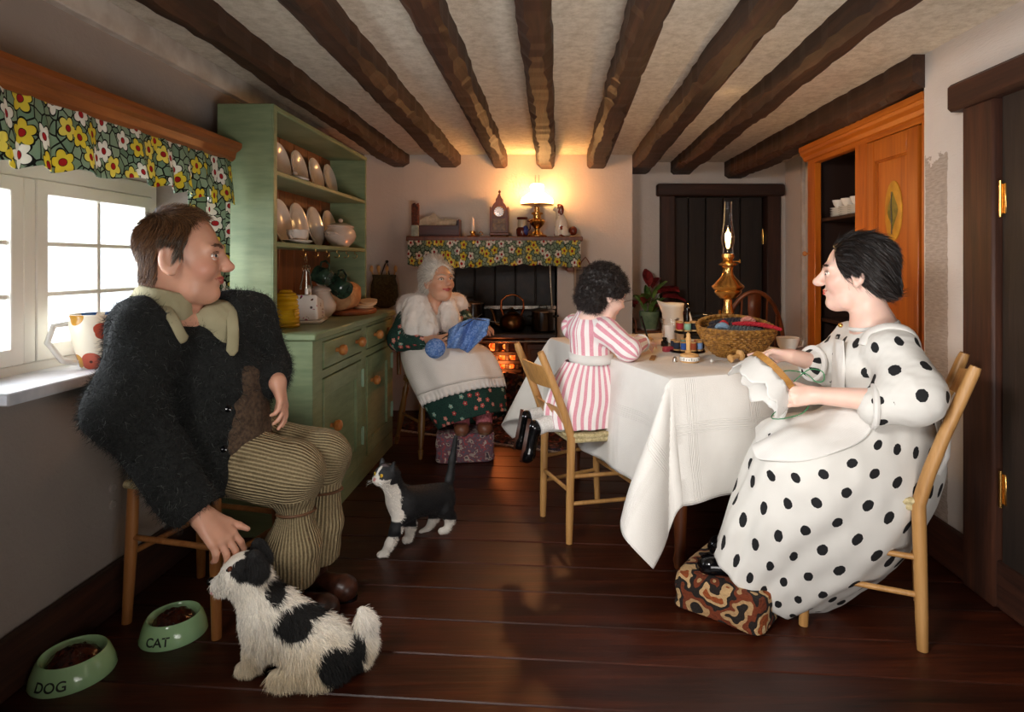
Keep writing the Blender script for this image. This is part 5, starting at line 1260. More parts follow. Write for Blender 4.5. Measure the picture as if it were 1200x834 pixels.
# wooden spool on its side, hat pin
p = place(862, 424)
t = thing('wooden_spool', 'empty wooden spool lying on its side in front of the basket', 'spool', (p.x, p.y, TT+.021), (0, R(78), R(25)))
part('spool', G().lathe([(0, -.03), (.016, -.03), (.017, -.024), (.009, -.018), (.009, .016), (.022, .022), (.022, .03), (0, .03)], (0, 0, 0), 24), 'light_wood', t, L=True)
p = place(834, 425); t = thing('hat_pin', 'long steel pin with a pearl head lying on the cloth', 'pin', (p.x, p.y, TT+.008))
part('head', G().ball((0, 0, 0), .008), 'pearl', t, L=True); part('shaft', G().tube([(.005, 0, 0), (.085, .01, -.003)], .0013, 6), 'steel', t, L=True)
# ---------------------------------------------------------------- pet bowls and footstools
def bowl(word, label, px, py, a, r, foodseed):
    s = (py-308)/CH; loc = ((px-645)/s, FPX/s, 0)
    t = thing('pet_bowl', label, 'bowl', loc, (0, 0, a))
    part('bowl', G().lathe([(r*.98, 0), (r, .006), (r*.93, .03), (r*.82, .056), (r*.76, .062), (r*.70, .056), (r*.62, .03), (r*.5, .016), (0, .014)], (0, 0, 0), 48), 'bowl_green', t, L=True)
    r_ = np.random.default_rng(foodseed); P = []
    for i in range(9):
        P.append([(r*.66*i/8*cos(b)*(1 if i < 8 else .97), r*.66*i/8*sin(b), .050+.018*(1-(i/8)**2)+r_.uniform(-.004, .004)*(i < 8)-.014*(i/8)**6) for b in np.linspace(0, 2*pi, 24, endpoint=False)])
    part('food', G().grid(P, closed=True), 'pet_food', t, L=True, label='glossy dark brown food')
    cu = bpy.data.curves.new('tmp', 'FONT'); cu.body = word; cu.size = .034; cu.align_x = 'CENTER'; cu.extrude = .0006; cu.offset = .0004
    o = bpy.data.objects.new('tmp', cu); COL.objects.link(o); bpy.context.view_layer.update()
    me = bpy.data.meshes.new_from_object(o); bpy.data.objects.remove(o)
    g = G(); 
    for v in me.vertices:
        x, yy, z = v.co; z0 = .014+yy*.94; f = (z0-.006)/.05; rr = r*(1-.18*f)+.0012-z; th = x/(r*.92)-pi/2
        g.v.append((rr*cos(th), rr*sin(th), z0))
    g.f = [tuple(p.vertices) for p in me.polygons]; bpy.data.meshes.remove(me)
    part('lettering', g, 'letter_black', t, L=True, smooth=False, label=f'black letters {word}')
bowl('DOG', 'pale green dog bowl marked DOG with brown food by the left wall', 86, 789, R(6), .102, 1)
bowl('CAT', 'pale green cat bowl marked CAT with brown food beside the stool leg', 204, 742, R(2), .094, 2)
def footstool(name, label, cx, cy, sx, sy, h, a, m, fuzz=None, n=0):
    g = G(); P = []
    b = bmesh.new(); bmesh.ops.create_cube(b, size=1); bmesh.ops.bevel(b, geom=b.edges[:], offset=.13, segments=4, affect='EDGES', profile=.6); bmesh.ops.subdivide_edges(b, edges=b.edges[:], cuts=2, use_grid_fill=True)
    vs = [Matrix.Rotation(a, 3, 'Z') @ Vector((v.co.x*sx, v.co.y*sy, (v.co.z+.5)*h)) for v in b.verts]
    vs = [(v.x+cx+.004*sin(v.z*90+v.x*70), v.y+cy+.004*sin(v.x*80), max(v.z, 0)+.003*sin(v.x*60+v.y*50)*(v.z > .02)) for v in vs]
    g.add(vs, [[v.index for v in f.verts] for f in b.faces]); b.free()
    return solo(name, g, m, label, 'footstool')
f1 = footstool('footstool', 'brown and cream plush footstool under the black shoes', .632, 2.085, .30, .36, .120, R(-38), 'tapestry_brown')
footstool('footstool', 'faded pink and grey tapestry footstool under the brown slippers', -.50, 3.60, .33, .22, .17, R(8), 'tapestry_pink')
# ---------------------------------------------------------------- figure helpers
def frame(loc, yaw, pitch=0, roll=0, sc=1.):
    Rm = (Matrix.Rotation(yaw, 3, 'Z') @ Matrix.Rotation(pitch, 3, 'Y') @ Matrix.Rotation(roll, 3, 'X'))
    Rn = np.array(Rm); loc = np.array(loc, float)
    T = lambda *p: loc+Rn @ (np.array(p, float)*sc)
    return T, Rn, sc, loc
def to_local(F, V):
    T, Rn, sc, loc = F
    return ((np.asarray(V)-loc) @ Rn)/sc
def head(S, F, nose=1., full=1., lipw=1., smile=.003, back=0., ear=1.):
    T, Q, k, _ = F
    e = lambda c, r, kk=.02, lab=0, sub=False: S.el(T(*c), np.array(r)*k, Q, kk*k, lab, sub)
    c_ = lambda a, b, ra, rb, kk=.01, lab=0, sub=False: S.rc(T(*a), T(*b), ra*k, rb*k, kk*k, lab, sub)
    e((-.015+back/2, 0, .030), (.095-back/2, .074, .086)); e((.028, 0, -.020), (.062, .060*full, .078), .03)
    c_((.035, .022, -.085), (.060, 0, -.092), .030, .022, .03); c_((.035, -.022, -.085), (.060, 0, -.092), .030, .022, .03)
    e((.076, 0, -.094), (.016, .018, .015), .015)
    for s in (-1, 1):
        e((.060, s*.034, -.030), (.027*full, .025*full, .026), .02)
        c_((.082, s*.012, .022), (.070, s*.044, .020), .012, .010, .016)
        e((.096, s*.031, .003), (.018, .0205, .0125), .010, None, True)
        # lids
        ec = (.0735, s*.031, .003)
        for up in (1, -1):
            pts = []
            for a in np.linspace(-1.05, 1.05, 7): pts.append((ec[0]+.0150*cos(a)*(.97 if up < 0 else 1.), ec[1]+.0155*sin(a), ec[2]+up*(.0082 if up > 0 else .0074)*cos(a)))
            for i in range(6): c_(pts[i], pts[i+1], .0030, .0030, .002, 3 if up > 0 else 0)
        for i in range(4):  # brows
            a0, a1 = i/4, (i+1)/4
            f = lambda t: (.0935-.020*t*t, s*(.014+.036*t), .024+.006*sin(pi*t))
            c_(f(a0), f(a1), .0034, .0030, .004, 2)
        e((-.006, s*.075, -.008), (.020*ear, .008*ear, .031*ear), .006); e((-.002, s*(.075+.006*ear), -.002), (.012*ear, .006, .020*ear), .005, None, True); e((.0, s*.076, -.008-.026*ear), (.009*ear, .007, .010), .006)
        e((.101*1., s*.0105, -.030), (.0085, .0075, .0075), .006)
    c_((.088, 0, .012), (.104+.012*(nose-1)*3, 0, -.022), .0085, .0115*nose, .012); e((.107+.030*(nose-1), 0, -.024), (.0125*nose, .0115, .0105), .008)
    e((.078, 0, -.056), (.018, .022, .018), .012)
    w = .024*lipw
    for s in (-1, 1):
        c_((.0965, 0, -.0525), (.0845, s*w, -.056+smile), .0042, .0022, .003, 1); c_((.0960, 0, -.0625), (.0840, s*w, -.057+smile), .0050, .0022, .003, 1)
        c_((.102, 0, -.0572), (.088, s*(w+.002), -.0565+smile), .0014, .0012, .002, None, True)
def eyes(F, par, iris='eye_iris', yaw=0., pit=0.):
    T, Q, k, _ = F
    for s in (-1, 1):
        c = T(.0755, s*.031, .003)
        eb = part('eyeball', G().ball(c, .0138*k, 18), 'eye_white', par)
        p = T(.0755+.0086*cos(yaw), s*.031+.0086*sin(yaw), .003+.0086*sin(pit)); part('iris', G().ball(p, .0062*k, 14), iris, eb)
        p = T(.0755+.0120*cos(yaw), s*.031+.0120*sin(yaw), .003+.0120*sin(pit)); part('pupil', G().ball(p, .0034*k, 10), 'eye_black', eb)
def hand(S, wrist, d, n, side, sc=1., curl=(.3, .35, .4, .45), spread=.10, thumb=(.75, .6, .25), tc=.3, lab=0):
    wrist = np.array(wrist, float); d = np.array(d, float); d /= np.linalg.norm(d); n = np.array(n, float); n -= d*(n@d); n /= np.linalg.norm(n)
    l = np.cross(d, n)*side; K = sc; tips = []
    kn = [(.080, .027), (.084, .0085), (.081, -.010), (.074, -.0275)]; Ls = [.070, .079, .072, .056]
    for i, ((a, b), L) in enumerate(zip(kn, Ls)):
        p = wrist+d*a*K+l*b*K; S.rc(wrist+l*b*.5*K+d*.01*K, p, .0165*K, .0115*K, .010*K, lab)
        ang = 0; q = p
        for j, f in enumerate((.45, .30, .25)):
            ang += curl[i]*(.8 if j == 0 else 1.1)
            dd = (d+l*spread*(1.5-i)*.7)*cos(ang)+n*sin(ang); dd /= np.linalg.norm(dd)
            q2 = q+dd*L*f*K; r0 = (.0092, .0082, .0072)[j]; r1 = (.0082, .0072, .0058)[j]
            S.rc(q, q2, r0*K, r1*K, .003*K, lab); q = q2
        tips.append(q)
    S.rc(wrist+d*.02*K, wrist+d*.06*K, .020*K, .016*K, .012*K, lab)
    b0 = wrist+d*.022*K+l*.020*K; t = d*thumb[0]+l*thumb[1]+n*thumb[2]; t /= np.linalg.norm(t)
    b1 = b0+t*.034*K; S.rc(b0-t*.01*K, b1, .015*K, .0112*K, .010*K, lab)
    t2 = t+n*tc; t2 /= np.linalg.norm(t2); b2 = b1+t2*.028*K; S.rc(b1, b2, .0105*K, .0092*K, .004*K, lab)
    t3 = t2+n*tc; t3 /= np.linalg.norm(t3); b3 = b2+t3*.024*K; S.rc(b2, b3, .0092*K, .0066*K, .004*K, lab)
    return tips+[b3]
def skincol(g, base, lip, brow, F=None, blush=None, bl=(.06, .045, -.03)):
    c = np.tile(lc(base), (len(g.v), 1)); c *= (1+.05*vnoise(g.v, 60, 5))[:, None]
    if F is not None and blush is not None:
        L = to_local(F, g.v)
        for s in (-1, 1):
            w = np.exp(-(((L-np.array([bl[0], s*bl[1], bl[2]]))/.022)**2).sum(1))[:, None]*.6; c = c*(1-w)+lc(blush)*w
        w = np.exp(-(((L-np.array([.11, 0, -.026]))/.014)**2).sum(1))[:, None]*.4; c = c*(1-w)+lc(blush)*w
    c[g.lab == 3] = c[g.lab == 3]*.35; c[g.lab == 1] = lc(lip); c[g.lab == 2] = lc(brow); g.col = c
def seguv(g, segs):
    """per-face-corner uv (angle*r, along) from the nearest limb segment; segs: (a, b, r, ref, v0)"""
    V = g.v; F = g.f; C = V[F].mean(1); best = np.full(len(C), 1e9); uv = np.zeros((len(F), 4, 2))
    for a, b, r, ref, v0 in segs:
        a = np.array(a, float); b = np.array(b, float); ba = b-a; L = np.linalg.norm(ba); ax = ba/L
        t = np.clip(((C-a)@ax), 0, L); d = np.linalg.norm(C-a-t[:, None]*ax, axis=1)-r
        e1 = np.array(ref, float); e1 -= ax*(e1@ax); e1 /= np.linalg.norm(e1); e2 = np.cross(ax, e1)
        m = d < best; best[m] = d[m]; tc = np.arctan2((C[m]-a)@e2, (C[m]-a)@e1); P = V[F[m]]-a
        th = np.arctan2(P@e2, P@e1); th = tc[:, None]+(th-tc[:, None]+pi) % (2*pi)-pi
        uv[m, :, 0] = th*r; uv[m, :, 1] = P@ax+v0
    g.uv = uv
def snapto(g, pts, off=.006, n=6):
    """lay a polyline onto the surface of g"""
    V = np.asarray(g.v); N = normals(V, g.f); out = []; pts = [np.array(p, float) for p in pts]
    for i in range(len(pts)-1):
        for k in range(n):
            q = pts[i]+(pts[i+1]-pts[i])*k/n; j = ((V-q)**2).sum(1).argmin(); out.append(V[j]+N[j]*off)
    j = ((V-pts[-1])**2).sum(1).argmin(); out.append(V[j]+N[j]*off); out = np.array(out)
    for _ in range(3): out[1:-1] = out[1:-1]*.5+.25*(out[:-2]+out[2:])
    return [tuple(p) for p in out]
def wrinkle(g, amp, sc, seed, stretch=(1, 1, 1)):
    N = normals(g.v, g.f); w = vnoise(g.v*np.array(stretch), sc, seed); w2 = vnoise(g.v*np.array(stretch), sc*2.3, seed+1)
    g.v = g.v+N*(amp*(w+.5*w2))[:, None]; return g
def shoe(name, par, heel, toe, up, w, h, m, ank=None, sole=None):
    heel = np.array(heel, float); toe = np.array(toe, float); up = np.array(up, float); up /= np.linalg.norm(up); d = toe-heel; L = np.linalg.norm(d); d /= L; up -= d*(up@d); up /= np.linalg.norm(up)
    lo = np.minimum(heel, toe)-.12; hi = np.maximum(heel, toe)+.12
    S = SDF(lo, hi, .004)
    S.rc(heel+d*w*.8+up*h*.5, toe-d*w*.95+up*h*.42, w*.82, w*.95, .02); S.rc(toe-d*w*1.1+up*h*.4, toe-d*w*.9+up*h*.38, w, w*.9, .01)
    S.rc(heel+d*w*.8+up*h*.6, heel+d*w*.9+up*h*1.1, w*.75, w*.62, .015)
    S.half(heel, -up, .006); S.half(heel+up*h*1.15, up, .004)
    g = S.mesh(); o = part(name, g, m, par)
    if sole:
        e2 = np.cross(up, d); P = []
        for hh in (-.006, .008):
            P.append([tuple(heel+d*(L*.5+(L*.52)*cos(a))+e2*(w*(.92+.12*cos(a)))*sin(a)+up*hh) for a in np.linspace(0, 2*pi, 28, endpoint=False)])
        gg = G().grid(P, closed=True); n = 28; gg.f += [tuple(range(n))[::-1], tuple(range(n, 2*n))]; part('sole', gg, sole, o)
    return o
def loftrings(rings, n=96, fold=None, th0=0, th1=2*pi, sub=6, off=0., uscale=1.):
    """rings: (centre, a, b) half vectors; interpolates smoothly; returns G with uv in metres"""
    C = [np.array(r[0], float) for r in rings]; A = [np.array(r[1], float) for r in rings]; B = [np.array(r[2], float) for r in rings]
    m = len(rings); P = []; closed = not callable(th1) and abs(th1-th0-2*pi) < 1e-6
    def cr(X, t):
        i = min(int(t), m-2); f = t-i; p0, p1, p2, p3 = X[max(i-1, 0)], X[i], X[i+1], X[min(i+2, m-1)]
        return .5*((2*p1)+(-p0+p2)*f+(2*p0-5*p1+4*p2-p3)*f*f+(-p0+3*p1-3*p2+p3)*f**3)
    th = np.linspace(th0, th1, n, endpoint=not closed) if not callable(th1) else np.linspace(0, 1, n); N = (m-1)*sub
    for i in range(N+1):
        t = i/sub
        if callable(th1): th = np.linspace(th0, th1(t/(m-1)), n)
        c, a, b = cr(C, t), cr(A, t), cr(B, t); row = []
        for q in th:
            f = 1+(fold(t/(m-1), q) if fold else 0)
            if callable(off): o_ = off(t/(m-1), q)
            else: o_ = off
            v = a*cos(q)+b*sin(q); L = np.linalg.norm(v); row.append(c+v*f*(1+o_/max(L, 1e-6)))
        P.append(row)
    P = np.array(P); Lr = [np.linalg.norm(np.diff(np.concatenate([p, p[:1]]), axis=0), axis=1).sum() for p in P]
    vs = np.concatenate([[0], np.cumsum(np.linalg.norm(np.diff(P, axis=0), axis=2).mean(1))]); Lm = float(np.mean(Lr))*uscale
    nn = len(th)
    cu = np.concatenate([[0], np.cumsum(np.linalg.norm(np.diff(np.concatenate([P[len(P)//2], P[len(P)//2][:1]]), axis=0), axis=1))])
    g = G().grid([list(map(tuple, r)) for r in P], closed=closed, uvf=lambda i, j: (float(cu[min(j, len(cu)-1)])*uscale, float(vs[i])))
    return g
def crease(g, amp, sc, seed, stretch=(1, 1, 1)):
    V = np.array(g.v); F = np.array(g.f); N = normals(V, F); g.v = V+N*(amp*(vnoise(V*np.array(stretch), sc, seed)+.5*vnoise(V*np.array(stretch), sc*2.1, seed+1)))[:, None]; g.f = F; return g
def rg_(p, q, Y, hd, dz=0, bvec=None, dY=0):
    """ring from two pixel points p,q at depth Y, with half depth hd"""
    P = np.array(W(*p, Y+dY)); Q = np.array(W(*q, Y-dY)); c = (P+Q)/2; a = (P-Q)/2
    return (c, a, np.array(bvec)*hd if bvec is not None else np.array([0, -hd, dz]))
def hairpart(g_src, F, mask, n, length, width, cols, flow, par, lift=.35, curl=.0, seg=4, droop=(0, 0, -.1), seed=3, name='hair'):
    P, N = sample(g_src, n, lambda c: mask(to_local(F, c)).astype(float), seed)
    L = to_local(F, P); T, Q, k, loc = F
    d = flow(L) @ Q.T; d = d-N*(d*N).sum(1)[:, None]*1.; d /= np.maximum(np.linalg.norm(d, axis=1), 1e-6)[:, None]; d = d+N*lift
    r = np.random.default_rng(seed); cc = np.array([lc(c) for c in cols])[r.integers(0, len(cols), n)]
    return part(name, strands(P, d, length*k, width, cc, seg, droop, curl, seed), 'hair', par, kind='stuff')
# ---------------------------------------------------------------- the man on the stool
mn = thing('person', 'man in a fuzzy dark wool jacket and corduroy knee breeches seated on the stool', 'person', (-1.1, 2.0, 0))
F = frame(W(211, 299, 1.87), R(20), R(3), 0, 1.22)
S = SDF((-1.42, 1.52, .30), (-.72, 2.26, 1.36), .0034)
head(S, F, 1.10, 1.0, 1.0, .003, .014, 1.25)
nb = np.array(W(203, 372, 1.93)); T = F[0]
S.rc(T(-.025, 0, -.05), nb, .066, .075, .03); S.rc(nb, (-1.08, 1.96, .72), .10, .11, .04)
S.rc((-1.17, 1.80, .955), (-1.0, 2.05, .90), .05, .045, .04)
wr1 = np.array((-.965, 1.70, .44)); S.chain([(-1.18, 1.77, .95), (-1.18, 1.69, .73), wr1], [.045, .038, .030], .02)
hand(S, wr1, (.62, -.10, -.55), (-.55, .35, -.6), 1, 1.12, (.35, .45, .5, .6), .12, (.95, .55, .0), .05)
wr2 = np.array(W(325, 448, 2.0)); S.chain([(-1.0, 2.06, .90), (-.98, 2.12, .79), wr2], [.045, .038, .029], .02)
hand(S, wr2, (.32, -.25, -.75), (-.7, -.2, -.3), 1, .95, (.25, .3, .4, .5), .10, (.75, .35, .35), .2)
g = S.mesh(); skincol(g, 'cf9a80', 'a8504a', '4a3020', F, 'c4705c')
L = to_local(F, g.v)
def manmask(L): 
    x, y, z = L[:, 0], L[:, 1], L[:, 2]
    return ((x < .040-.25*np.maximum(0, .10-z)) & (z > .052)) | ((x < .028) & (z > .030)) | ((x < .020) & (x > .006) & (z > .0) & (z < .04)) | ((x < -.034) & (z > -.062)) & ~((x > -.030) & (x < .03) & (z < .026) & (np.abs(y) > .05))
mk = manmask(L) & (g.lab == 0) & (g.v[:, 2] > 1.06); gr = (L[:, 0] > -.02) & (L[:, 2] < .05)
g.col[mk] = lc('5a3a24'); g.col[mk & gr] = lc('6a5f55')
body = part('body', g, 'skin', mn, smooth='full'); eyes(F, body, yaw=-.65)
def flow(L): return np.stack([.55-L[:, 2]*0, L[:, 1]*3-.1, -.9*np.ones(len(L))+L[:, 2]*9], 1)
def flow_m(L):
    x, y, z = L[:, 0], L[:, 1], L[:, 2]; top = np.clip((z-.06)/.05, 0, 1)
    return np.stack([-.25+top*1.1, np.sign(y+1e-5)*.3, -.9+top*.6], 1)
hairpart(g, F, lambda L: manmask(L), 9000, .030, .0007, ('4a2f1c', '6b4628', '8c6540', '38241a', '7d5a3c'), flow_m, mn, .40, .12)
hairpart(g, F, lambda L: manmask(L) & (L[:, 0] > -.03) & (L[:, 2] < .05), 1100, .026, .0007, ('9a958c', '6b665e', '3a342e'), flow_m, mn, .4, .1, seed=8, name='grey_hair')
# jacket
S = SDF((-1.48, 1.46, .36), (-.76, 2.34, 1.16), .0065)
S.rc((-1.12, 2.03, .56), (-1.10, 1.98, .78), .165, .165, .05); S.rc((-1.10, 1.98, .78), (-1.09, 1.94, .93), .165, .105, .05)
S.rc((-1.18, 1.78, .955), (-1.01, 2.06, .965), .085, .080, .06)
S.chain([(-1.165, 1.775, .945), (-1.165, 1.69, .74), (-1.00, 1.705, .475)], [.090, .092, .066], .05)
S.chain([(-1.00, 2.07, .90), (-.985, 2.13, .79), (-.925, 2.04, .758)], [.078, .076, .058], .03)
S.rc((-1.08, 1.93, .62), (-1.06, 1.90, .50), .125, .10, .05)
S.half(W(205, 324, 1.93), (.34, -.14, .93), .02)
# V opening on the front right side
S.rc(W(200, 340, 1.84), W(272, 392, 1.80), .072, .066, .02, None, True); S.rc(W(272, 392, 1.80), W(300, 430, 1.83), .060, .035, .02, None, True); S.rc(W(298, 402, 1.85), W(352, 530, 1.90), .045, .075, .02, None, True); S.rc(W(250, 340, 1.91), W(270, 388, 1.87), .062, .052, .015, None, True)
S.rc(T(-.02, 0, -.06), np.array(nb), .085, .085, .02, None, True)
S.rc(np.array((-.985, 1.71, .455)), np.array((-.94, 1.712, .40)), .048, .06, .006, None, True)
g = S.mesh(); wrinkle(g, .010, 15, 4, (1, 1, .6)); jk_g = g; jk = part('jacket', g, 'jacket_wool', mn, smooth='full')
P, N = sample(g, 26000, None, 5); r_ = np.random.default_rng(6)
cc = np.array([lc(c) for c in ('0c0d0d', '151716', '212422', '3a3d3a', '5c605b')])[r_.choice(5, len(P), p=(.3, .3, .22, .12, .06))]
part('fuzz', strands(P, N*.55+r_.normal(0, .6, P.shape)+np.array((0, 0, -.35)), .022, .0006, cc, 3, (0, 0, -.3), .5, 7), 'fuzz', jk, kind='stuff')
for p in ((268, 479, 1.80), (263, 526, 1.79)):
    q = np.array(W(*p)); part('button', G().lathe([(0, .006), (.006, .007), (.010, .004), (.010, 0), (0, 0)], q, 16, Matrix.Rotation(R(70), 4, 'X')), 'black_leather', jk)
# shirt, collar, waistcoat
S = SDF((-1.26, 1.74, .58), (-.80, 2.18, 1.10), .005)
S.rc((-1.07, 1.965, .78), (-1.065, 1.95, .94), .118, .085, .05); S.rc(T(-.03, 0, -.125), nb, .088, .10, .02)
S.rc(T(-.02, 0, -.05), np.array(nb)+np.array((.03, 0, 0)), .073, .080, .012, None, True); S.half(W(205, 328, 1.9), (.35, -.10, .95), .01); S.half((0, 0, .74), (0, 0, -1), .01)
S.rc(W(248, 352, 1.80), W(266, 390, 1.81), .062, .022, .01, None, True)
g = S.mesh(); wrinkle(g, .005, 22, 9); part('shirt', g, 'shirt', mn, smooth='full')
sh_all = merge(jk_g, g)
for pts in ([(160, 326, 1.95), (170, 342, 1.86), (186, 358, 1.78), (208, 376, 1.74), (228, 396, 1.74), (240, 404, 1.76)], [(246, 344, 2.06), (262, 352, 2.0), (272, 368, 1.92), (282, 388, 1.86), (280, 410, 1.83)]):
    q = snapto(sh_all, [W(*a) for a in pts], .011, 3); part('collar', G().tube(q, [.010]+[.017]*(len(q)-2)+[.006], 12, flat=.32), 'shirt', mn, smooth='full')
S = SDF((-1.26, 1.76, .46), (-.78, 2.22, .84), .006)
S.rc((-1.07, 1.985, .56), (-1.055, 1.97, .76), .158, .130, .05); S.half((-1.0, 1.95, .80), (-.5, .2, 1), .01)
g = S.mesh(); wrinkle(g, .004, 20, 2); part('waistcoat', g, 'waistcoat', mn, smooth='full')
# breeches
legs = [[(-1.10, 1.95, .535), (-.835, 1.98, .462), (-.825, 1.995, .335), (-.835, 1.995, .22), (-.845, 1.995, .10)], [(-1.10, 2.10, .525), (-.80, 2.17, .452), (-.785, 2.15, .345), (-.80, 2.14, .235), (-.81, 2.13, .11)]]
S = SDF((-1.32, 1.82, .07), (-.66, 2.30, .70), .005); rr = [[.112, .104, .050, .088, .088], [.11, .092, .046, .074, .074]]
for lg, r in zip(legs, rr): S.chain(lg, r, .014)
S.rc((-1.12, 2.03, .535), (-1.09, 2.03, .62), .15, .15, .05); S.half((-.82, 2.0, .105), (0.1, 0.02, -1), .006)
g = S.mesh(); V0 = g.v.copy()
sg = []
for lg, r in zip(legs, rr): sg += [(lg[0], lg[1], r[0], (-.2, .3, -1), 0), (np.array(lg[1])-np.array((0, 0, .02)), lg[4], r[3], (-1, .5, 0), 0)]
seguv(g, sg); wrinkle(g, .006, 16, 12)
# gathers under the knee
part('breeches', g, 'corduroy', mn, smooth='full')
for lg, r in zip(legs, rr):
    c = np.array(lg[2]); part('knee_strap', G().tube([c+np.array((r[2]*1.04*cos(a), r[2]*1.04*sin(a), .004*cos(a+1))) for a in np.linspace(0, 2*pi, 33)], .011, 8, flat=.5), 'strap_leather', mn)
shoe('boot', mn, (-.90, 2.0, .0), (-.68, 1.965, .0), (0, 0, 1), .046, .075, 'brown_leather', sole='black_leather')
shoe('boot', mn, (-.87, 2.14, .0), (-.66, 2.08, .0), (0, 0, 1), .046, .075, 'brown_leather', sole='black_leather')
for c in ((-.855, 1.995), (-.82, 2.13)): part('sock', G().tube([(c[0], c[1], .06), (c[0], c[1], .14)], .045, 16), 'brown_leather', mn)
# ---------------------------------------------------------------- the woman sewing
wm = thing('person', 'dark haired woman in a white dress with black spots and apron, sewing at the table', 'person', (1.05, 2.02, 0))
F = frame(W(1003, 320, 2.03), R(153), R(3), 0, 1.03); T = F[0]
S = SDF((.62, 1.70, .55), (1.26, 2.36, 1.27), .0032)
head(S, F, 1.24, 1.0, .95, .002)
nb = np.array((1.055, 2.005, .925)); S.rc(T(-.028, 0, -.05), nb, .048, .052, .03); S.rc(nb, (1.07, 2.0, .65), .07, .09, .04)
S.rc((1.05, 1.90, .875), (1.05, 2.11, .875), .04, .04, .03)
wr1 = np.array(W(957, 463, 1.90)); S.chain([(1.05, 1.88, .86), (1.05, 1.80, .73), wr1], [.040, .040, .026], .02)
hand(S, wr1, (-.90, .20, -.08), (.1, .8, -.35), -1, .88, (.35, .42, .5, .6), .08, (.80, .50, .25), .12)
wr2 = np.array(W(927, 417, 2.12)); S.chain([(1.05, 2.12, .86), (1.02, 2.20, .76), wr2], [.038, .038, .025], .02)
hand(S, wr2, (-.85, .1, .12), (-.2, -.35, -.9), -1, .92, (.10, .55, .70, .80), .10, (.75, .3, .6), .2)
g = S.mesh(); skincol(g, 'e6bfae', 'c0403c', '3a2620', F, 'dc9a88'); body = part('body', g, 'skin', wm, smooth='full'); eyes(F, body, yaw=.5, pit=-.35)
# hair: cap swept from the parting over the ear to the nape
def haircap(F, blobs, cuts, lo, hi, h=.0045, wr=None):
    T, Q, k, loc = F; S = SDF(loc+np.array(lo), loc+np.array(hi), h)
    for c, r in blobs: S.el(T(*c), np.array(r)*k, Q, .02*k)
    for c, r in cuts: S.el(T(*c), np.array(r)*k, Q, .008*k, None, True)
    g = S.mesh()
    if wr: wrinkle(g, *wr)
    return g
g = haircap(F, [((-.022, 0, .040), (.102, .086, .090)), ((-.060, 0, -.015), (.062, .080, .060)), ((.0, 0, .03), (.075, .088, .06)), ((-.085, 0, -.04), (.035, .055, .035))],
            [((.106, 0, .0), (.088, .088, .098)), ((.07, 0, -.10), (.075, .12, .075))], (-.2, -.2, -.2), (.2, .2, .2), .0042, (.003, 60, 3, (1, 1, .3)))
g.col = np.tile(lc('120d0b'), (len(g.v), 1)); hc = part('hair', g, mat('hair_base', rough=.5, fn=lambda t: t.base(t.col())), wm, smooth='full')
def flow_w(L):
    x, y, z = L[:, 0], L[:, 1], L[:, 2]; return np.stack([-.8-0*x, .0*x, -.25-3*np.maximum(0, z-.02)*0-.5*(x < .02)], 1)
P, N = sample(g, 7000, None, 4); Lh = to_local(F, P); d = flow_w(Lh) @ F[1].T; d -= N*(d*N).sum(1)[:, None]; d /= np.maximum(np.linalg.norm(d, axis=1), 1e-6)[:, None]
r_ = np.random.default_rng(3); cc = np.array([lc(c) for c in ('0d0908', '1c1411', '2e211b', '120d0b')])[r_.integers(0, 4, 7000)]
part('hair_strands', strands(P, d+N*.06, .045, .0009, cc, 4, (0, 0, -.2), .1, 5), 'hair', hc, kind='stuff')
# bodice and sleeves
sg = [((1.075, 2.0, .58), (1.06, 2.01, .90), .125, (.87, -.49, 0), 0), ((1.05, 1.88, .87), (1.055, 1.80, .74), .085, (.6, .8, 0), .05), ((1.055, 1.80, .73), (.965, 1.835, .712), .07, (0, .5, -1), .22), ((1.05, 2.13, .87), (1.0, 2.20, .77), .075, (0, -1, 0), 0), ((1.0, 2.20, .77), (.925, 2.165, .785), .065, (0, 1, 0), .2)]
S = SDF((.84, 1.66, .53), (1.28, 2.34, 1.0), .0048)
S.rc((1.075, 2.0, .59), (1.062, 2.01, .80), .115, .122, .04); S.rc((1.05, 1.905, .872), (1.05, 2.11, .872), .062, .062, .05); S.rc((1.062, 2.01, .80), (1.06, 2.005, .90), .118, .06, .03)
S.chain([(1.055, 1.89, .865), (1.065, 1.81, .755), (.975, 1.835, .712)], [.074, .088, .058], .03); S.chain([(1.05, 2.13, .865), (1.01, 2.20, .775), (.93, 2.165, .785)], [.070, .078, .052], .03)
S.rc(T(-.03, 0, -.10), nb, .053, .062, .01, None, True); S.half(W(1003, 345, 2.0), (.15, 0, 1), .006)
S.half(W(1012, 470, 1.83), (-1, .15, -.35), .004) if False else None
g = S.mesh(); seguv(g, sg); wrinkle(g, .0035, 26, 8); bod = g; bodo = part('bodice', g, 'polka_cotton', wm, smooth='full')
for c, ax, r in (((.967, 1.838, .711), (-1, .35, .02), .060), ((.922, 2.163, .787), (-1, -.4, .15), .054)):
    ax = Vector(ax).normalized(); u = ax.orthogonal().normalized(); v = ax.cross(u); part('cuff', G().tube([Vector(c)+(u*cos(a)+v*sin(a))*r for a in np.linspace(0, 2*pi, 33)], .010, 8), 'white_cotton', wm)
part('neck_collar', G().tube([nb+np.array((.064*cos(a), .064*sin(a), .012+.012*cos(a))) for a in np.linspace(0, 2*pi, 33)], .014, 8, flat=.7), 'white_cotton', wm)
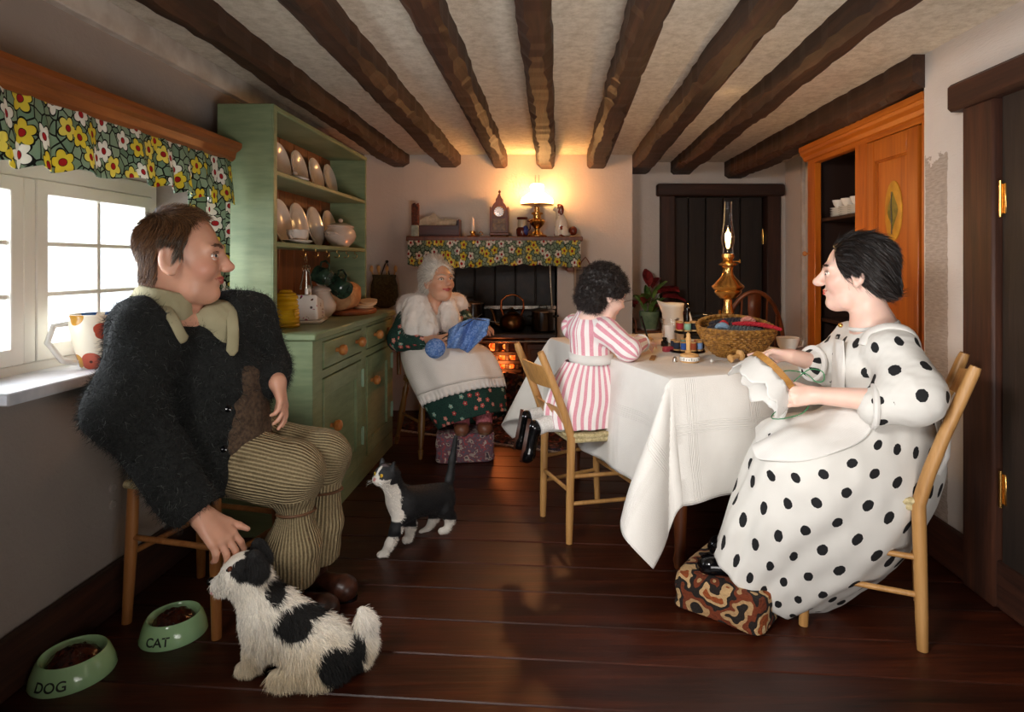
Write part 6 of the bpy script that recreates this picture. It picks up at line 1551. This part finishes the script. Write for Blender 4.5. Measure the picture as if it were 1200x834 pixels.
# skirt
BV = np.array((-.45, -.86, 0.))*1.; BV /= np.linalg.norm(BV)
RW = [rg_((985, 462), (1092, 466), 2.0, .115, bvec=BV), rg_((962, 484), (1108, 520), 1.99, .17, bvec=BV), rg_((930, 492), (1098, 580), 1.985, .215, bvec=BV), rg_((905, 502), (1062, 646), 1.99, .225, bvec=BV), rg_((888, 516), (1010, 688), 2.02, .215, bvec=BV), rg_((868, 556), (974, 708), 2.04, .19, bvec=BV), rg_((851, 600), (957, 712), 2.05, .165, bvec=BV), rg_((838, 637), (947, 716), 2.06, .15, bvec=BV)]
def foldw(t, q): return (.050*sin(q*8+2+t*1.5)+.035*sin(q*5+t*4)+.022*sin(q*17+1))*t**.8*.8-.05*max(0, sin(q-.1))**2*t*(1-t)
g = crease(loftrings(RW, 150, foldw, sub=8), .006, 13, 3, (1, 1, .8)); o = part('skirt', g, 'polka_cotton', wm, smooth='full', solid=.003)
g = loftrings(RW[:5], 60, foldw, th0=-.75, th1=lambda t: 1.5-.92*t**1.1, sub=7, off=lambda t, q: .010+.004*sin(q*9+t*5)+.012*t*t); crease(g, .005, 15, 8); part('apron', g, 'white_cotton', wm, smooth='full', solid=.003)
P = []
for i in range(14):
    z = .60+.29*i/13; c = np.array((1.068, 2.005, z)); P.append([tuple(c+(.138+.003*sin(a*14+z*40)-.012*(i/13)**2)*np.array((cos(a), sin(a), 0))) for a in np.linspace(R(153-52+12*i/13), R(153+52-12*i/13), 20)])
part('apron_bib', G().grid(P, uvf=lambda i, j: (j*.01, i*.02)), 'white_cotton', wm, smooth='full', solid=.003)
part('apron_strap', G().tube(snapto(bod, [W(982, 392, 1.92), W(1000, 372, 1.93), W(1040, 372, 1.88), W(1075, 395, 1.88), W(1092, 440, 1.9), W(1092, 466, 1.9)]), .015, 10, flat=.35), 'white_cotton', wm, smooth='full')
part('apron_bow', G().tube([W(1086, 468, 1.86), W(1102, 480, 1.83), W(1112, 505, 1.82), W(1110, 535, 1.82), W(1100, 556, 1.82)], [.012, .016, .016, .016, .014], 10, flat=.35).tube([W(1086, 470, 1.88), W(1098, 490, 1.85), W(1104, 515, 1.84), W(1098, 540, 1.84)], .013, 10, flat=.35), 'white_cotton', wm, smooth='full')
shoe('shoe', wm, (.68, 1.985, .1215), (.49, 2.04, .1215), (0, 0, 1), .036, .048, 'black_leather'); shoe('shoe', wm, (.74, 2.11, .1215), (.56, 2.18, .1215), (0, 0, 1), .036, .048, 'black_leather')
for c in ((.655, 1.995), (.71, 2.125)): part('ankle', G().tube([(c[0], c[1], .15), (c[0]+.03, c[1], .27)], [.028, .034], 14), mat('ankle_skin', 'd9b09c', .5, Subsurface_Weight=.1), wm)
part('brooch', G().ball(W(985, 381, 1.92), .008, 12), 'brass', wm)
# embroidery hoop with fabric
hp = thing('embroidery_hoop', 'round wooden embroidery hoop with white fabric held in the woman\'s hands', 'hoop', W(905, 438, 2.0))
c = np.array(W(906, 437, 1.99)); e1 = np.array(W(926, 453, 1.93))-c; rH = np.linalg.norm(e1); e1 /= rH; nrm = np.array((-.58, -.30, -.75)); nrm -= e1*(nrm@e1); nrm /= np.linalg.norm(nrm); e2 = np.cross(nrm, e1); rH = .082
P = [[tuple(c+(e1*cos(a)+e2*sin(a))*(rH+dr)+nrm*dn) for a in np.linspace(0, 2*pi, 48, endpoint=False)] for dr, dn in ((0, -.010), (0.004, -.010), (.004, .010), (0, .010), (0, -.010))]
part('wooden_ring', G().grid(P, closed=True), mat('hoop_wood', rough=.4, fn=fwood('8a5a24', 'bf8c46', 0, 4, None, .1, .1)), hp, smooth=False)
P = []
r_ = np.random.default_rng(3)
for i in range(22):
    row = []
    for j in range(48):
        a = 2*pi*j/48; rr_ = (rH+.075+.012*sin(a*5)+.01*sin(a*11))*i/21; out = max(0, rr_-rH)
        q = c+(e1*cos(a)+e2*sin(a))*min(rr_, rH+.002+.35*out)+nrm*(.011*(rr_ < rH+.01)+.9*out+.006*sin(a*9)*(out > 0))+np.array((0, 0, -.25*out)); row.append(tuple(q))
    P.append(row)
fb = part('fabric', G().grid(P, closed=True), 'white_cotton', hp, smooth='full', solid=.002)
for (u, v) in ((.3, .2), (-.3, .3), (-.1, -.3), (.5, -.1), (-.55, -.05), (.1, .6), (.0, .05)):
    part('stitch', G().ball(c+(e1*u+e2*v)*rH+nrm*.0125, (.004, .003, .003), 8), 'thread_black' if u > -.2 else 'thread_green', fb)
pts = [(912, 437, 1.95), (925, 434, 1.93), (945, 438, 1.90), (956, 447, 1.88), (965, 446, 1.87), (965, 437, 1.87), (958, 433, 1.88), (948, 433, 1.89), (938, 440, 1.9), (930, 447, 1.9)]
solo('green_thread', G().tube(curvy([W(*p) for p in pts]), .0016, 6), 'thread_emerald', 'loops of green sewing thread above the embroidery hoop', 'thread')
pts = [(948, 476, 1.84), (940, 484, 1.83), (925, 489, 1.84), (910, 491, 1.86), (904, 489, 1.87), (908, 483, 1.89), (918, 477, 1.90)]
solo('green_thread', G().tube(curvy([W(*p) for p in pts]), .0016, 6), 'thread_emerald', 'loop of green sewing thread hanging below the embroidery hoop', 'thread')
solo('needle', G().tube([W(902, 420, 1.99), W(910, 425, 1.98)], [.0018, .0008], 6), 'steel', 'steel sewing needle between the woman\'s fingers', 'needle')
# ---------------------------------------------------------------- the old woman knitting
gm = thing('person', 'white haired old woman in a shawl and floral dress knitting blue wool by the range', 'person', (-.70, 3.75, 0))
F = frame(W(513, 329, 3.62), R(-46), R(-6), R(2), 1.02); T = F[0]
S = SDF((-1.0, 3.28, .50), (-.28, 3.98, 1.20), .0038)
head(S, F, 1.1, 1.12, 1.15, .004)
S.rc(T(-.028, 0, -.05), (-.705, 3.70, .86), .045, .05, .03); S.rc((-.705, 3.70, .86), (-.72, 3.76, .60), .08, .10, .04); S.rc((-.82, 3.66, .85), (-.59, 3.80, .85), .05, .05, .04)
wr1 = np.array(W(510, 398, 3.46)); S.chain([(-.83, 3.66, .84), (-.86, 3.58, .69), wr1], [.04, .036, .026], .02)
hand(S, wr1, (.85, -.25, .25), (.2, .2, -.8), -1, .95, (.45, .5, .55, .6), .06, (.8, .2, .5), .2)
wr2 = np.array(W(552, 386, 3.52)); S.chain([(-.58, 3.80, .84), (-.47, 3.70, .71), wr2], [.04, .036, .026], .02)
hand(S, wr2, (.80, -.30, .12), (-.1, .3, -.8), 1, .95, (.45, .5, .55, .6), .06, (.6, .2, .5), .2)
g = S.mesh(); skincol(g, 'd9a486', 'b5453c', 'b39b88', F, 'cf7f66'); body = part('body', g, 'skin', gm, smooth='full'); eyes(F, body, yaw=-.2)
g = haircap(F, [((-.024, 0, .040), (.100, .086, .088)), ((-.055, 0, -.02), (.058, .080, .058)), ((.0, 0, .04), (.080, .088, .060)), ((-.02, .0, .125), (.045, .05, .030)), ((.03, -.03, .112), (.03, .03, .02))],
            [((.112, 0, .0), (.088, .084, .100)), ((.07, 0, -.10), (.075, .12, .075))], (-.2, -.2, -.2), (.2, .2, .24), .0045, (.003, 60, 3, (1, 1, .3)))
g.col = np.tile(lc('d8d0c6'), (len(g.v), 1)); hc = part('hair', g, 'hair_base', gm, smooth='full')
P, N = sample(g, 6000, None, 4); Lh = to_local(F, P); d = np.stack([-.7-0*Lh[:, 0], Lh[:, 1]*2, -.5+Lh[:, 2]*8], 1) @ F[1].T; d -= N*(d*N).sum(1)[:, None]
r_ = np.random.default_rng(3); cc = np.array([lc(c) for c in ('efe9e0', 'd0c8bd', 'b5aca0')])[r_.integers(0, 3, 6000)]
part('hair_strands', strands(P, d+N*.25, .032, .0009, cc, 4, (0, 0, -.1), .35, 5), 'hair', hc, kind='stuff')
# dress bodice
S = SDF((-1.02, 3.36, .48), (-.34, 4.0, .98), .006)
S.rc((-.735, 3.79, .54), (-.71, 3.74, .82), .135, .115, .04); S.chain([(-.83, 3.66, .85), (-.875, 3.57, .70), (-.735, 3.50, .69)], [.068, .070, .045], .03); S.chain([(-.58, 3.80, .85), (-.47, 3.71, .71), (-.46, 3.60, .74)], [.06, .062, .045], .03)
g = S.mesh(); seguv(g, [((-.735, 3.79, .54), (-.71, 3.74, .82), .13, (-.6, .8, 0), 0), ((-.83, 3.66, .85), (-.87, 3.57, .70), .07, (0, 1, 0), 0), ((-.87, 3.57, .69), (-.735, 3.50, .68), .06, (0, 1, 0), .2), ((-.58, 3.8, .85), (-.47, 3.7, .7), .06, (0, 1, 0), 0)]); wrinkle(g, .003, 25, 2); part('bodice', g, 'dress_floral', gm, smooth='full')
# shawl
S = SDF((-1.02, 3.42, .62), (-.38, 4.0, 1.06), .006)
S.rc((-.83, 3.67, .87), (-.59, 3.80, .87), .088, .085, .05); S.rc((-.71, 3.73, .93), (-.71, 3.75, .76), .10, .135, .04)
S.rc((-.80, 3.60, .90), (-.79, 3.55, .76), .062, .068, .03); S.rc((-.76, 3.60, .90), (-.70, 3.52, .76), .05, .06, .02); S.rc((-.62, 3.66, .91), (-.58, 3.60, .78), .05, .058, .02)
S.rc(T(-.02, 0, -.07), (-.70, 3.69, .88), .052, .056, .01, None, True); S.rc((-.655, 3.60, .93), (-.63, 3.52, .80), .012, .022, .02, None, True)
S.half((-.75, 3.6, .72), (.1, .1, -1), .01)
g = S.mesh(); wrinkle(g, .008, 34, 5, (1, 1, .35)); sh = part('shawl', g, 'lace_white', gm, smooth='full')
P, N = sample(g, 5000, None, 5); part('shawl_fluff', strands(P, N*.4+np.random.default_rng(1).normal(0, .5, P.shape)+np.array((0, 0, -.5)), .022, .0008, lc('efe6de'), 3, (0, 0, -.4), .3, 7), 'fuzz', sh, kind='stuff')
# skirt and apron
BG = np.array((-.25, -.95, .30)); BG /= np.linalg.norm(BG)
RG = [rg_((545, 404), (474, 402), 3.70, .14, bvec=BG), rg_((562, 405), (476, 424), 3.66, .18, bvec=BG), rg_((576, 418), (483, 445), 3.62, .19, bvec=BG), rg_((586, 440), (492, 464), 3.60, .19, bvec=BG), rg_((591, 460), (503, 486), 3.60, .18, bvec=BG), rg_((593, 482), (516, 506), 3.60, .165, bvec=BG)]
def foldg(t, q): return .03*sin(q*8+1)*t+.02*sin(q*5+t*3)*t
g = loftrings(RG, 110, foldg, sub=7); part('skirt', g, 'dress_floral', gm, smooth='full', solid=.003)
g = loftrings(RG[:5], 90, foldg, th0=-.35, th1=3.0, sub=6, off=lambda t, q: .012+.004*sin(q*12)*t)
k = len(g.v)//90
V = np.array(g.v).reshape(-1, 90, 3); hem = V[-5:-1].copy() if False else V[-6]
g.v = [tuple(v) for v in V[:-5].reshape(-1, 3)]; nr = len(V)-5; g.uv = g.uv[:(nr-1)*89]; g.f = g.f[:(nr-1)*89]
ap = part('apron', g, 'lace_white', gm, smooth='full', solid=.003)
P = []
for i in range(5):
    P.append([tuple(hem[j]*(1-0)+(V[-3][j]-hem[j])*(i/4)*.9+np.array((.004, -.012, 0))*sin(j*1.9)*(i/4)+np.array((0, -.006, 0))) for j in range(90)])
part('lace_frill', G().grid(P), 'lace_white', ap, smooth='full', solid=.002)
# legs and slippers on the footstool
for (a, b, c) in (((-.53, 3.62, .30), (-.515, 3.56, .20), 0), ((-.40, 3.64, .30), (-.385, 3.58, .20), 0)):
    part('stocking', G().tube([a, b], [.052, .048], 16), 'pink_knit', gm)
shoe('slipper', gm, (-.525, 3.63, .172), (-.50, 3.46, .172), (0, 0, 1), .044, .045, 'slipper_brown', sole='strap_leather')
shoe('slipper', gm, (-.395, 3.65, .172), (-.37, 3.48, .172), (0, 0, 1), .044, .045, 'slipper_brown', sole='strap_leather')
# knitting
kn = thing('knitting', 'piece of blue knitting on needles in the old woman\'s hands', 'knitting', W(545, 395, 3.42))
r0 = [(526, 386), (540, 377), (556, 372), (574, 374)]; r1 = [(524, 408), (538, 408), (548, 413), (570, 392)]
P = []
for i in range(16):
    row = []
    for j in range(31):
        u = j/10; k_ = min(2, int(u)); f = u-k_; pt = (np.array(r0[k_])*(1-f)+np.array(r0[k_+1])*f); pb = (np.array(r1[k_])*(1-f)+np.array(r1[k_+1])*f); q = pt*(1-i/15)+pb*(i/15)
        row.append(tuple(W(q[0], q[1], 3.40-.05*sin(u*2.6)+.016*sin(i*.5+u*7)+.004*(i % 2))))
    P.append(row)
part('knitted_piece', G().grid(P), 'blue_wool', kn, smooth='full', solid=.007)
for a, b in (((518, 397, 3.40), (565, 368, 3.38)), ((585, 378, 3.38), (545, 372, 3.36))): part('needle', G().tube([W(*a), W(*b)], .0025, 6), 'steel', kn)
q = np.array(W(510, 408, 3.38))
t = thing('wool_ball', 'ball of blue wool lying in the old woman\'s lap', 'wool', q); part('ball', G().ball((0, 0, 0), .052, 24), 'blue_wool', t, L=True)
r_ = np.random.default_rng(2)
for i in range(14):
    Q = Euler(tuple(r_.uniform(0, 6.28, 3))).to_matrix(); part('strand', G().tube([Q @ Vector((.0525*cos(a), .0525*sin(a), .006*sin(a*2))) for a in np.linspace(0, 2*pi, 25)], .0028, 5), 'blue_wool', t, L=True)
# ---------------------------------------------------------------- the girl kneeling on the chair
gl = thing('person', 'curly dark haired girl in a pink striped dress kneeling on the chair, drawing', 'person', (.15, 2.66, 0))
F = frame(W(709, 344, 2.61), R(20), R(22), 0, .90); T = F[0]
S = SDF((-.12, 2.36, .50), (.62, 3.10, 1.20), .0036)
head(S, F, .95, 1.15, .8, .001)
S.rc(T(-.028, 0, -.05), (.165, 2.64, .87), .042, .045, .03); S.rc((.165, 2.64, .87), (.17, 2.65, .64), .065, .060, .04); S.rc((.22, 2.58, .865), (.11, 2.71, .865), .04, .04, .03)
wr1 = np.array((.405, 2.71, .785)); S.chain([(.235, 2.57, .86), (.315, 2.51, .785), wr1], [.034, .030, .022], .02)
hand(S, wr1, (.6, .75, .0), (-.2, .1, -1), -1, .72, (.35, .45, .5, .55), .06, (.8, .2, .5), .2)
wr2 = np.array((.30, 2.97, .79)); S.chain([(.11, 2.71, .865), (.14, 2.88, .79), wr2], [.034, .030, .022], .02)
hand(S, wr2, (.95, .2, -.05), (0, .1, -1), 1, .72, (.2, .2, .25, .3), .06, (.8, .3, .2), .2)
g = S.mesh(); skincol(g, 'e8bfae', 'c4685f', '2a1d18', F, 'dd9788'); body = part('body', g, 'skin', gl, smooth='full'); eyes(F, body, 'eye_black')
g = haircap(F, [((-.024, 0, .040), (.108, .094, .096)), ((-.060, 0, -.025), (.070, .092, .065)), ((.0, 0, .04), (.090, .096, .066)), ((-.055, 0, -.065), (.062, .088, .042))],
            [((.118, 0, -.020), (.082, .088, .090)), ((.085, 0, -.10), (.078, .12, .075))], (-.22, -.22, -.22), (.22, .22, .22), .0045, (.009, 55, 3, (1, 1, 1)))
g.col = np.tile(lc('1b1412'), (len(g.v), 1)); hc = part('hair', g, 'hair_base', gl, smooth='full')
P, N = sample(g, 9000, None, 4); r_ = np.random.default_rng(3); cc = np.array([lc(c) for c in ('120c0a', '241a17', '3a2d28', '1a1311')])[r_.integers(0, 4, 9000)]
part('hair_strands', strands(P, N*.35+r_.normal(0, .7, P.shape), .030, .0010, cc, 6, (0, 0, -.5), 1.1, 5), 'hair', hc, kind='stuff')
# dress
S = SDF((-.02, 2.38, .68), (.48, 3.0, .96), .0045)
S.rc((.175, 2.65, .72), (.168, 2.64, .84), .088, .085, .04); S.rc((.225, 2.575, .862), (.105, 2.715, .862), .052, .052, .04)
S.chain([(.235, 2.565, .855), (.318, 2.505, .787), (.395, 2.69, .787)], [.055, .047, .034], .02); S.chain([(.105, 2.72, .855), (.14, 2.88, .79), (.28, 2.965, .79)], [.052, .045, .034], .02)
S.rc((.165, 2.64, .88), (.17, 2.64, .925), .062, .054, .02); S.rc(T(-.03, 0, -.06), (.17, 2.645, .90), .040, .046, .008, None, True); S.half((0, 0, .735), (0, 0, -1), .004); S.half((.17, 2.64, .935), (0.1, 0, 1), .006)
g = S.mesh(); seguv(g, [((.175, 2.65, .70), (.168, 2.64, .90), .088, (.7, .7, 0), 0), ((.24, 2.56, .85), (.318, 2.505, .787), .05, (0, 1, -.5), 0), ((.318, 2.505, .787), (.395, 2.69, .787), .042, (0, .2, -1), 0), ((.105, 2.72, .855), (.14, 2.88, .79), .05, (0, 1, -1), 0), ((.14, 2.88, .79), (.28, 2.965, .79), .04, (0, 0, -1), 0)]); wrinkle(g, .003, 30, 4)
part('bodice', g, 'pink_stripe', gl, smooth='full')
part('sash', G().grid([[tuple(np.array((.175, 2.65, z+.004*cos(a-2)))+r*np.array((cos(a), sin(a), 0))) for a in np.linspace(0, 2*pi, 48, endpoint=False)] for r, z in ((.086, .715), (.097, .716), (.0985, .735), (.097, .755), (.086, .756))], closed=True), 'white_cotton', gl, smooth='full')
Bq = np.array((-.5, -.85, 0)); Bq /= np.linalg.norm(Bq)
RR = [rg_((723, 424), (665, 421), 2.65, .092, bvec=Bq), rg_((731, 444), (653, 440), 2.65, .118, bvec=Bq), rg_((736, 464), (646, 461), 2.65, .138, bvec=Bq), rg_((734, 482), (644, 479), 2.64, .146, bvec=Bq), rg_((732, 496), (648, 494), 2.63, .148, bvec=Bq)]
def foldl(t, q): return (.05*sin(q*13)+.03*sin(q*7+1+t))*min(1, t*1.5)*.8
g = loftrings(RR, 150, foldl, sub=7, uscale=1.1); part('skirt', g, 'pink_stripe', gl, smooth='full', solid=.004)
part('cuff', G().tube([np.array((.398, 2.70, .787))+np.array((.034*cos(a)*.9, -.034*cos(a)*.4, .034*sin(a))) for a in np.linspace(0, 2*pi, 25)], .007, 8), 'white_cotton', gl)
# legs, socks, shoes
for (k_, a_, h_, t_) in (((.25, 2.64, .475), (.03, 2.565, .472), (-.066, 2.53, .475), (-.10, 2.525, .325)), ((.20, 2.77, .475), (-.01, 2.675, .475), (-.102, 2.655, .485), (-.135, 2.65, .34))):
    k_, a_, h_ = map(np.array, (k_, a_, h_)); part('shin', G().tube([k_, k_*.5+a_*.5, a_], [.045, .040, .034], 18), mat('shin_skin', 'e2b8a4', .5, Subsurface_Weight=.1), gl)
    part('sock', G().tube([a_+(k_-a_)*.12, a_+(k_-a_)*.10, a_, h_*.5+a_*.5, h_-np.array((-.015, 0, .01))], [.036, .039, .036, .034, .034], 18), 'sock_white', gl)
    s = shoe('shoe', gl, h_+np.array((-.022, 0, .02)), np.array(t_)+np.array((-.02, 0, 0)), (.97, .0, -.25), .033, .050, 'black_leather', sole='brown_leather')
t = thing('pencil', 'dark pencil held upright in the girl\'s hand', 'pencil', (.445, 2.765, .80)); part('barrel', G().tube([(0, 0, -.035), (0, 0, -.025), (-.035, .01, .10)], [.001, .0045, .0045], 8), 'black_enamel', t, L=True)
# ---------------------------------------------------------------- dog
def px_of(V): s = FPX/V[:, 1]; return 645+V[:, 0]*s, 308+(CH-V[:, 2])*s
def blob(V, spots, soft=3.):
    x, y = px_of(V); m = np.full(len(V), -9.)
    for cx, cy, rx, ry in spots: m = np.maximum(m, 1-np.sqrt(((x-cx)/rx)**2+((y-cy)/ry)**2))
    return m
w_ = lambda x, y, Y=1.69: np.array(W(x, y, Y))
dg = thing('dog', 'small shaggy white and black dog sitting beside the stool looking up', 'dog', (-.75, 1.69, 0))
S = SDF((-1.02, 1.52, -.01), (-.44, 1.84, .45), .0042)
S.el(w_(285, 668), (.054, .052, .048), None, .02); S.rc(w_(275, 676), w_(257, 684), .036, .023, .02); S.rc(w_(262, 690), w_(258, 691), .016, .014, .008)
S.rc(w_(290, 678), w_(310, 712), .046, .058, .03); S.el(w_(312, 726), (.062, .060, .072), None, .03)
S.rc(w_(322, 722), w_(372, 755, 1.70), .066, .078, .04); S.el(w_(378, 768, 1.70), (.085, .078, .078), None, .03)
S.chain([w_(303, 735, 1.665), w_(298, 762, 1.68), w_(294, 778, 1.69)], [.034, .026, .022], .02); S.rc(w_(292, 782, 1.69), w_(284, 783, 1.69), .020, .019, .01)
S.chain([w_(316, 735, 1.74), w_(312, 760, 1.755), w_(310, 768, 1.76)], [.034, .026, .022], .02); S.rc(w_(308, 769, 1.76), w_(300, 771, 1.76), .020, .018, .01)
S.el(w_(358, 770, 1.64), (.055, .030, .055), None, .02); S.chain([w_(350, 784, 1.635), w_(335, 793, 1.64), w_(322, 794, 1.645)], [.026, .021, .020], .015)
S.chain([w_(402, 786, 1.73), w_(418, 775, 1.74), w_(427, 752, 1.73), w_(428, 728, 1.73), w_(424, 715, 1.73)], [.034, .026, .024, .022, .012], .02)
S.half((0, 0, .001), (0, 0, -1), .004)
g = S.mesh(); V = g.v
black = [(287, 669, 17, 14), (322, 692, 12, 18), (343, 733, 22, 20), (360, 716, 22, 10), (398, 780, 28, 22), (418, 758, 10, 20), (302, 652, 16, 10)]
def dogcol(V):
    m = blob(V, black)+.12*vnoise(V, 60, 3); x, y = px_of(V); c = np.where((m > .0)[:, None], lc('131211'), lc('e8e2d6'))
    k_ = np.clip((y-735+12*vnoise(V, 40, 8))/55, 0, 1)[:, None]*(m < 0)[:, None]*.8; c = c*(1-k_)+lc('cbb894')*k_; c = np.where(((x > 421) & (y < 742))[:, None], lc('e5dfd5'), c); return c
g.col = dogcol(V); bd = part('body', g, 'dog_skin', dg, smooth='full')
P, N = sample(g, 30000, lambda c: np.where(blob(c, [(250, 684, 14, 10), (271, 664, 8, 6)]) > 0, .25, 1.), 6); r_ = np.random.default_rng(3)
fl = np.array((.35, 0, -.75)); L_ = np.where(px_of(P)[0] < 300, .012, .024)
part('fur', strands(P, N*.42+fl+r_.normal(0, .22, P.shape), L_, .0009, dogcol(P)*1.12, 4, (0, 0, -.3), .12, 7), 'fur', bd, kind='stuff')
def ear(c, ax, ay, m, dz): 
    S = SDF(c-.07, c+.07, .004); S.rc(c+np.array((0, 0, .02)), c+np.array(ax), .016, .021, .01); S.el(c+np.array(ay), (.022, .010, .026), None, .01); g = S.mesh(); g.col = np.tile(lc('141312'), (len(g.v), 1)); return g
for c, Y in (((298, 660), 1.635), ((302, 645), 1.735)):
    c = w_(*c, Y); g = ear(c, (.012, -.004 if Y < 1.7 else .004, -.022), (.014, 0, -.012), None, 0); e = part('ear', g, 'dog_skin', dg, smooth='full')
    P, N = sample(g, 1800, None, 2); part('ear_fur', strands(P, N*.4+np.array((.2, 0, -.8)), .016, .0008, lc('1a1817'), 3, None, .2, 3), 'fur', e, kind='stuff')
part('nose', G().ball(w_(247, 681), (.010, .013, .010), 14), 'black_leather', dg)
for Y in (1.650, 1.732):
    e = w_(270, 667, Y); part('eye', G().ball(e, .0085, 14), mat('eye_brown', '5a2a14', .08), dg); part('pupil', G().ball(e+np.array((-.005, (-.004 if Y < 1.7 else .004), 0)), .0045, 10), 'eye_black', dg.children[-1] if False else dg)
part('tongue', G().ball(w_(251, 694), (.012, .010, .006), 12), mat('tongue_pink', 'd8848a', .3), dg)
# ---------------------------------------------------------------- cat
ct = thing('cat', 'black cat with white face blaze, bib and socks walking with its tail up', 'cat', (-.50, 2.48, 0))
H = np.array(W(453, 556, 2.36)); yaw = R(232)
Fc = frame(H, yaw, R(-4), 0, 1.); T = Fc[0]; Q = Fc[1]
S = SDF((-.80, 2.16, -.01), (-.30, 2.80, .55), .0040)
S.el(T(0, 0, 0), (.046, .048, .042), Q, .02); S.el(T(.036, 0, -.014), (.022, .024, .016), Q, .012)
for s in (-1, 1):
    S.el(T(.026, s*.020, -.010), (.018, .018, .015), Q, .010)
    S.el(T(.044, s*.009, -.016), (.010, .010, .009), Q, .006)
    for i in range(4): S.rc(T(-.005, s*(.026+.003*i), .026+.009*i), T(.0, s*(.040-.0012*i), .020+.0105*i), .010-.0018*i, .008-.0012*i, .006)
    S.el(T(.018, s*.034, .052), (.006, .010, .020), Q, .004, None, True)
    S.el(T(.043, s*.019, .006), (.006, .008, .006), Q, .004, None, True)
b = lambda x, y, Y: np.array(W(x, y, Y))
S.rc(T(-.018, 0, -.02), b(466, 582, 2.41), .036, .044, .02); S.rc(b(468, 584, 2.42), b(474, 596, 2.43), .048, .050, .02)
S.rc(b(475, 589, 2.44), b(516, 583, 2.60), .062, .060, .03); S.el(b(517, 588, 2.60), (.050, .055, .056), None, .02)
S.chain([b(470, 602, 2.40), b(464, 620, 2.385), b(457, 637, 2.38), b(451, 648, 2.385)], [.034, .024, .018, .016], .012); S.rc(b(451, 649, 2.385), b(446, 650, 2.385), .016, .015, .006)
S.chain([b(480, 600, 2.46), b(481, 616, 2.49), b(479, 630, 2.50)], [.032, .022, .017], .012); S.rc(b(478, 631, 2.50), b(475, 632, 2.49), .016, .015, .006)
S.chain([b(520, 595, 2.57), b(528, 607, 2.60), b(524, 619, 2.59)], [.036, .022, .015], .012); S.rc(b(522, 621, 2.585), b(517, 622, 2.58), .015, .014, .006)
S.chain([b(508, 592, 2.63), b(509, 606, 2.66), b(502, 619, 2.62)], [.036, .021, .015], .012); S.rc(b(500, 621, 2.615), b(494, 624, 2.60), .015, .014, .006)
S.chain([b(524, 578, 2.62), b(527, 560, 2.66), b(530, 538, 2.67), b(534, 512, 2.67)], [.022, .016, .0145, .010], .015)
S.half((0, 0, .001), (0, 0, -1), .003)
g = S.mesh(); V = g.v; L = to_local(Fc, V); x, y = px_of(V); hd = np.linalg.norm(L, axis=1) < .075
c = np.tile(lc('141416'), (len(V), 1)); c *= (1+.35*vnoise(V, 160, 2))[:, None]
blaze = hd & (L[:, 0] > .01) & (np.abs(L[:, 1]) < .006+np.maximum(0, -(L[:, 2]-.012))*.9) & (L[:, 2] < .04); muz = hd & (L[:, 2] < -.006) & (L[:, 0] > .012)
bib = (~hd | (L[:, 2] < -.03)) & (blob(V, [(457, 580, 13, 14), (460, 595, 11, 13), (455, 572, 12, 10), (465, 603, 9, 9)])+.08*vnoise(V, 90, 1) > 0) & (V[:, 1] < 2.43)
sock = (y > 629) & (x < 470) | ((x > 470) & (x < 488) & (y > 617)) | ((x > 488) & (x < 513) & (y > 608)) | ((x >= 513) & (y > 609))
for m in (blaze, muz, bib, sock): c[m] = lc('ddd6cc')
c[hd & (L[:, 0] > .052) & (L[:, 2] > -.014) & (L[:, 2] < -.002) & (np.abs(L[:, 1]) < .007)] = lc('c77f7a')
inn = hd & (L[:, 2] > .036) & (L[:, 0] > .008); c[inn] = lc('5a5052')
g.col = c; cb_ = part('body', g, 'cat_skin', ct, smooth='full')
for s in (-1, 1):
    e = part('eye', G().ball(T(.0365, s*.019, .007), .0078, 14), 'cat_eye', ct); part('pupil', G().ball(T(.0425, s*.0195, .007), (.0022, .0022, .0045), 10), 'eye_black', e)
    for k in range(3): part('whisker', G().tube([T(.046, s*.014, -.016-.003*k), T(.05, s*.045, -.020-.008*k), T(.04, s*.07, -.034-.010*k)], .0006, 4), 'china_white', ct)
P, N = sample(g, 9000, None, 5); i = ((P[:, None, :]-V[None, ::23, :])**2).sum(2).argmin(1) if len(V) < 40000 else None
if i is not None:
    part('fur', strands(P, N*.35+np.array((.5, .4, -.4)), .008, .0007, c[::23][i]*1.3, 3, None, .2, 3), 'fur', cb_, kind='stuff')
